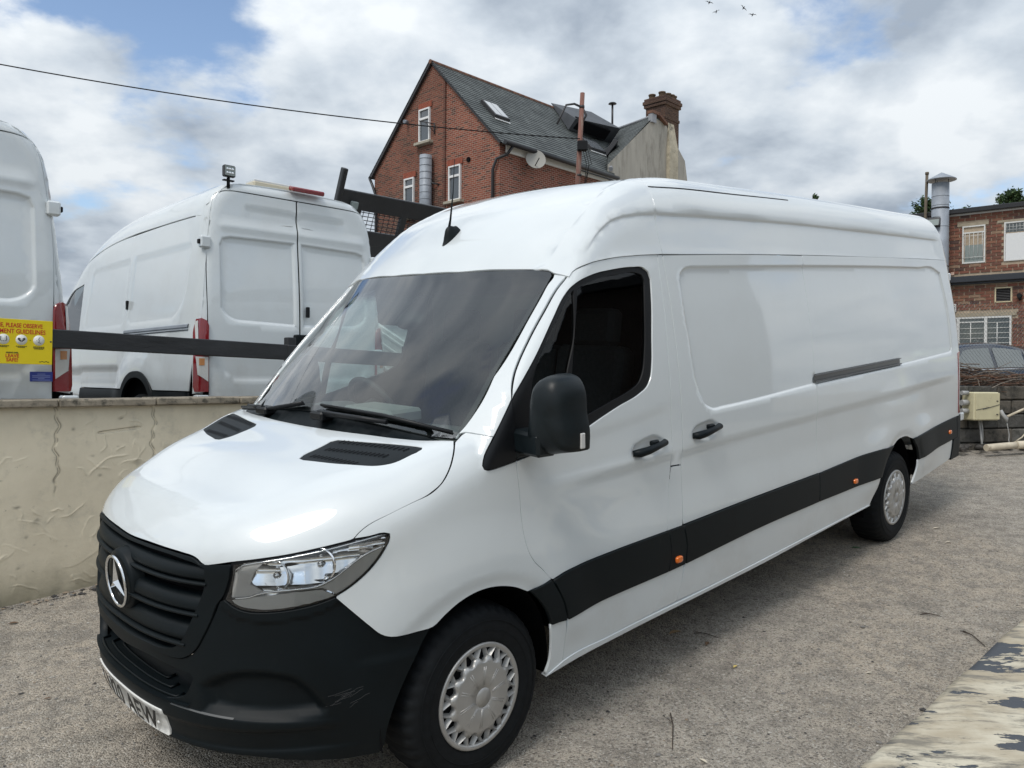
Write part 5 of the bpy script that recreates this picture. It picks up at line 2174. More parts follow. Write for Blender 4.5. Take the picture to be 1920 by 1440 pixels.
# head lamps
NOSEF = Skin(BODY, rays_S, relief=lambda u, v: -.011 * np.mod(v / .034 + .25 * u, 1.0) - .006 * np.abs(np.sin(u * 38)))
housing = panel('headlight', NOSEF, LAMP, REFLECTOR, VAN, h=.009, off=-.022, gap=-.003, step=.02, thick=.0)
gask = panel('gasket', NOSE, inset(spline(LAMP, .03), -.007), RUBBER, VAN, holes=[inset(spline(LAMP, .03), .004)], h=.03, off=-.006, thick=.04, gap=0, raw=True)
lens = panel('lens', NOSE, LAMP, LENS, VAN, h=.03, off=.002, gap=.004, thick=0)
ind = panel('indicator', NOSE, [(.196, .884), (.25, .896), (.30, .902), (.383, .911), (.462, .913), (.500, .888), (.461, .875), (.408, .863), (.356, .855), (.303, .851), (.263, .853), (.232, .861), (.208, .874)],
            CLEARLENS, VAN, h=.006, off=-.010, gap=.002, thick=.006, step=.02, relief2=lambda v: .0035 * np.sin(v[:, 0] * 520))
brow = panel('lamp_brow', NOSE, [(.300, .913), (.383, .919), (.449, .925), (.489, .944), (.544, .987), (.573, 1.009), (.602, 1.025), (.646, 1.040), (.655, 1.038), (.63, .998), (.6, .962), (.571, .935), (.542, .912), (.501, .889),
                                    (.462, .915), (.383, .912), (.30, .905)], LAMPGREY, VAN, h=.03, off=-.014, gap=.002, thick=.012)
inn = panel('lamp_cheek', NOSE, [(.206, .985), (.245, 1.016), (.30, 1.022), (.270, .985), (.255, .940), (.290, .915), (.262, .897), (.200, .893)], LAMPGREY, VAN, h=.03, off=-.012, gap=0, thick=.012)
for i, sg in ((0, 1), (1, -1)):
    parts = [gask[i], lens[i], ind[i], brow[i], inn[i]]
    m = MB()
    us = np.array([.200, .258, .282, .309, .383, .449, .489, .544, .573, .602, .650])
    zs = np.array([.890, .898, .908, .914, .920, .926, .945, .988, 1.010, 1.026, 1.042])
    L2 = spline(list(zip(us, zs)), .015, closed=False)
    p, n = NOSE.at(L2[:, 0], L2[:, 1], -.008)
    m.tube(p * [1, sg, 1], .0045, 6)
    L3 = spline([(.215, .985), (.235, 1.008), (.28, 1.018), (.36, 1.031), (.45, 1.047), (.55, 1.066), (.645, 1.083)], .02, closed=False)
    p, n = NOSE.at(L3[:, 0], L3[:, 1], -.010)
    m.tube(p * [1, sg, 1], .003, 6)
    parts.append(m.build('bezel', CHROME, None))
    for (s0, z0, r0, dp) in ((.325, .967, .050, .045), (.452, .998, .056, .055)):
        p, n = NOSE.at([s0], [z0], -.012)
        c = Vector(p[0] * [1, sg, 1])
        ax = (Vector(n[0] * [1, sg, 1]) * .6 + Vector((-1, 0, .0)) * .6).normalized()
        Mb = ax.to_track_quat('Z', 'Y').to_matrix().to_4x4()
        Mb.translation = c - ax * .010
        m = MB()
        pr = [(r0 * sin(t), -dp * cos(t)) for t in np.linspace(.12, pi / 2, 9)]
        m.lathe(pr, 28, Mb)
        m.lathe([(r0, 0), (r0 + .004, .003), (r0 + .006, -.004)], 28, Mb)
        m.lathe([(0, .004), (.010, .0), (.013, -.012), (.011, -dp)], 14, Mb)
        parts.append(m.build('reflector', REFLECTOR, None))
    for o in parts:
        o.parent = housing[i]

# number plate
pl = bsym([(CS, .441), (-.066, .441), (-.061, .437), (-.061, .332), (-.066, .328), (CS, .328)])
plate = panel('number_plate', BUMP, pl, PLATEW, VAN, h=.03, off=.006, gap=0, thick=.012, both=False)[0]


def wrap_text(o, sk, s0, z0, off):
    me = o.data
    n = len(me.vertices)
    co = np.empty(n * 3, np.float32)
    me.vertices.foreach_get('co', co)
    co = co.reshape(-1, 3).astype(float)
    p, nn_ = sk.at(s0 + co[:, 0], z0 + co[:, 1], 0.0)
    p = p + nn_ * (off + co[:, 2:3])
    me.vertices.foreach_set('co', p.astype(np.float32).ravel())
    me.update()


FLATB = Skin(BODY, rays_S, relief=lambda u, v: .005 + 0 * u)
tx = text_obj('lettering', 'KN20 AEW', .112, INK, Matrix.Identity(4), plate, sx=.80, bold=.0022, extrude=.0005, spacing=1.06)
wrap_text(tx, FLATB, CS, .385, .0078)
for sx_ in (-.235, .235):
    m = MB()
    p, n = FLATB.at([CS + sx_], [.385], .0064)
    m.lathe([(.008, 0), (.006, .003), (0, .004)], 12, Matrix.Translation(p[0]) @ Vector(n[0]).to_track_quat('Z', 'Y').to_matrix().to_4x4())
    m.build('screw_cap', PLATEW, plate)
# tow-eye cover lines and light scuffs are part of the plastic; highlight on the ledge is put in as a grey strip
for sg in (1, -1):
    m = MB()
    uu = np.linspace(-.02, .20, 16)
    p, n = BUMP.at(uu, np.interp(uu, [-.32, -.14, .05, .20, .46], [.486, .488, .482, .470, .452]) - .008, .001)
    rows = np.concatenate([p + n * .0015, p + n * .0015 + np.array([.006, 0, .005])]) * [1, sg, 1]
    m.add(rows, [(j, j + 1, 17 + j, 16 + j) for j in range(15)])
    m.build('ledge_highlight', MATS.get('highlight_grey') or pbr('highlight_grey', (.075, .08, .082), .5), bumper)

m = MB()
rs = np.random.RandomState(21)
for k in range(11):
    u0, v0 = .44 + rs.uniform(0, .10), .47 + rs.uniform(0, .07)
    L_, a_ = rs.uniform(.02, .075), rs.normal(.25, .35)
    uu = np.linspace(u0, u0 + L_ * cos(a_), 5)
    vv = np.linspace(v0, v0 + L_ * sin(a_), 5) + rs.normal(0, .0012, 5)
    p, n = BUMP.at(uu, vv, .0002)
    m.tube(p, .0007, 3, cap=False)
tag(m.build('scuff_marks', pbr('scuff_grey', (.055, .056, .058), .7), bumper), kind='stuff')

# --- door handles, sliding rail, marker lamps
for H, nm, par in ((HAN1, 'door_handle', 0), (HAN2, 'sliding_door_handle', 1)):
    for sg in (1, -1):
        x0, x1 = min(a for a, b in H), max(a for a, b in H)
        zc_ = sum(b for a, b in H) / len(H)
        us = np.array([x0 + .004, x0 + .03, x0 + .09, x0 + .15, x1 - .02, x1 + .004])
        zs = np.array([zc_ - .020, zc_ - .020, zc_ - .014, zc_ - .006, zc_ + .004, zc_ + .008])
        p, n = NOSE.at(us, zs, 0)
        p = p + n * np.array([-.004, .018, .028, .028, .020, -.002])[:, None]
        m = MB()
        m.tube(p * [1, sg, 1], [.014, .021, .019, .017, .016, .010], 10)
        p2, n2 = NOSE.at([x1 - .10], [zc_ + .012], .012)
        m.bbox(p2[0] * [1, sg, 1], (.028, .012, .012), .005)
        m.build(nm, PLASTIC, VAN)
for sg in (1, -1):
    uu = np.linspace(3.912, 5.370, 20)
    zz = np.interp(uu, [3.91, 5.37], [1.380, 1.398])
    m = MB()
    rows = []
    for dz, of in ((.026, -.001), (.021, .001), (.017, -.012), (-.010, -.013), (-.013, .003), (-.020, .004), (-.024, -.010)):
        p, n = NOSE.at(uu, zz + dz, of)
        rows.append(p * [1, sg, 1])
    m.add(np.concatenate(rows), [(i * 20 + j, i * 20 + j + 1, (i + 1) * 20 + j + 1, (i + 1) * 20 + j) for i in range(6) for j in range(19)])
    m.build('sliding_rail', pbr('rail_metal', (.16, .16, .16), .35, metal=.8) if 'rail_metal' not in MATS else MATS['rail_metal'], VAN)
    for s0, z0 in ((2.325, .603), (4.47, .634), (6.52, .712)):
        m = MB()
        p, n = NOSE.at([s0], [z0], .012)
        N_ = Vector(n[0] * [1, sg, 1])
        Mm = frame(p[0] * [1, sg, 1], Vector((1, 0, .02)), Vector((0, 0, 1)).cross(N_).cross(N_) * -1)
        ol = [((.026 if abs(cos(t)) > .01 else .026) * (abs(cos(t)) ** .55) * np.sign(cos(t)), .0165 * (abs(sin(t)) ** .55) * np.sign(sin(t))) for t in np.linspace(0, 2 * pi, 24, endpoint=False)]
        fl = 1 if (Mm.to_3x3() @ Vector((0, 0, 1))).dot(N_) > 0 else -1
        vs = [Mm @ Vector((a * k, b * k, z_ * fl)) for k, z_ in ((1.0, -.01), (1.0, .006), (.85, .011), (.55, .012)) for a, b in ol]
        m.add(vs, [(i * 24 + j, i * 24 + (j + 1) % 24, (i + 1) * 24 + (j + 1) % 24, (i + 1) * 24 + j) for i in range(3) for j in range(24)], True)
        m.f.append(tuple(72 + j for j in range(24)))
        m.m.append(0)
        m.s.append(False)
        m.build('marker_lamp', AMBER, VAN)

# --- door mirrors
MIRR = pbr('mirror_plastic', (.006, .010, .012), .40, spec=.3, noise=.3, nscale=14, bump=.25, bscale=300, bdist=.0008)


def mirror(sg, fold=0.0):
    ol = spline([(-1.055, 1.335), (-1.06, 1.44), (-1.075, 1.555), (-1.090, 1.590), (-1.125, 1.612), (-1.165, 1.617), (-1.200, 1.603), (-1.222, 1.570), (-1.236, 1.46), (-1.248, 1.395), (-1.246, 1.322), (-1.18, 1.310), (-1.09, 1.302)], .03, 50)
    rows, k = [], len(ol)
    c = ol.mean(0)
    for s_, xo in ((.97, 1.365), (1.0, 1.35), (1.0, 1.300), (.985, 1.270), (.94, 1.243), (.86, 1.222), (.70, 1.205), (.45, 1.195), (.15, 1.191)):
        q = c + (ol - c) * s_
        rows += [(xo - .10 * (b[0] + 1.17), sg * b[0], b[1]) for b in q]
    m = MB()
    fs = [(i * k + j, i * k + (j + 1) % k, (i + 1) * k + (j + 1) % k, (i + 1) * k + j) for i in range(8) for j in range(k)]
    fs.append(tuple(8 * k + j for j in range(k)))
    m.add(rows, fs, True)
    piv = Vector((1.31, sg * -1.0, 0))
    FM = Matrix.Translation(piv) @ Matrix.Rotation(sg * fold, 4, 'Z') @ Matrix.Translation(-piv)

    def bld(mm, *a):
        mm.v = [tuple(FM @ Vector(q)) for q in mm.v]
        return mm.build(*a)
    o = bld(m, 'door_mirror', MIRR, VAN)
    m = MB()
    m.add([(1.352 - .10 * (b[0] + 1.17), sg * b[0], b[1]) for b in c + (ol - c) * .93], [tuple(range(k))])
    bld(m, 'mirror_glass', CHROME, o)
    m = MB()
    m.bbox((1.252, sg * -1.045, 1.345), (.048, .105, .046), .012, Matrix.Rotation(sg * radians(-10), 3, 'Z'))
    m.bbox((1.27, sg * -.965, 1.32), (.055, .03, .05), .012)
    bld(m, 'mirror_arm', MIRR, o)
    m = MB()
    m.bbox((1.322, sg * -1.249, 1.362), (.012, .006, .030), .005)
    bld(m, 'mirror_indicator', LAMPGREY, o)


mirror(1)
mirror(-1, radians(78))


# --- wheels
def make_wheel(y_face, x, z=.352):
    """outer face at y_face looking outwards"""
    sg = -1 if y_face < 0 else 1
    M = Matrix.Translation((x, y_face, z)) @ Matrix.Rotation(radians(90) * (1 if sg < 0 else -1), 4, 'X')
    N = 168
    prof = [(.205, -.012), (.213, -.004), (.225, .000), (.250, .004), (.280, .005), (.305, .000), (.322, -.006), (.335, -.016), (.345, -.028), (.3515, -.045),
            (.3555, -.075), (.3565, -.105), (.3565, -.130), (.3555, -.165), (.350, -.198), (.340, -.216), (.30, -.230), (.22, -.225), (.20, -.20)]
    vs, fs, sm = [], [], []
    for i, (r, zz) in enumerate(prof):
        for k in range(N):
            rr, a = r, 2 * pi * k / N
            if 7 <= i <= 15 and k % 4 == 0:
                rr -= .007 if i in (7, 15) else .009
            if i in (10, 13) and k % 4 != 0 and (k // 2) % 2:
                rr -= .004
            vs.append(M @ Vector((rr * cos(a), rr * sin(a), zz)))
    for i in range(len(prof) - 1):
        for k in range(N):
            k2 = (k + 1) % N
            fs.append((i * N + k, i * N + k2, (i + 1) * N + k2, (i + 1) * N + k))
    t = MB()
    t.add(vs, fs, True)
    for rr in (.262, .300):
        t.lathe([(rr - .0025, .0035 if rr > .28 else .0045), (rr, .0062 if rr > .28 else .0072), (rr + .0025, .003)], 72, M)
    w = t.build('wheel', TYRE, VAN)
    c = MB()
    c.lathe([(.211, -.012), (.2125, -.002), (.209, .003), (.200, .0035), (.192, -.001), (.190, -.012)], 72, M)
    NF = 15
    # scalloped centre dish
    ol = []
    for k in range(NF * 8):
        a = 2 * pi * k / (NF * 8)
        ph = (k % 8) / 8.0
        r = .160 - .020 * max(0, 1 - (abs(2 * ph - 1) / .55) ** 2.0) ** .5
        ol.append((r + (.0 if True else 0), a))
    vs, fs = [], []
    n_ = len(ol)
    for f, zz in ((1.0, -.014), (1.0, .006), (.93, .0125), (.90, .0130), (.60, .0150), (.27, .016), (.262, .0135), (.255, .016)):
        for r, a in ol:
            rr = r * f if f > .95 else (min(r, .1375) if f > .91 else .150 * f)
            vs.append(M @ Vector((rr * cos(a), rr * sin(a), zz)))
    for i in range(7):
        for k in range(n_):
            k2 = (k + 1) % n_
            fs.append((i * n_ + k, i * n_ + k2, (i + 1) * n_ + k2, (i + 1) * n_ + k))
    fs.append(tuple(7 * n_ + k for k in range(n_)))
    c.add(vs, fs, True)
    # V-shaped fins between dish and rim
    for k in range(NF):
        a0 = 2 * pi * (k + 0.0) / NF
        for s_ in (-1, 1):
            a1 = a0 + s_ * .5 * 2 * pi / NF * .70
            p0 = Vector((.150 * cos(a0), .150 * sin(a0), .0))
            p1 = Vector((.196 * cos(a1), .196 * sin(a1), .0))
            d = (p1 - p0).normalized()
            w_ = Vector((-d.y, d.x, 0)) * .0105
            vs = [p0 - w_ * 1.3, p0 + w_ * 1.3, p1 + w_, p1 - w_]
            c.add([M @ (q + Vector((0, 0, -.02))) for q in vs] + [M @ (p0 + Vector((0, 0, .006))), M @ (p1 + Vector((0, 0, .001)))],
                  [(0, 3, 5, 4), (4, 5, 2, 1)])
    # raised rays on the dish
    for k in range(10):
        a = 2 * pi * (k + .3) / 10
        for s_ in (-1, 1):
            b = a + s_ * .045
            d = Vector((cos(b), sin(b), 0))
            c.tube([M @ (d * .048 + Vector((0, 0, .0155))), M @ (d * .122 + Vector((0, 0, .0132)))], .0020, 5)
    h = c.build('hubcap', SILVER, w)
    d = MB()
    d.lathe([(0, -.016), (.205, -.016)], 36, M)
    d.build('wheel_disc', VOID, w)
    return w


for yf in (-.968, .968):
    make_wheel(yf, 1.019)
    make_wheel(yf, 5.344)

# --- wheel wells, floor, hidden structure
for xc_, R in ((1.02, .445), (5.35, .47)):
    for sg in (-1, 1):
        m = MB()
        ts = np.linspace(radians(-12), radians(192), 28)
        vs = [(xc_ + R * cos(t), sg * y, .37 + R * sin(t)) for y in (.915, .50) for t in ts]
        m.add(vs, [(j, j + 1, 29 + j, 28 + j) for j in range(27)], True)
        m.add([(xc_ + R * cos(t), sg * .50, .37 + R * sin(t)) for t in ts], [tuple(range(28))])
        m.build('wheel_well', VOID, VAN)
m = MB()
m.box((3.7, 0, .42), (2.9, .45, .06))
m.box((3.15, 0, .44), (1.55, .93, .03))
m.box((6.25, 0, .46), (.45, .90, .03))
m.tube([(1.0, -.75, .35), (1.0, .75, .35)], .05)
m.tube([(5.344, -.75, .352), (5.344, .75, .352)], .06)
m.build('underbody', VOID, VAN)
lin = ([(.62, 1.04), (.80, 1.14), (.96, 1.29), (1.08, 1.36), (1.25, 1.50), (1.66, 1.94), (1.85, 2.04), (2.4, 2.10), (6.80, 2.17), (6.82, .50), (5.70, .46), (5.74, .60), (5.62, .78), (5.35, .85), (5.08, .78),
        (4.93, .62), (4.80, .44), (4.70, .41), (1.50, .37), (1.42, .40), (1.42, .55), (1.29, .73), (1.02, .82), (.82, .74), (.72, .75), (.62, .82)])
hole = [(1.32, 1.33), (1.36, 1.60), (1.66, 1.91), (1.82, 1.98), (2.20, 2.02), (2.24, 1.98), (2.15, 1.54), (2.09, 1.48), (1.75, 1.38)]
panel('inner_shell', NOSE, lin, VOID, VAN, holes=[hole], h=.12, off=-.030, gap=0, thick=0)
rlin = sym([(1.66, 0), (1.68, .9), (1.76, 1.10), (2.2, 1.09), (2.4, 1.08), (6.70, 1.0), (6.68, 0)])
panel('roof_lining', ROOF, rlin, CABIN2, VAN, h=.15, off=-.035, gap=0, thick=0, both=False)

# --- cabin
m = MB()
m.box((2.335, 0, 1.30), (.012, .86, .85))
m.build('bulkhead', pbr('bulkhead_grey', (.24, .27, .27), .7), VAN)
m = MB()
m.box((2.312, -.50, 1.25), (.008, .32, .78))  # black panel added before the bulkhead so the side window looks dark
m.build('added_dark_panel', VOID, VAN)
m = MB()
m.box((1.98, 0, .62), (.36, .90, .03))
m.build('cab_floor', CABIN, VAN)
prof = [(.93, 1.28), (1.06, 1.345), (1.22, 1.345), (1.36, 1.335), (1.45, 1.29), (1.47, 1.20), (1.40, 1.02), (1.30, .92), (1.0, .92)]
m = MB()
ys = np.linspace(-.88, .88, 23)
for y in ys:
    bow = .10 * (y / .88) ** 2
    cl = .055 * float(np.exp(-((y - .42) / .20) ** 2)) - .012 * float(np.exp(-((y) / .25) ** 2))
    for k, (x, z) in enumerate(prof):
        m.v.append((x + bow * (1 if k < 5 else .5), y, z + (cl if 2 <= k <= 4 else 0)))
kk = len(prof)
m.f += [(i * kk + j, i * kk + j + 1, (i + 1) * kk + j + 1, (i + 1) * kk + j) for i in range(22) for j in range(kk - 1)]
m.m += [0] * len(m.f)
m.s += [True] * len(m.f)
dash = m.build('dashboard', pbr('dash_grey', (.105, .115, .118), .6, bump=.1, bscale=300, bdist=.0005), VAN)
m = MB()
m.bbox((1.30, .02, 1.365), (.10, .20, .035), .02)
m.build('dash_tray', CABIN2, dash)
m = MB()
m.bbox((1.47, -.02, 1.24), (.012, .11, .07), .006)
m.build('screen', VOID, dash)
Mw = Matrix.Translation((1.50, .42, 1.30)) @ Matrix.Rotation(radians(-28), 4, 'Y') @ Matrix.Rotation(radians(90), 4, 'Y')
Mw = Matrix.Translation((1.54, .42, 1.33)) @ Matrix.Rotation(radians(62), 4, 'Y')
m = MB()
ringp = [(.19 + .016 * cos(t), .016 * sin(t)) for t in np.linspace(0, 2 * pi, 10, endpoint=False)]
m.lathe(ringp, 40, Mw, closed=True)
m.lathe([(0, .02), (.06, .015), (.065, -.04)], 20, Mw)
for a in (0.0, pi, pi * 1.5, ):
    m.tube([Mw @ Vector((.05 * cos(a + pi / 2), .05 * sin(a + pi / 2), 0)), Mw @ Vector((.18 * cos(a + pi / 2), .18 * sin(a + pi / 2), 0))], .014, 6)
m.tube([Mw @ Vector((0, 0, -.02)), Vector((1.30, .42, 1.16))], .035, 10)
m.build('steering_wheel', CABIN, VAN)
for y, wd in ((.45, .25), (-.15, .23), (-.60, .23)):
    m = MB()
    m.bbox((1.86, y, .98), (.25, wd, .08), .05)
    m.bbox((1.84, y, .78), (.20, wd * .8, .14), .02)
    m.bbox((2.14, y, 1.33), (.075, wd * .95, .34), .05, Matrix.Rotation(radians(10), 3, 'Y'))
    m.bbox((2.215, y, 1.76), (.055, .13, .095), .04, Matrix.Rotation(radians(8), 3, 'Y'))
    m.build('seat', SEAT, VAN)


# ================================================================== VANS PARKED BEHIND THE WALL
class RearVan:
    """x rearwards (rear face near 0), y across, z up from its own ground"""
    w = staticmethod(pchip([.2, .45, .70, .85, 1.2, 1.4, 1.7, 2.07, 2.3, 2.45, 2.7], [.97, 1.0, 1.015, 1.015, 1.0, .985, .955, .915, .885, .855, .80]))
    top = staticmethod(pchip([-6, -5.6, -5.2, -4.6, -4.0, -3.6, -3.1, -2.6, -2.1, -1.5, 0.2], [.7, .95, 1.05, 1.22, 1.85, 2.16, 2.42, 2.56, 2.62, 2.645, 2.66]))

    def F(s, x, y, z):
        w = s.w(z) - .04 * sstep(-.35, .05, x) * sstep(1.0, 1.4, z) - .10 * sstep(-4.6, -5.9, x)
        sd = np.abs(y) - w
        roof = (z - s.top(x) + .05 * y * y) * .95
        f = smax(sd, roof, .26)
        rear = x - (.0 - .075 * sstep(1.35, 2.6, z)) + .05 * np.abs(y) ** 4
        f = smax(f, rear, .09)
        return smax(f, -5.75 - x, .3)


def rays_VR(u, v):
    return np.stack([np.full_like(u, -1.2), u, v], 1), np.tile([1., 0., 0.], (len(u), 1))


def rays_VS(u, v):
    return np.stack([u, 0 * u, v], 1), np.tile([0., -1., 0.], (len(u), 1))


def rays_VT(u, v):
    return np.stack([u, 0 * u, np.full_like(u, 1.5)], 1), np.stack([0 * v, -np.sin(v), np.cos(v)], 1)


RB = RearVan()
_RI = spline([(.03, 2.155), (.66, 2.145), (.735, 2.125), (.765, 2.06), (.770, 1.50), (.745, 1.45), (.66, 1.385), (.60, 1.368), (.03, 1.350)], .022)
_RL2 = spline([(.03, .88), (.60, .88), (.70, .93), (.84, 1.10), (.84, .62), (.03, .62)], .05)


def rear_relief(u, v):
    a = np.abs(u)
    q = np.stack([a, v], 1)
    r = -.026 * sstep(0, -.034, sdist(_RI, q))
    r += .012 * sstep(2.155, 2.23, v) * sstep(2.30, 2.23, v) * sstep(.80, .70, a)
    r -= .012 * sstep(2.30, 2.33, v) * sstep(2.44, 2.38, v) * sstep(.55, .45, a)
    r += .012 * sstep(0, -.05, sdist(_RL2, q))
    return r


_SI1 = spline([(-.30, 2.10), (-1.60, 2.105), (-1.66, 2.06), (-1.68, 1.45), (-1.60, 1.405), (-.55, 1.405), (-.42, 1.47), (-.28, 1.62), (-.26, 2.05)], .06)
_SI2 = spline([(-1.80, 2.105), (-2.86, 2.085), (-2.94, 2.03), (-3.02, 1.45), (-2.94, 1.40), (-1.84, 1.40), (-1.77, 1.45), (-1.76, 2.06)], .06)


def sideV_relief(u, v):
    q = np.stack([u, v], 1)
    r = -.014 * sstep(0, -.03, sdist(_SI1, q)) - .014 * sstep(0, -.03, sdist(_SI2, q))
    d = np.hypot(u + 1.25, v - .40)
    r += (.030 * sstep(.85, .56, d)) * sstep(.45, .6, v)
    r -= .018 * sstep(1.02, .92, v) * sstep(.72, .82, v) * sstep(-1.75, -1.95, u)
    r -= .010 * sstep(1.22, 1.10, v) * sstep(.80, 1.0, v) * sstep(-1.9, -1.7, u) * (1 - sstep(.9, .6, d))
    return r


VREAR, VSIDE, VROOF = Skin(RB, rays_VR, 1.5, rear_relief), Skin(RB, rays_VS, 1.5, sideV_relief), Skin(RB, rays_VT, 1.6)
VPL = Skin(RB, rays_VR, 1.5)
VSP = Skin(RB, rays_VS, 1.5)


def vmat(x0, y0, th, zg):
    rr, fw = (cos(th), sin(th)), (-sin(th), cos(th))
    return Matrix(((-fw[0], rr[0], 0, x0), (-fw[1], rr[1], 0, y0), (0, 0, 1, zg), (0, 0, 0, 1)))


TV = thing('parked_van', 'white high-roof van showing its rear and left flank, work light on its roof', 'van', group='white vans parked behind the wall')
TV.matrix_world = vmat(-1.994, 7.612, .771, UZ)
clos = lambda P: np.vstack([P, P[:1]])
dl = [clos(_RI), clos(inset(_RI, .017)), clos(inset(_RI, .034))]
door = [(.006, 2.545), (.62, 2.545), (.72, 2.53), (.775, 2.49), (.80, 2.42), (.835, 2.2), (.862, 2.0), (.872, 1.40), (.866, 1.2), (.862, .64), (.006, .64)]
rds = panel('rear_door', VREAR, door, PAINT2, TV, h=.05, lines=dl, gap=.003)
post = [(.782, 2.49), (.806, 2.42), (.841, 2.2), (.868, 2.0), (.878, 1.40), (.872, .76), (.99, .74), (.985, 1.2), (.965, 1.42), (.93, 1.75), (.895, 2.1), (.85, 2.40)]
panel('corner_post', VPL, post, PAINT2, TV, h=.05, gap=0)
header = [(0, 2.553), (.625, 2.553), (.73, 2.537), (.782, 2.497), (.80, 2.45), (.84, 2.40), (.80, 2.52), (.70, 2.595), (.5, 2.615), (0, 2.625)]
panel('roof_header', VPL, header + [(-a, b) for a, b in header[::-1]][1:-1], PAINT2, TV, h=.05, both=False, gap=0)
lampp = [(.868, .755), (.866, 1.33), (.880, 1.375), (.915, 1.395), (.945, 1.385), (.962, 1.30), (.978, 1.10), (.985, .80), (.975, .755)]
tl = panel('tail_lamp', VPL, lampp, REDLENS, TV, h=.04, off=.022, thick=.05, gap=.002)
tw = panel('lamp_window', VPL, [(.874, 1.06), (.874, .845), (.955, .905), (.965, 1.06)], CLEARLENS, TV, h=.02, off=.026, thick=.004, gap=0)
ts = panel('lamp_strip', VPL, [(.948, 1.08), (.962, 1.08), (.950, 1.36), (.935, 1.37)], CLEARLENS, TV, h=.02, off=.026, thick=.004, gap=0)
ta = panel('lamp_amber', VPL, [(.905, 1.045), (.905, .985), (.945, .985), (.945, 1.045)], pbr('pale_amber', (.55, .25, .10), .2, coat=1.0), TV, h=.02, off=.0285, thick=.002, gap=0)
for i in (0, 1):
    for o in (tw[i], ts[i], ta[i]):
        o.parent = tl[i]
panel('rear_bumper', VPL, [(0, .632), (.86, .632), (.985, .72), (.99, .45), (0, .42)] + [(-.99, .45), (-.985, .72), (-.86, .632)], PLASTIC, TV, h=.08, off=.03, thick=.05, both=False, gap=0)
gr_ = [(-.06, 2.305), (-1.0, 2.318), (-2.0, 2.312), (-2.6, 2.270), (-3.2, 2.17), (-3.65, 2.00)]
arch = [(-1.70, .60), (-1.66, .74), (-1.54, .86), (-1.40, .92), (-1.25, .935), (-1.10, .92), (-.96, .86), (-.84, .74), (-.80, .60)]
panel('rear_side', VSIDE, gr_[:2] + [(-1.75, 2.314), (-1.74, 1.3), (-1.78, .9), (-1.80, .76), (-1.67, .76)] + arch[2:7] + [(-.83, .76), (-.10, .76), (-.05, 1.4), (-.075, 2.1)], PAINT2, TV, h=.06, gap=.002,
      lines=[clos(_SI1), clos(inset(_SI1, .03))])
panel('sliding_door', VSIDE, [(-1.75, 2.314), (-2.0, 2.312), (-2.6, 2.270), (-3.08, 2.195), (-3.10, 1.3), (-3.06, .9), (-3.05, .76), (-1.80, .76), (-1.78, .9), (-1.74, 1.3)], PAINT2, TV, h=.06, gap=.002,
      lines=[clos(_SI2), clos(inset(_SI2, .03))])
cw = [(-3.20, 1.93), (-3.62, 1.86), (-3.95, 1.66), (-4.22, 1.40), (-4.15, 1.32), (-3.2, 1.26)]
cd = panel('cab_door', VSIDE, [(-3.08, 2.195), (-3.2, 2.17), (-3.65, 2.00), (-4.10, 1.72), (-4.45, 1.34), (-4.50, .95), (-4.35, .60), (-3.1, .60), (-3.05, .76), (-3.06, .9), (-3.10, 1.3)], PAINT2, TV, holes=[cw], h=.08, gap=.003)
cg = panel('window_pane', VSP, cw, DARKGLASS, TV, h=.10, off=-.01, gap=-.004, thick=0)
panel('lower_trim', VSIDE, [(-.10, .752), (-.83, .752), (-.80, .60), (-.80, .45), (-.10, .45)], PLASTIC, TV, h=.08, off=.008, thick=.02)
panel('lower_trim', VSIDE, [(-1.67, .752), (-3.05, .752), (-3.1, .55), (-3.1, .40), (-1.70, .40), (-1.70, .60)], PLASTIC, TV, h=.10, off=.008, thick=.02)
arc_o = [(x, z) for x, z in arch]
arc_i = [(-1.25 + (x + 1.25) * .86, .50 + (z - .50) * .86) for x, z in arch[::-1]]
panel('arch_trim', VSIDE, arc_o + arc_i, PLASTIC, TV, h=.05, off=.014, thick=.03, gap=0)
panel('front_wing', VSIDE, [(-4.47, 1.33), (-5.0, 1.10), (-5.5, .9), (-5.6, .62), (-4.45, .62), (-4.5, .95)], PAINT2, TV, h=.12, gap=.002)
rt = []
for x, z in gr_:
    rt.append((x, float(np.arctan2(RB.w(z) - .01, z - 1.5))))
rt += [(-3.62, 1.1), (-3.60, .8), (-3.60, 0)]
rfull = [(-.12, 0), (-.115, .55), (-.10, .70)] + rt
panel('roof', VROOF, rfull + [(a, -b) for a, b in rfull[::-1]][1:-1], PAINT2, TV, h=.06, gap=.003, both=False)
panel('windscreen', Skin(RB, lambda u, v: (np.stack([u, v, np.full_like(u, .9)], 1), np.tile([0., 0., 1.], (len(u), 1))), 1.8), [(-3.66, -.72), (-4.5, -.85), (-4.5, .85), (-3.66, .72)], DARKGLASS, TV, h=.15, both=False, thick=0)
panel('inner_shell', VSP, [(-.12, .4), (-.12, 2.26), (-2.0, 2.28), (-3.1, 2.16), (-3.1, .4)], VOID, TV, h=.25, off=-.05, gap=0, thick=0)
panel('rear_shell', VPL, [(-.9, .5), (.9, .5), (.86, 2.0), (.76, 2.45), (0, 2.58), (-.76, 2.45), (-.86, 2.0)], VOID, TV, h=.25, off=-.05, gap=0, thick=0, both=False)
for i, sg in ((0, -1), (1, 1)):
    for zz, yy in ((2.06, .872), (1.12, .88)):
        p, n = VPL.at([yy * sg], [zz], .01)
        m = MB()
        m.bbox(p[0] + np.array([.012, 0, 0]), (.032, .045, .052), .012)
        h_ = m.build('hinge', PAINT2, rds[i])
        m = MB()
        m.bbox(p[0] + np.array([.012, sg * .05, 0]), (.018, .012, .020), .005)
        m.build('hinge_pin', RUBBER, h_)
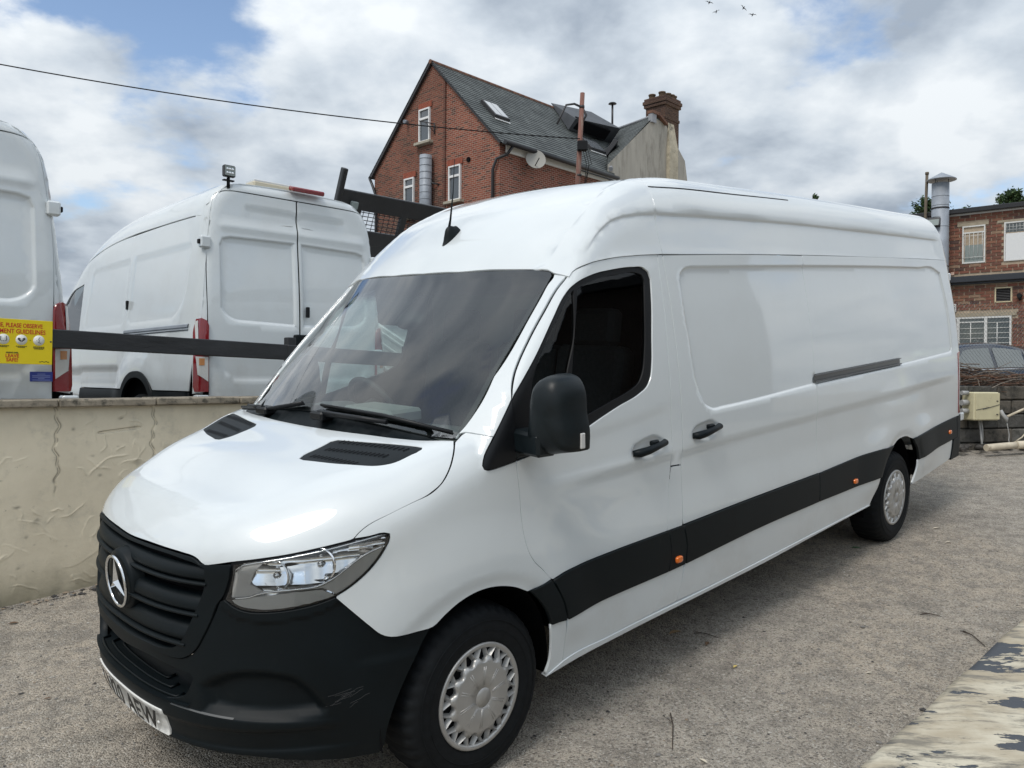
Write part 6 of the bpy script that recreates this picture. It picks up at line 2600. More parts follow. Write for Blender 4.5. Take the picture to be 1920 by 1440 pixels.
p, n = VPL.at([.075], [1.50], .012)
m = MB()
m.bbox(p[0], (.012, .018, .05), .008)
m.build('lock_barrel', RUBBER, rds[1])
m = MB()
m.bbox((.02, .03, 1.235), (.03, .10, .05), .012)
m.build('door_handle', PLASTIC, rds[1])
for sg in (-1, 1):
    m = MB()
    uu = np.linspace(-.18, -1.72, 16)
    rows = []
    for dz, of in ((.03, .0), (.022, .012), (.0, .014), (-.012, -.006), (-.022, .012), (-.03, .0)):
        p, n = VSP.at(uu, 1.318 + 0 * uu + dz, of)
        rows.append(p * [1, -sg, 1] if sg > 0 else p)
    m.add(np.concatenate(rows), [(i * 16 + j, i * 16 + j + 1, (i + 1) * 16 + j + 1, (i + 1) * 16 + j) for i in range(5) for j in range(15)])
    m.build('sliding_rail', GALV, TV)
    p, n = VSP.at([-1.70], [1.60], .008)
    m = MB()
    m.bbox(p[0] * [1, -sg, 1] if sg > 0 else p[0], (.020, .010, .045), .006)
    m.build('door_catch', RUBBER, TV)
    for xw in (-1.25, -4.95):
        m = MB()
        Mw_ = Matrix.Translation((xw, sg * .92, .36)) @ Matrix.Rotation(radians(90), 4, 'X')
        m.lathe([(.0, -.08), (.21, -.09), (.23, -.10), (.33, -.09), (.355, -.05), (.355, .08), (.33, .11), (.22, .10), (.0, .09)], 40, Mw_)
        m.build('wheel', TYRE, TV)
    m = MB()
    m.box((-2.6, sg * .5, .45), (2.4, .30, .10))
    m.build('underbody', VOID, TV)
    m = MB()
    m.bbox((.03, sg * .955, .685), (.05, .055, .045), .012)
    m.build('bumper_step', PAINT2, TV)
p, n = VROOF.at([-.10], [0.0], .0)
m = MB()
m.bbox((-.045, .09, 2.655), (.045, .17, .022), .012, Matrix.Rotation(radians(16), 3, 'Y'))
m.build('brake_lamp', REDLENS, TV)

TV1 = copy_tree(TV, None, 'white high-roof van cut off by the left edge, with yellow sign in front of it')
TV1.matrix_world = vmat(-3.857, 5.117, .771, UZ + .02)
# things on van 2 only: work light and beacon
_wlz = 2.60
m = MB()
m.tube([(-.10, -.66, 2.57), (-.10, -.66, 2.66)], .016, 6)
m.bbox((-.10, -.66, 2.635), (.02, .05, .006), .003)
wl_ = thing('work_light', 'small black square LED work light standing on the white van roof', 'lamp')
wl_.matrix_world = TV.matrix_world.copy()
m.build('bracket', RUBBER, wl_)
m = MB()
m.bbox((-.09, -.66, 2.715), (.024, .055, .052), .010)
hd = m.build('lamp_head', DARKMET, wl_)
m = MB()
m.box((-.065, -.66, 2.715), (.002, .045, .042))
m.build('lamp_glass', BLIND, hd)
for a in (-.028, .0, .028):
    for b_ in (-.025, .015):
        m = MB()
        m.lathe([(0, .004), (.011, .001), (.012, 0)], 10, Matrix.Translation((-.064, -.66 + a * .85, 2.718 + b_ * .85)) @ Matrix.Rotation(radians(90), 4, 'Y'))
        m.build('led', CHROME, hd)
bc = thing('light_bar', 'pale clear beacon bar lying on the white van roof above the red brake lamp', 'lamp')
bc.matrix_world = TV.matrix_world.copy()
m = MB()
m.bbox((-.30, -.13, 2.675), (.10, .24, .035), .02)
m.build('bar_base', pbr('beacon_cream', (.55, .50, .38), .4), bc)
m = MB()
m.bbox((-.30, -.13, 2.712), (.09, .23, .012), .01)
m.build('bar_cover', pbr('beacon_clear', (.62, .62, .60), .2, coat=1.0), bc)


def on_rear(van, y, z, off):
    p, n = VPL.at([y], [z], off)
    return Vector(p[0]), Vector(n[0])


# maker's oval and a small blue sticker on the left van
BLUEB = pbr('badge_blue', (.012, .016, .05), .25, coat=1.0)
bp0, bn0 = on_rear(TV1, .33, .935, .020)
Mb = frame(bp0, Vector((0, 1, 0)), Vector((0, 0, 1)))
m = MB()
ov = lambda a, b_, z_: [Mb @ Vector((a * cos(t), b_ * sin(t), z_)) for t in np.linspace(0, 2 * pi, 40, endpoint=False)]
m.add(ov(.098, .042, 0) + ov(.094, .039, .006), [(i, (i + 1) % 40, 40 + (i + 1) % 40, 40 + i) for i in range(40)] + [tuple(range(40, 80))])
bd = m.build('maker_badge', BLUEB, TV1)
m = MB()
m.tube(ov(.088, .034, .007) + [ov(.088, .034, .007)[0]], .0025, 5, cap=False)
m.build('badge_ring', CHROME, bd)
text_obj('lettering', 'Ford', .058, CHROME, Mb @ Matrix.Translation((0, 0, .0075)), bd, sx=1.05, shear=.35, bold=-.0003)
bp0, bn0 = on_rear(TV1, .785, .862, .018)
Mb = frame(bp0, Vector((0, 1, 0)), Vector((0, 0, 1)))
m = MB()
m.box((0, 0, 0), (.071, .034, .001), None)
m.v = [tuple(Mb @ Vector(v)) for v in m.v]
st = m.build('sticker', pbr('sticker_blue', (.03, .05, .28), .4), TV1)
for k, (w_, yy) in enumerate(((.025, .018), (.056, .006), (.056, -.004), (.020, -.014), (.056, -.024))):
    m = MB()
    m.box((0, yy, .0016), (w_, .0022, .0004))
    m.v = [tuple(Mb @ Vector(v)) for v in m.v]
    m.build('sticker_print', pbr('sticker_pale', (.25, .30, .6), .5) if 'sticker_pale' not in MATS else MATS['sticker_pale'], st)

# ------------------------------------------------------------------ tipper truck beyond
fwv, rrv = Vector((-.697, .717, 0)), Vector((.717, .697, 0))
TP = thing('tipper_truck', 'white dropside tipper truck with raised bed and black mesh headboard between van and house', 'truck', (-2.2, 10.6, UZ))
H0 = Vector((-2.215, 10.5, 4.36))
upv = (Vector((0, 0, 1)) - fwv * .43).normalized()
bdv = rrv.cross(upv).normalized()
if bdv.dot(fwv) > 0:
    bdv = -bdv
TM = Matrix(((rrv.x, bdv.x, upv.x, H0.x), (rrv.y, bdv.y, upv.y, H0.y), (rrv.z, bdv.z, upv.z, H0.z), (0, 0, 0, 1)))
TI = TP.matrix_world.copy()
TI = Matrix.Translation((-2.2, 10.6, UZ)).inverted() @ TM
BLKP = pbr('black_steel', (.018, .019, .021), .45, noise=.2, nscale=6)
WHT = pbr('truck_white', (.72, .73, .72), .4, dirt=(.4, .38, .34), dscale=2, dlow=.55, dhigh=.8)


def tp(name, mat, parent=None, fn=None):
    m = MB()
    fn(m)
    m.v = [tuple(TI @ Vector(v)) for v in m.v]
    return m.build(name, mat, parent or TP)


hb = tp('headboard', BLKP, None, lambda m: (m.bbox((.98, 0, -.14), (.98, .03, .12), .01), m.bbox((.98, 0, -.62), (.98, .03, .10), .01), m.bbox((.98, 0, -1.3), (.98, .025, .60), .01)))
for xx in (.30, 1.05, 1.92):
    tp('upright', BLKP, hb, lambda m: m.bbox((xx, .0, -.36), (.05 if xx > .2 else .03, .032, .20), .008))
tp('corner_post', BLKP, hb, lambda m: m.bbox((-.02, .0, .02), (.038, .04, .22), .01))
tp('lamp_plate', BLKP, hb, lambda m: m.bbox((.18, .0, -.36), (.16, .02, .16), .008))
for xx, zz in ((.17, -.10),):
    wlm = tp('work_lamp', BLIND, hb, lambda m: m.bbox((.20, .06, -.20), (.05, .03, .05), .01))


def _mesh(m):
    for k in range(19):
        m.tube([(.32 + .085 * k, 0, -.26), (.32 + .085 * k, 0, -.52)], .0055, 4)
    for k in range(5):
        m.tube([(.32, .004, -.28 - .052 * k), (1.9, .004, -.28 - .052 * k)], .0055, 4)


tag(tp('wire_mesh', BLKP, hb, _mesh), kind='stuff')
tp('bed_floor', WHT, None, lambda m: m.bbox((.98, 1.35, -1.88), (.98, 1.35, .04), .01))
for xx in (0.0, 1.96):
    ds = tp('dropside', WHT, None, lambda m: m.bbox((xx, 1.40, -1.58), (.022, 1.35, .25), .008))
    for zz in (-1.40, -1.52, -1.64, -1.76):
        tp('rib', WHT, ds, lambda m: m.bbox((xx, 1.40, zz), (.034, 1.35, .018), .006))
tp('tailgate', WHT, None, lambda m: m.bbox((.98, 2.74, -1.60), (.98, .022, .25), .008))
m = MB()
for a in (.3, 1.2):
    p = rrv * a + fwv * .5
    m.bbox((p.x, p.y, .72), (.05, 2.2, .09), .01, Matrix.Rotation(atan2(fwv.y, fwv.x) - pi / 2, 3, 'Z'))
m.build('chassis', BLKP, TP)
for a in (-.05, 1.65):
    for f in (.0, 3.0):
        p = rrv * a + fwv * (f - .6)
        m = MB()
        m.lathe([(0, -.1), (.22, -.11), (.34, -.10), (.36, -.05), (.36, .07), (.33, .11), (.2, .1), (0, .1)], 32, Matrix.Translation((p.x, p.y, .36)) @ rrv.to_track_quat('Z', 'Y').to_matrix().to_4x4())
        m.build('wheel', TYRE, TP)
p = rrv * .8 + fwv * 3.0
m = MB()
m.bbox((p.x, p.y, 1.35), (.95, .85, .85), .12, Matrix.Rotation(atan2(rrv.y, rrv.x), 3, 'Z'))
m.build('cab', WHT, TP)

# ------------------------------------------------------------------ black rail on the wall and the yellow sign
RAILM = pbr('black_painted_timber', (.020, .021, .023), .55, noise=.5, nscale=5, bump=.6, bscale=30, bdist=.004, dirt=(.20, .19, .17), dscale=9, dlow=.70, dhigh=.74, stretch=(.6, 2, 2))
rail = thing('timber_rail', 'black painted timber rail on short posts above the cream wall, behind the white van', 'rail')
rail.matrix_world = WALLM
m = MB()
pts = [(-2.0, 1.79), (.32, 1.752), (2.12, 1.706), (3.52, 1.662)]
for (a, za), (b_, zb) in zip(pts[:-1], pts[1:]):
    ln = math.hypot(b_ - a, zb - za)
    m.bbox(((a + b_) / 2, .10, (za + zb) / 2), (ln / 2 + .001, .024, .064), .006, Matrix.Rotation(-atan2(zb - za, b_ - a), 3, 'Y'))
m.build('rail', RAILM, rail)
for t, zt in ((-1.2, 1.86), (-.05, 1.86), (2.19, 1.835), (3.46, 1.80)):
    m = MB()
    m.bbox((t, .160, (1.30 + zt) / 2), (.040, .034, (zt - 1.30) / 2), .006)
    m.build('post', RAILM, rail)
sign = thing('notice_sign', 'yellow notice board with red lettering and round white icons fixed to the black rail', 'sign')
sign.matrix_world = WALLM @ Matrix.Translation((.083, .062, 1.722)) @ Matrix.Rotation(radians(.8), 4, 'Y')
YEL = pbr('sign_yellow', (.80, .62, .010), .35, noise=.05, nscale=5)
REDI = pbr('sign_red', (.55, .030, .012), .45)
m = MB()
m.bbox((0, 0, 0), (.238, .003, .147), .002)
m.build('board', YEL, sign)
SF = Matrix(((1, 0, 0, 0), (0, 0, -1, -.0034), (0, 1, 0, 0), (0, 0, 0, 1)))
text_obj('lettering', 'WELCOME, PLEASE OBSERVE', .0395, REDI, SF @ Matrix.Translation((-.010, .105, 0)), sign, sx=.74, bold=.0007)
text_obj('lettering', 'GOVERNMENT GUIDELINES', .0405, REDI, SF @ Matrix.Translation((-.006, .066, 0)), sign, sx=.80, bold=.0007)
text_obj('lettering', 'ARRIVE SAFE,', .014, INK, SF @ Matrix.Translation((0, -.074, 0)), sign, sx=.9, bold=.0004)
text_obj('lettering', 'LEAVE', .032, REDI, SF @ Matrix.Translation((0, -.095, 0)), sign, sx=.9, bold=.0007)
text_obj('lettering', 'SAFE!', .032, REDI, SF @ Matrix.Translation((0, -.122, 0)), sign, sx=.9, bold=.0007)
SIGNW = pbr('sign_white', (.80, .80, .74), .4)
for k, xx in enumerate((-.155, -.052, .052, .155)):
    m = MB()
    m.lathe([(0, .0008), (.034, .0008), (.034, 0)], 32, SF @ Matrix.Translation((xx, .013, 0)))
    ic = m.build('icon_disc', SIGNW, sign)
    m = MB()
    z_ = .0014
    Q = lambda a, b_: SF @ Vector((xx + a, .013 + b_, z_))
    if k in (0, 1):
        for s_ in (-1, 1):
            m.tube([Q(s_ * .018, .012), Q(s_ * .019, -.004), Q(s_ * .012, -.012)], .0022, 5)
            m.tube([Q(s_ * .017, .016), Q(s_ * .0171, .019)], .004, 6)
        m.tube([Q(-.006, -.012), Q(.006, -.012)], .0015, 4)
    elif k == 2:
        for s_ in (-1, 1):
            m.tube([Q(s_ * .022, .008), Q(s_ * .012, -.003), Q(s_ * .002, -.010)], .004, 5)
            m.tube([Q(s_ * .018, .012), Q(s_ * .006, .004)], .003, 5)
    else:
        m.tube([Q(.008, .022), Q(-.002, .010), Q(.004, -.004), Q(-.004, -.012), Q(.012, -.018)], .0016, 5)
        m.tube([Q(-.014, .0), Q(-.012, .0)], .002, 5)
    m.build('icon_print', INK, ic)
    for j, (w_, dy) in enumerate(((.033, -.030), (.022, -.037)) if k < 3 else ((.033, -.030), (.034, -.037), (.028, -.044))):
        m = MB()
        for q in range(6):
            m.box(SF @ Vector((xx - w_ + (2 * w_) * (q + .5) / 6, dy, .0006)), (w_ / 7.2, .0003, .0021))
        tag(m.build('small_print', INK, sign), kind='stuff')
for xx in (.103,):
    m = MB()
    m.tube([SF @ Vector((xx, .012, .0005)), SF @ Vector((xx + .0001, .0121, .0018))], .003, 6)
    m.build('dot', INK, sign)
m = MB()
m.lathe([(.006, 0), (.004, .003), (0, .0035)], 10, SF @ Matrix.Translation((.228, .008, 0)))
m.build('screw', DARKMET, sign)
m = MB()
for q in range(5):
    m.box(SF @ Vector((.165 + .012 * q, -.130 + .004 * (q % 2), .0005)), (.005, .0003, .0022))
tag(m.build('maker_print', INK, sign), kind='stuff')

# ------------------------------------------------------------------ dark saloon behind the block wall
CAR = thing('saloon_car', 'dark blue-grey saloon car behind the wire fence in front of the brick workshop', 'car')
CARM = Matrix(((SWX.x, SWY.x, 0, 8.45), (SWX.y, SWY.y, 0, 15.75), (0, 0, 1, 1.19), (0, 0, 0, 1)))
CAR.matrix_world = CARM
CPAINT = pbr('car_paint_dark', (.030, .036, .050), .25, metal=.4, coat=1.0)
CGLASS = pbr('car_glass', (.10, .12, .12), .05, spec=1.0, coat=1.0)
roofz = pchip([-2.3, -2.1, -1.5, -1.0, -.45, .0, .5, 1.0, 1.5, 1.95, 2.25, 2.4], [.60, .74, .88, .98, 1.33, 1.42, 1.445, 1.40, 1.22, 1.04, .96, .66])
belt = pchip([-2.3, -1.0, 0, 1.0, 2.0, 2.4], [.60, .90, .92, .95, .93, .66])
m = MB()
st_ = np.linspace(-2.25, 2.36, 56)
K = 17
vs = []
for x in st_:
    zr, zb = float(roofz(x)), float(min(belt(x), roofz(x) - .02))
    wend = .86 * (1 - .30 * max(0, (abs(x) - 1.7) / .65) ** 2)
    rw = wend * (.70 + .16 * (1 - min(1, (zr - zb) / .5)))
    half = [(wend * .96, .22), (wend, .38), (wend * 1.015, .60), (wend, zb - .06), (wend * .975, zb), (rw + .05, zr - .07), (rw - .03, zr - .02), (rw * .6, zr + .0), (0, zr + .012)]
    half = half + [(-a, b_) for a, b_ in half[:-1][::-1]]
    vs += [(x, -a, b_) for a, b_ in half]
fs = [(i * K + j, i * K + j + 1, (i + 1) * K + j + 1, (i + 1) * K + j) for i in range(55) for j in range(K - 1)]
fs += [tuple(range(K)), tuple(55 * K + j for j in range(K))]
m.add(vs, fs, True)
m.build('body', CPAINT, CAR)


def car_side(x, t, o=.006):
    """point on the glasshouse: t=0 at the belt, 1 at the roof edge"""
    zr, zb = float(roofz(x)), float(min(belt(x), roofz(x) - .02))
    wend = .86
    rw = wend * (.70 + .16 * (1 - min(1, (zr - zb) / .5)))
    y0, y1 = wend * .975, rw + .05
    return Vector((x, -(y0 + (y1 - y0) * t) - o, zb + (zr - .07 - zb) * t))


for nm, xs_, t0, t1 in (('window_pane', np.linspace(-.62, .30, 12), .06, .90), ('window_pane', np.linspace(.38, 1.02, 10), .06, .90), ('quarter_light', np.linspace(1.07, 1.40, 8), .06, .88)):
    m = MB()
    lo = [car_side(x, t0) for x in xs_]
    n_ = len(xs_)
    tt = [t1 if not (nm == 'quarter_light') else t0 + (t1 - t0) * (1 - (k / (n_ - 1)) ** 1.6 * .85) for k in range(n_)]
    if xs_[0] < -.5:
        tt = [t0 + (t1 - t0) * min(1, k / 4.5 + .08) for k in range(n_)]
    hi = [car_side(x, t) for x, t in zip(xs_, tt)]
    m.add(lo + hi, [(k, k + 1, n_ + k + 1, n_ + k) for k in range(n_ - 1)])
    m.build(nm, CGLASS, CAR)
m = MB()
m.tube([car_side(x, -.02, .004) for x in np.linspace(-.7, 1.5, 24)], .012, 5)
m.build('belt_trim', CHROME, CAR)
for xx in (-.02, .86):
    m = MB()
    m.tube([(xx, -.862, .80), (xx + .03, -.885, .805), (xx + .17, -.885, .815), (xx + .20, -.862, .815)], .013, 6)
    m.build('door_handle', CPAINT, CAR)
for xw in (-1.45, 1.35):
    for sg in (-1, 1):
        m = MB()
        m.lathe([(0, -.08), (.2, -.09), (.31, -.08), (.32, -.04), (.32, .06), (.30, .09), (.2, .08), (0, .06)], 28, Matrix.Translation((xw, sg * .80, .32)) @ Matrix.Rotation(radians(90), 4, 'X'))
        m.build('wheel', TYRE, CAR)

# ------------------------------------------------------------------ wire fence, brushwood, box and pipes at the block wall
WIRE = pbr('fence_wire', (.20, .21, .21), .5, metal=.6)
fence = thing('wire_fence', 'chain-link wire fence standing behind the block wall in front of the dark car', 'fence')
fence.matrix_world = SWM @ Matrix.Translation((0, .62, 0))
for xx in (-1.6, 1.9):
    m = MB()
    m.tube([(xx, 0, -.1), (xx, 0, 2.05)], .022, 8)
    m.build('post', WIRE, fence)
m = MB()
hh, z0 = 1.35, .55
for k in range(-22, 66):
    for s_ in (-1, 1):
        xa = -1.5 + k * .055
        a = Vector((xa, 0, z0)) if s_ > 0 else Vector((xa, .003, z0 + hh))
        b_ = Vector((xa + hh, 0, z0 + hh)) if s_ > 0 else Vector((xa + hh, .003, z0))
        d = b_ - a
        lo, hi = max(0, (-1.6 - a.x) / d.x), min(1, (1.9 - a.x) / d.x)
        if hi > lo:
            m.tube([a + d * lo, a + d * hi], .0016, 3, cap=False)
tag(m.build('wire_mesh', WIRE, fence), kind='stuff')

BRUSH = [pbr('stick_%s' % k, c, .9, noise=.3, nscale=30) for k, c in (('brown', (.115, .075, .050)), ('grey', (.20, .17, .14)), ('dark', (.055, .038, .028)), ('red', (.15, .075, .045)))]
rb = np.random.RandomState(12)
m = MB()
for k in range(420):
    m.cur = int(rb.randint(4))
    L = rb.uniform(.35, 1.3)
    c = Vector((rb.uniform(-1.2, 2.6), rb.uniform(.0, .50), 0))
    top = .10 + .17 * max(0, 1 - ((c.x + .05) / 1.6) ** 2 * .4)
    c.z = .76 + top * rb.uniform(0, 1) ** .8 * (1.0 if c.x < .6 else .75)
    a = rb.normal(0, .28) + (pi if rb.rand() < .5 else 0)
    e = rb.normal(0, .10)
    d = Vector((cos(a) * cos(e), sin(a) * .6, sin(e)))
    sag = rb.uniform(-.07, .07)
    pts = []
    for j in range(6):
        t = j / 5 - .5
        p = c + d * L * t + Vector((0, 0, sag * (1 - 4 * t * t))) + Vector((rb.normal(0, .010), rb.normal(0, .010), rb.normal(0, .008)))
        p.z = max(p.z, .745)
        pts.append(p)
    r0 = rb.uniform(.003, .008)
    m.tube(pts, [r0 * (1 - .12 * j) for j in range(6)], 4, cap=False)
for k in range(16):
    m.cur = int(rb.randint(3))
    p = Vector((rb.uniform(-.3, 2.2), rb.uniform(-.05, .3), .82))
    q = p + Vector((rb.uniform(-.35, .35), rb.uniform(-.1, .1), rb.uniform(.10, .28)))
    m.tube([p, (p + q) / 2 + Vector((0, 0, .03)), q], [.005, .004, .002], 4, cap=False)
br_ = m.build('brushwood', None, None, mats=BRUSH)
br_.matrix_world = SWM
tag(br_, 'tangled heap of dry brown twigs lying along the block wall', 'brushwood', kind='stuff')

jb = thing('junction_box', 'cream electrical box mounted on the dark block wall behind the white van', 'box')
jb.matrix_world = SWM
JB = pbr('box_cream', (.60, .55, .36), .5, noise=.08, nscale=10, dirt=(.36, .31, .2), dscale=12, dlow=.60, dhigh=.75)
GREYP = pbr('grey_conduit', (.36, .36, .35), .5)
CREAMP = pbr('cream_pipe', (.60, .53, .41), .55, noise=.2, nscale=10, dirt=(.25, .19, .13), dscale=14, dlow=.55, dhigh=.7)
m = MB()
m.bbox((.178, -.115, .578), (.182, .095, .168), .012)
m.build('case', JB, jb)
m = MB()
m.bbox((.185, -.214, .578), (.172, .006, .158), .004)
m.build('lid', JB, jb)
m = MB()
m.tube([(.015, -.222, .535), (.12, -.222, .552), (.20, -.2225, .562), (.355, -.222, .600)], .0035, 5)
m.tube([(.11, -.2222, .545), (.20, -.2222, .565)], .006, 5)
m.build('slack_cable', DARKMET, jb)
for zz in (.640, .480):
    m = MB()
    m.bbox((.318, -.222, zz), (.012, .004, .006), .002)
    m.build('latch', DARKMET, jb)
for zz, r in ((.735, .026), (.62, .034), (.52, .030)):
    m = MB()
    m.tube([(-.01, -.12, zz), (-.10, -.12, zz)], r, 12)
    m.build('gland', GREYP, jb)
m = MB()
m.tube([(.175, -.10, .41), (.195, -.10, .30), (.190, -.12, .20), (.165, -.16, .12)], .012, 8)
m.tube([(.205, -.10, .41), (.225, -.10, .30), (.215, -.12, .15)], .010, 8)
m.build('down_cable', GREYP, jb)
cd_ = thing('conduit_pipe', 'straight cream conduit pipe sloping up right from the cream electrical box', 'pipe')
cd_.matrix_world = SWM
m = MB()
m.tube([(.44, -.24, .455), (1.0, -.24, .66), (1.8, -.24, .96)], .014, 10)
m.build('pipe', CREAMP, cd_)
m = MB()
m.tube([(.385, -.20, .53), (.40, -.22, .475), (.43, -.24, .43), (.435, -.24, .39)], [.022, .024, .026, .014], 10)
m.build('socket', GREYP, cd_)
m = MB()
m.tube([(.435, -.24, .40), (.455, -.24, .32), (.475, -.24, .24), (.46, -.25, .18), (.44, -.28, .13)], .006, 6)
m.build('cable', GREYP, cd_)
hs_ = thing('garden_hose', 'thin pale cable arching over the dark ground at the foot of the block wall', 'cable')
hs_.matrix_world = SWM
m = MB()
m.tube([(.52, -.3, .17), (.60, -.3, .21), (.70, -.3, .31), (.78, -.3, .335), (1.0, -.3, .33), (1.5, -.3, .25)], .008, 6)
m.build('cable', CREAMP, hs_)
gp_ = thing('drain_pipe', 'dirty cream drain pipe lying on the ground along the block wall', 'pipe')
gp_.matrix_world = SWM
m = MB()
m.tube([(-.03, -.42, .105), (.30, -.41, .125), (.42, -.41, .130)], .040, 14)
m.tube([(.62, -.41, .135), (1.1, -.42, .14), (2.4, -.44, .14)], .040, 14)
m.build('pipe', CREAMP, gp_)
m = MB()
m.tube([(.40, -.41, .130), (.65, -.41, .136)], .047, 14)
m.build('collar', CREAMP, gp_)
m = MB()
for k in range(60):
    x, y, r = rb.uniform(-.3, 1.6), rb.uniform(-.30, .0), rb.uniform(.02, .06)
    m.lathe([(0, r * .6), (r * .7, r * .4), (r, 0), (r * .8, -.02)], 6, Matrix.Translation((x, y, .06 + rb.uniform(0, .05))) @ Matrix.Rotation(rb.uniform(0, 3), 4, 'Z'), smooth=False)
rub = m.build('rubble', pbr('dark_rubble', (.06, .055, .05), .95, noise=.5, nscale=12), None)
rub.matrix_world = SWM
tag(rub, 'dark loose rubble heaped along the foot of the block wall', 'rubble', kind='stuff')

# ------------------------------------------------------------------ pole and overhead cables
PW = pbr('pole_timber', (.185, .085, .065), .75, noise=.3, nscale=6, stretch=(3, 3, .4), dirt=(.25, .19, .15), dscale=5, dlow=.5, dhigh=.7)
pole = thing('utility_pole', 'reddish brown pole with iron arms and cable box in front of the brick house', 'pole', (1.09, 16.0, .9))
m = MB()
m.tube([(0, 0, 0), (.18, 0, 4.83), (.262, 0, 6.62)], [.062, .052, .045], 12)
m.build('shaft', PW, pole)
m = MB()
m.tube([(.25, 0, 6.34), (.10, -.02, 6.40), (-.06, -.04, 6.37), (-.16, -.06, 6.16), (-.24, -.08, 5.98)], .022, 6)
m.build('arm', DARKMET, pole)
m = MB()
m.tube([(.25, 0, 6.36), (.34, .0, 6.18), (.25, 0, 6.02)], .024, 6)
m.build('arm', DARKMET, pole)
m = MB()
m.tube([(.25, 0, 6.32), (.252, 0, 6.37)], .055, 10)
m.tube([(.20, 0, 4.98), (.201, 0, 5.02)], .058, 10)
m.build('band', DARKMET, pole)
m = MB()
m.bbox((.26, -.07, 5.56), (.10, .06, .10), .02)
m.build('cable_box', RUBBER, pole)
m = MB()
for a in (0, 1, 2):
    m.tube([(.26 + .05 * a, -.10, 5.50), (.34 + .05 * a, -.10, 5.2), (.30 + .04 * a, -.10, 4.75 + .2 * a), (.25 + .03 * a, -.06, 4.5)], .007, 5)
m.build('hanging_cable', RUBBER, pole)


def cable(name, label, pts, r=.011):
    o = thing(name, label, 'cable')
    m = MB()
    m.tube([tuple(p) for p in spline(pts, .6, 180, closed=False)] if False else pts, r, 6, cap=False)
    m.build('wire', RUBBER, o)
    return o


def sagging(a, b_, sag, n=24):
    a, b_ = Vector(a), Vector(b_)
    return [a.lerp(b_, k / n) - Vector((0, 0, sag * 4 * (k / n) * (1 - k / n))) for k in range(n + 1)]


cable('overhead_cable', 'long sagging overhead cable crossing the sky to the brown pole', sagging((-15.2, 13.0, 8.35), (1.30, 15.93, 6.60), .42))
cable('overhead_cable', 'short overhead cable running down right from the brown pole behind the van roof', sagging((1.34, 15.93, 5.98), (3.6, 11.5, 4.2), .05, 10), .013)

# ------------------------------------------------------------------ trees behind the workshop
LEAF = [pbr('leaf_%s' % k, c, .6, spec=.3) for k, c in (('mid', (.045, .085, .030)), ('dark', (.026, .052, .020)), ('light', (.080, .125, .045)))]
BARK = pbr('bark', (.09, .07, .05), .9)


def tree(name, label, base, height, boughs, nleaf, size, seed, group=None):
    """boughs: (x, z, reach, rise, spread) fans of leafy twigs about the trunk"""
    t = thing(name, label, 'tree', base, 0, group)
    r_ = np.random.RandomState(seed)
    m = MB()
    m.tube([(0, 0, 0), (.05, 0, height * .5), (.02, .03, height)], [.17, .12, .04], 8)
    lv = MB()
    for (bx, bz, reach, rise, spread) in boughs:
        tip = Vector((bx + reach, r_.uniform(-.3, .3), bz + rise))
        root = Vector((0, 0, min(height * .9, bz - .3)))
        m.tube([root, (root + tip) / 2 + Vector((0, 0, .15)), tip], [.05, .03, .008], 5)
        for k in range(nleaf):
            f = r_.beta(2.2, 1.3)
            c = root.lerp(tip, f) + Vector((0, 0, .15 * (1 - (2 * f - 1) ** 2)))
            sp_ = spread * (1 - .65 * f) * (.25 + .75 * min(1, f * 2.5))
            c = c + Vector(r_.normal(0, 1, 3)) * sp_ * .42
            lv.cur = int(r_.choice(3, p=[.45, .37, .18]))
            a, s = Vector(r_.normal(0, 1, 3)).normalized(), size * r_.uniform(.6, 1.4)
            b2 = a.cross(Vector(r_.normal(0, 1, 3))).normalized()
            lv.add([c - a * s, c + b2 * s * .38, c + a * s, c - b2 * s * .38], [(0, 1, 2, 3)])
    m.build('trunk', BARK, t)
    cr = lv.build('crown', None, t, mats=LEAF)
    return t


rb = np.random.RandomState(31)
bo = []
for k in range(38):
    a = rb.uniform(-1.0, 1.0)
    bo.append((a * .35, 6.35 + rb.uniform(-.5, .9) * (1 - .3 * abs(a)), a * rb.uniform(.7, 1.25), rb.uniform(.05, .5), rb.uniform(.35, .7)))
tree('leafy_tree', 'feathery green tree rising behind the workshop flue', (15.75, 30, 1.1), 6.6, bo, 200, .075, 3)
bo = []
for k in range(12):
    bo.append((rb.uniform(-.1, .2), 6.65 + rb.uniform(-.30, .35), rb.choice([-1, 1]) * rb.uniform(.35, 1.05), rb.uniform(-.1, .2), rb.uniform(.28, .45)))
tree('leafy_tree', 'dark rounded tree clumps above the workshop roof at the right edge', (16.75, 26.5, 1.1), 7.0, bo, 150, .07, 5)
bo = [(rb.uniform(-.2, .2), 6.28 + rb.uniform(-.1, .12), rb.uniform(-.25, .25), .05, .22) for k in range(6)]
tree('leafy_tree', 'small tuft of green treetop just showing over the workshop roof edge', (15.55, 26.0, 1.1), 6.2, bo, 90, .06, 7)
bo = [(rb.uniform(-.06, .06), 6.38 + rb.uniform(-.05, .05), rb.uniform(-.10, .10), .02, .10) for k in range(4)]
tree('leafy_tree', 'tiny dark treetop tip poking above the white van roof', (9.24, 25.0, 1.1), 6.4, bo, 60, .05, 9)

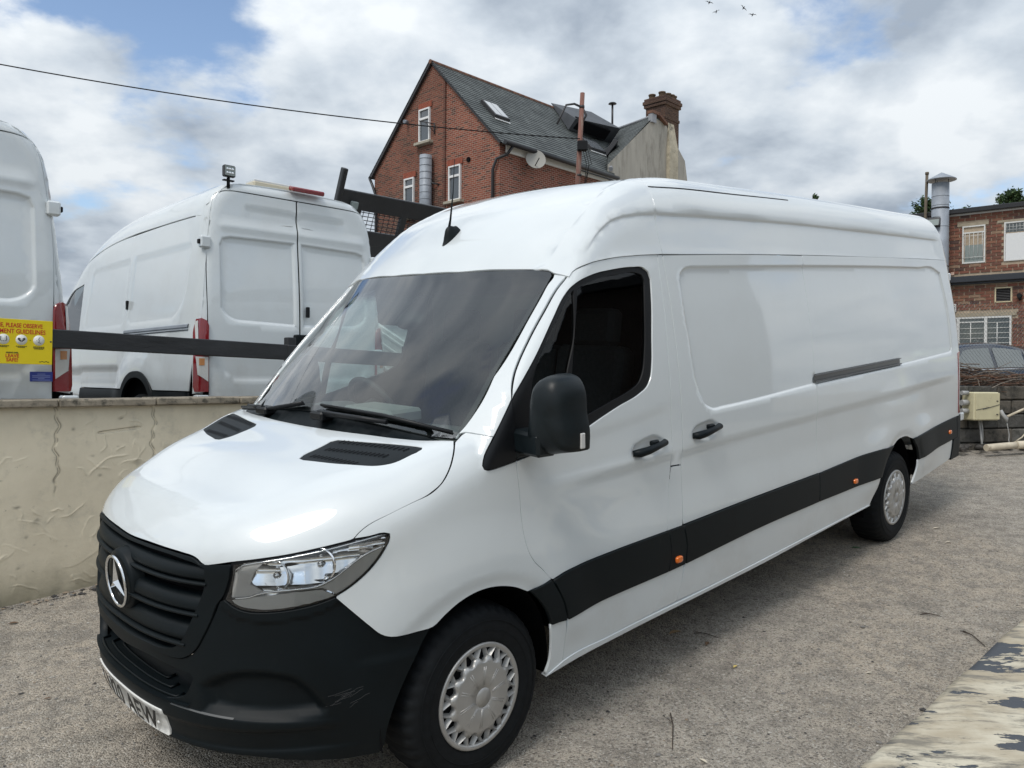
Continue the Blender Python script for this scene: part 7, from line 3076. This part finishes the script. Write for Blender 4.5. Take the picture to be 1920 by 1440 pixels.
# ------------------------------------------------------------------ birds
FEATH = pbr('dark_feather', (.03, .03, .035), .8)
for k, (x, y, z, a, lb) in enumerate(((14.38, 60, 29.69, .3, 'tiny dark bird gliding in the sky, highest of the four'), (14.9, 60, 29.02, -.4, 'tiny dark bird in the sky, furthest left of the lower three'),
                                      (16.91, 60, 29.31, .8, 'tiny dark bird in the sky, largest and right of centre of the flock'), (17.58, 60, 28.81, .1, 'tiny dark bird in the sky, lowest and furthest right'))):
    m = MB()
    s = .22
    m.lathe([(0, -.8 * s), (.12 * s, -.5 * s), (.2 * s, 0), (.14 * s, .5 * s), (.09 * s, .7 * s), (0, .95 * s)], 8, Matrix.Rotation(a, 4, 'Y') @ Matrix.Rotation(radians(70), 4, 'X'))
    wv = Matrix.Rotation(a, 3, 'Y')
    for s_ in (-1, 1):
        m.add([wv @ Vector(v) for v in ((0, -.25 * s, 0), (s_ * .8 * s, -.1 * s, .32 * s), (s_ * 1.5 * s, .2 * s, .12 * s), (s_ * .8 * s, .3 * s, .28 * s), (0, .3 * s, 0))], [(0, 1, 2, 3, 4)])
    o = m.build('bird', FEATH)
    o.location = (x, y, z)
    tag(o, lb, 'bird', 'birds in the sky')

# ------------------------------------------------------------------ grit, leaves and twigs on the yard
PEB = [pbr('pebble_%s' % k, c, .85) for k, c in (('grey', (.20, .19, .175)), ('pale', (.52, .49, .44)), ('dark', (.055, .052, .05)), ('tan', (.28, .22, .16)))]
rs = np.random.RandomState(77)
m = MB()
ico = [(0, 0, 1), (.9, 0, .4), (.28, .85, .4), (-.72, .53, .4), (-.72, -.53, .4), (.28, -.85, .4)]
icf = [(0, 1, 2), (0, 2, 3), (0, 3, 4), (0, 4, 5), (0, 5, 1)]
for k in range(15000):
    d = 2.2 + 9.0 * rs.rand() ** 1.5
    a = rs.uniform(-.66, .66)
    x, y = d * math.tan(a), d
    z = _gz(x, y)
    dv = Vector((x - W0.x, y - W0.y, 0))
    if dv.dot(WN) > -.02:
        continue
    s = rs.gamma(2.2, .0016) + .0018
    m.cur = int(rs.choice(4, p=[.46, .13, .26, .15]))
    w = rs.uniform(0, 6.28)
    cw_, sw_ = cos(w) * s, sin(w) * s
    fl_ = rs.uniform(.35, .8)
    m.add([(x + p[0] * cw_ - p[1] * sw_ * .8, y + p[0] * sw_ + p[1] * cw_ * .8, z - .001 + p[2] * s * fl_) for p in ico], icf)
for k in range(420):                                             # washed-up grit along the wall foot
    t = rs.uniform(-1.5, 1.4)
    p = wall_pt(t, -abs(rs.normal(0, .07)) - .02, 0)
    s = rs.gamma(2.5, .0035) + .003
    m.cur = int(rs.choice(4, p=[.3, .05, .4, .25]))
    m.add([(p.x + q[0] * s, p.y + q[1] * s, _gz(p.x, p.y) + q[2] * s * .6) for q in ico], icf)
tag(m.build('grit', None, None, mats=PEB), 'loose pale and dark grit scattered over the worn tarmac', 'gravel', kind='stuff')
LFB = [pbr('dry_leaf_%s' % k, c, .8) for k, c in (('tan', (.33, .23, .13)), ('pale', (.62, .56, .45)), ('brown', (.15, .09, .05)), ('yellow', (.62, .48, .16)), ('green', (.05, .16, .07)))]


def leaf(x, y, s, mi, lb, rot):
    z = _gz(x, y) + .006
    m = MB()
    ol = [(-1, 0), (-.4, .36), (.2, .42), (.7, .22), (1.1, 0), (.7, -.25), (.2, -.40), (-.4, -.34)]
    pts = []
    for a, b_ in ol:
        X, Y = (a * cos(rot) - b_ * sin(rot)) * s, (a * sin(rot) + b_ * cos(rot)) * s
        pts.append((X, Y, abs(b_) * s * .5 + .05 * s * a))
    m.add(pts + [(0, 0, 0)], [(i, (i + 1) % 8, 8) for i in range(8)])
    o = m.build('fallen_leaf', LFB[mi])
    o.location = (x, y, z)
    tag(o, lb, 'leaf', 'dead leaves and scraps on the yard')


def on_ground(u, v):
    """where a sight line from the standing point meets the yard"""
    d = Vector(((u - 960) / 1518.6, 1.0, -(v - 711) / 1518.6))
    t = (1.9 - .45) / max(.05, -d.z)
    for _ in range(8):
        p = d * t
        t = (1.9 - _gz(p.x, p.y)) / -d.z
    return d.x * t, d.y * t


for u, v, s, mi, rot, lb in ((1758, 990, .032, 1, .1, 'pale scrap lying on the tarmac right of the rear wheel'), (1781, 1016, .026, 1, .0, 'small pale scrap on the tarmac below the larger pale scrap'),
                             (1269, 1190, .045, 0, .5, 'curled tan leaf on the tarmac below the middle of the van sill'), (1330, 1210, .030, 2, 1.2, 'brown leaf stalk scrap beside the curled tan leaf'),
                             (1607, 1028, .035, 4, -.5, 'small green scrap on the tarmac below the rear wheel'), (90, 1322, .018, 2, .4, 'tiny red-brown leaf on the gravel at lower left'),
                             (1383, 1253, .020, 3, .9, 'tiny yellow leaf on the tarmac in the lower middle'), (402, 1412, .030, 0, .3, 'tan leaf lying under the front bumper edge'),
                             (1635, 1263, .016, 1, .2, 'tiny white chip on the tarmac near the wall top'), (1325, 1432, .020, 1, 2.2, 'pale chip on the tarmac at the bottom edge'),
                             (25, 1180, .03, 2, .3, 'dark dead leaf at the foot of the cream wall')):
    x, y = on_ground(u, v)
    leaf(x, y, s, mi, lb, rot)
for (u0, v0), (u1, v1), r, lb in (((1262, 1342), (1266, 1412), .003, 'thin dark twig lying on the tarmac right of the front wheel'), ((1811, 1183), (1852, 1212), .0035, 'dark twig on the tarmac beside the flaking wall top'),
                                  ((1305, 1190), (1352, 1200), .0025, 'thin brown twig near the curled tan leaf'), ((1730, 1152), (1768, 1156), .003, 'curved brown twig in the open tarmac at right')):
    a, b_ = on_ground(u0, v0), on_ground(u1, v1)
    A, B_ = Vector((a[0], a[1], _gz(*a) + .006)), Vector((b_[0], b_[1], _gz(*b_) + .008))
    m = MB()
    m.tube([A, A.lerp(B_, .4) + Vector((.01, .01, .006)), B_], [r, r * .9, r * .6], 6)
    m.tube([A.lerp(B_, .35) + Vector((.01, .01, .006)), A.lerp(B_, .2) + Vector((-.03, .02, .01))], r * .5, 4)
    o = m.build('twig', BRUSH[2])
    tag(o, lb, 'twig', 'twigs on the yard')
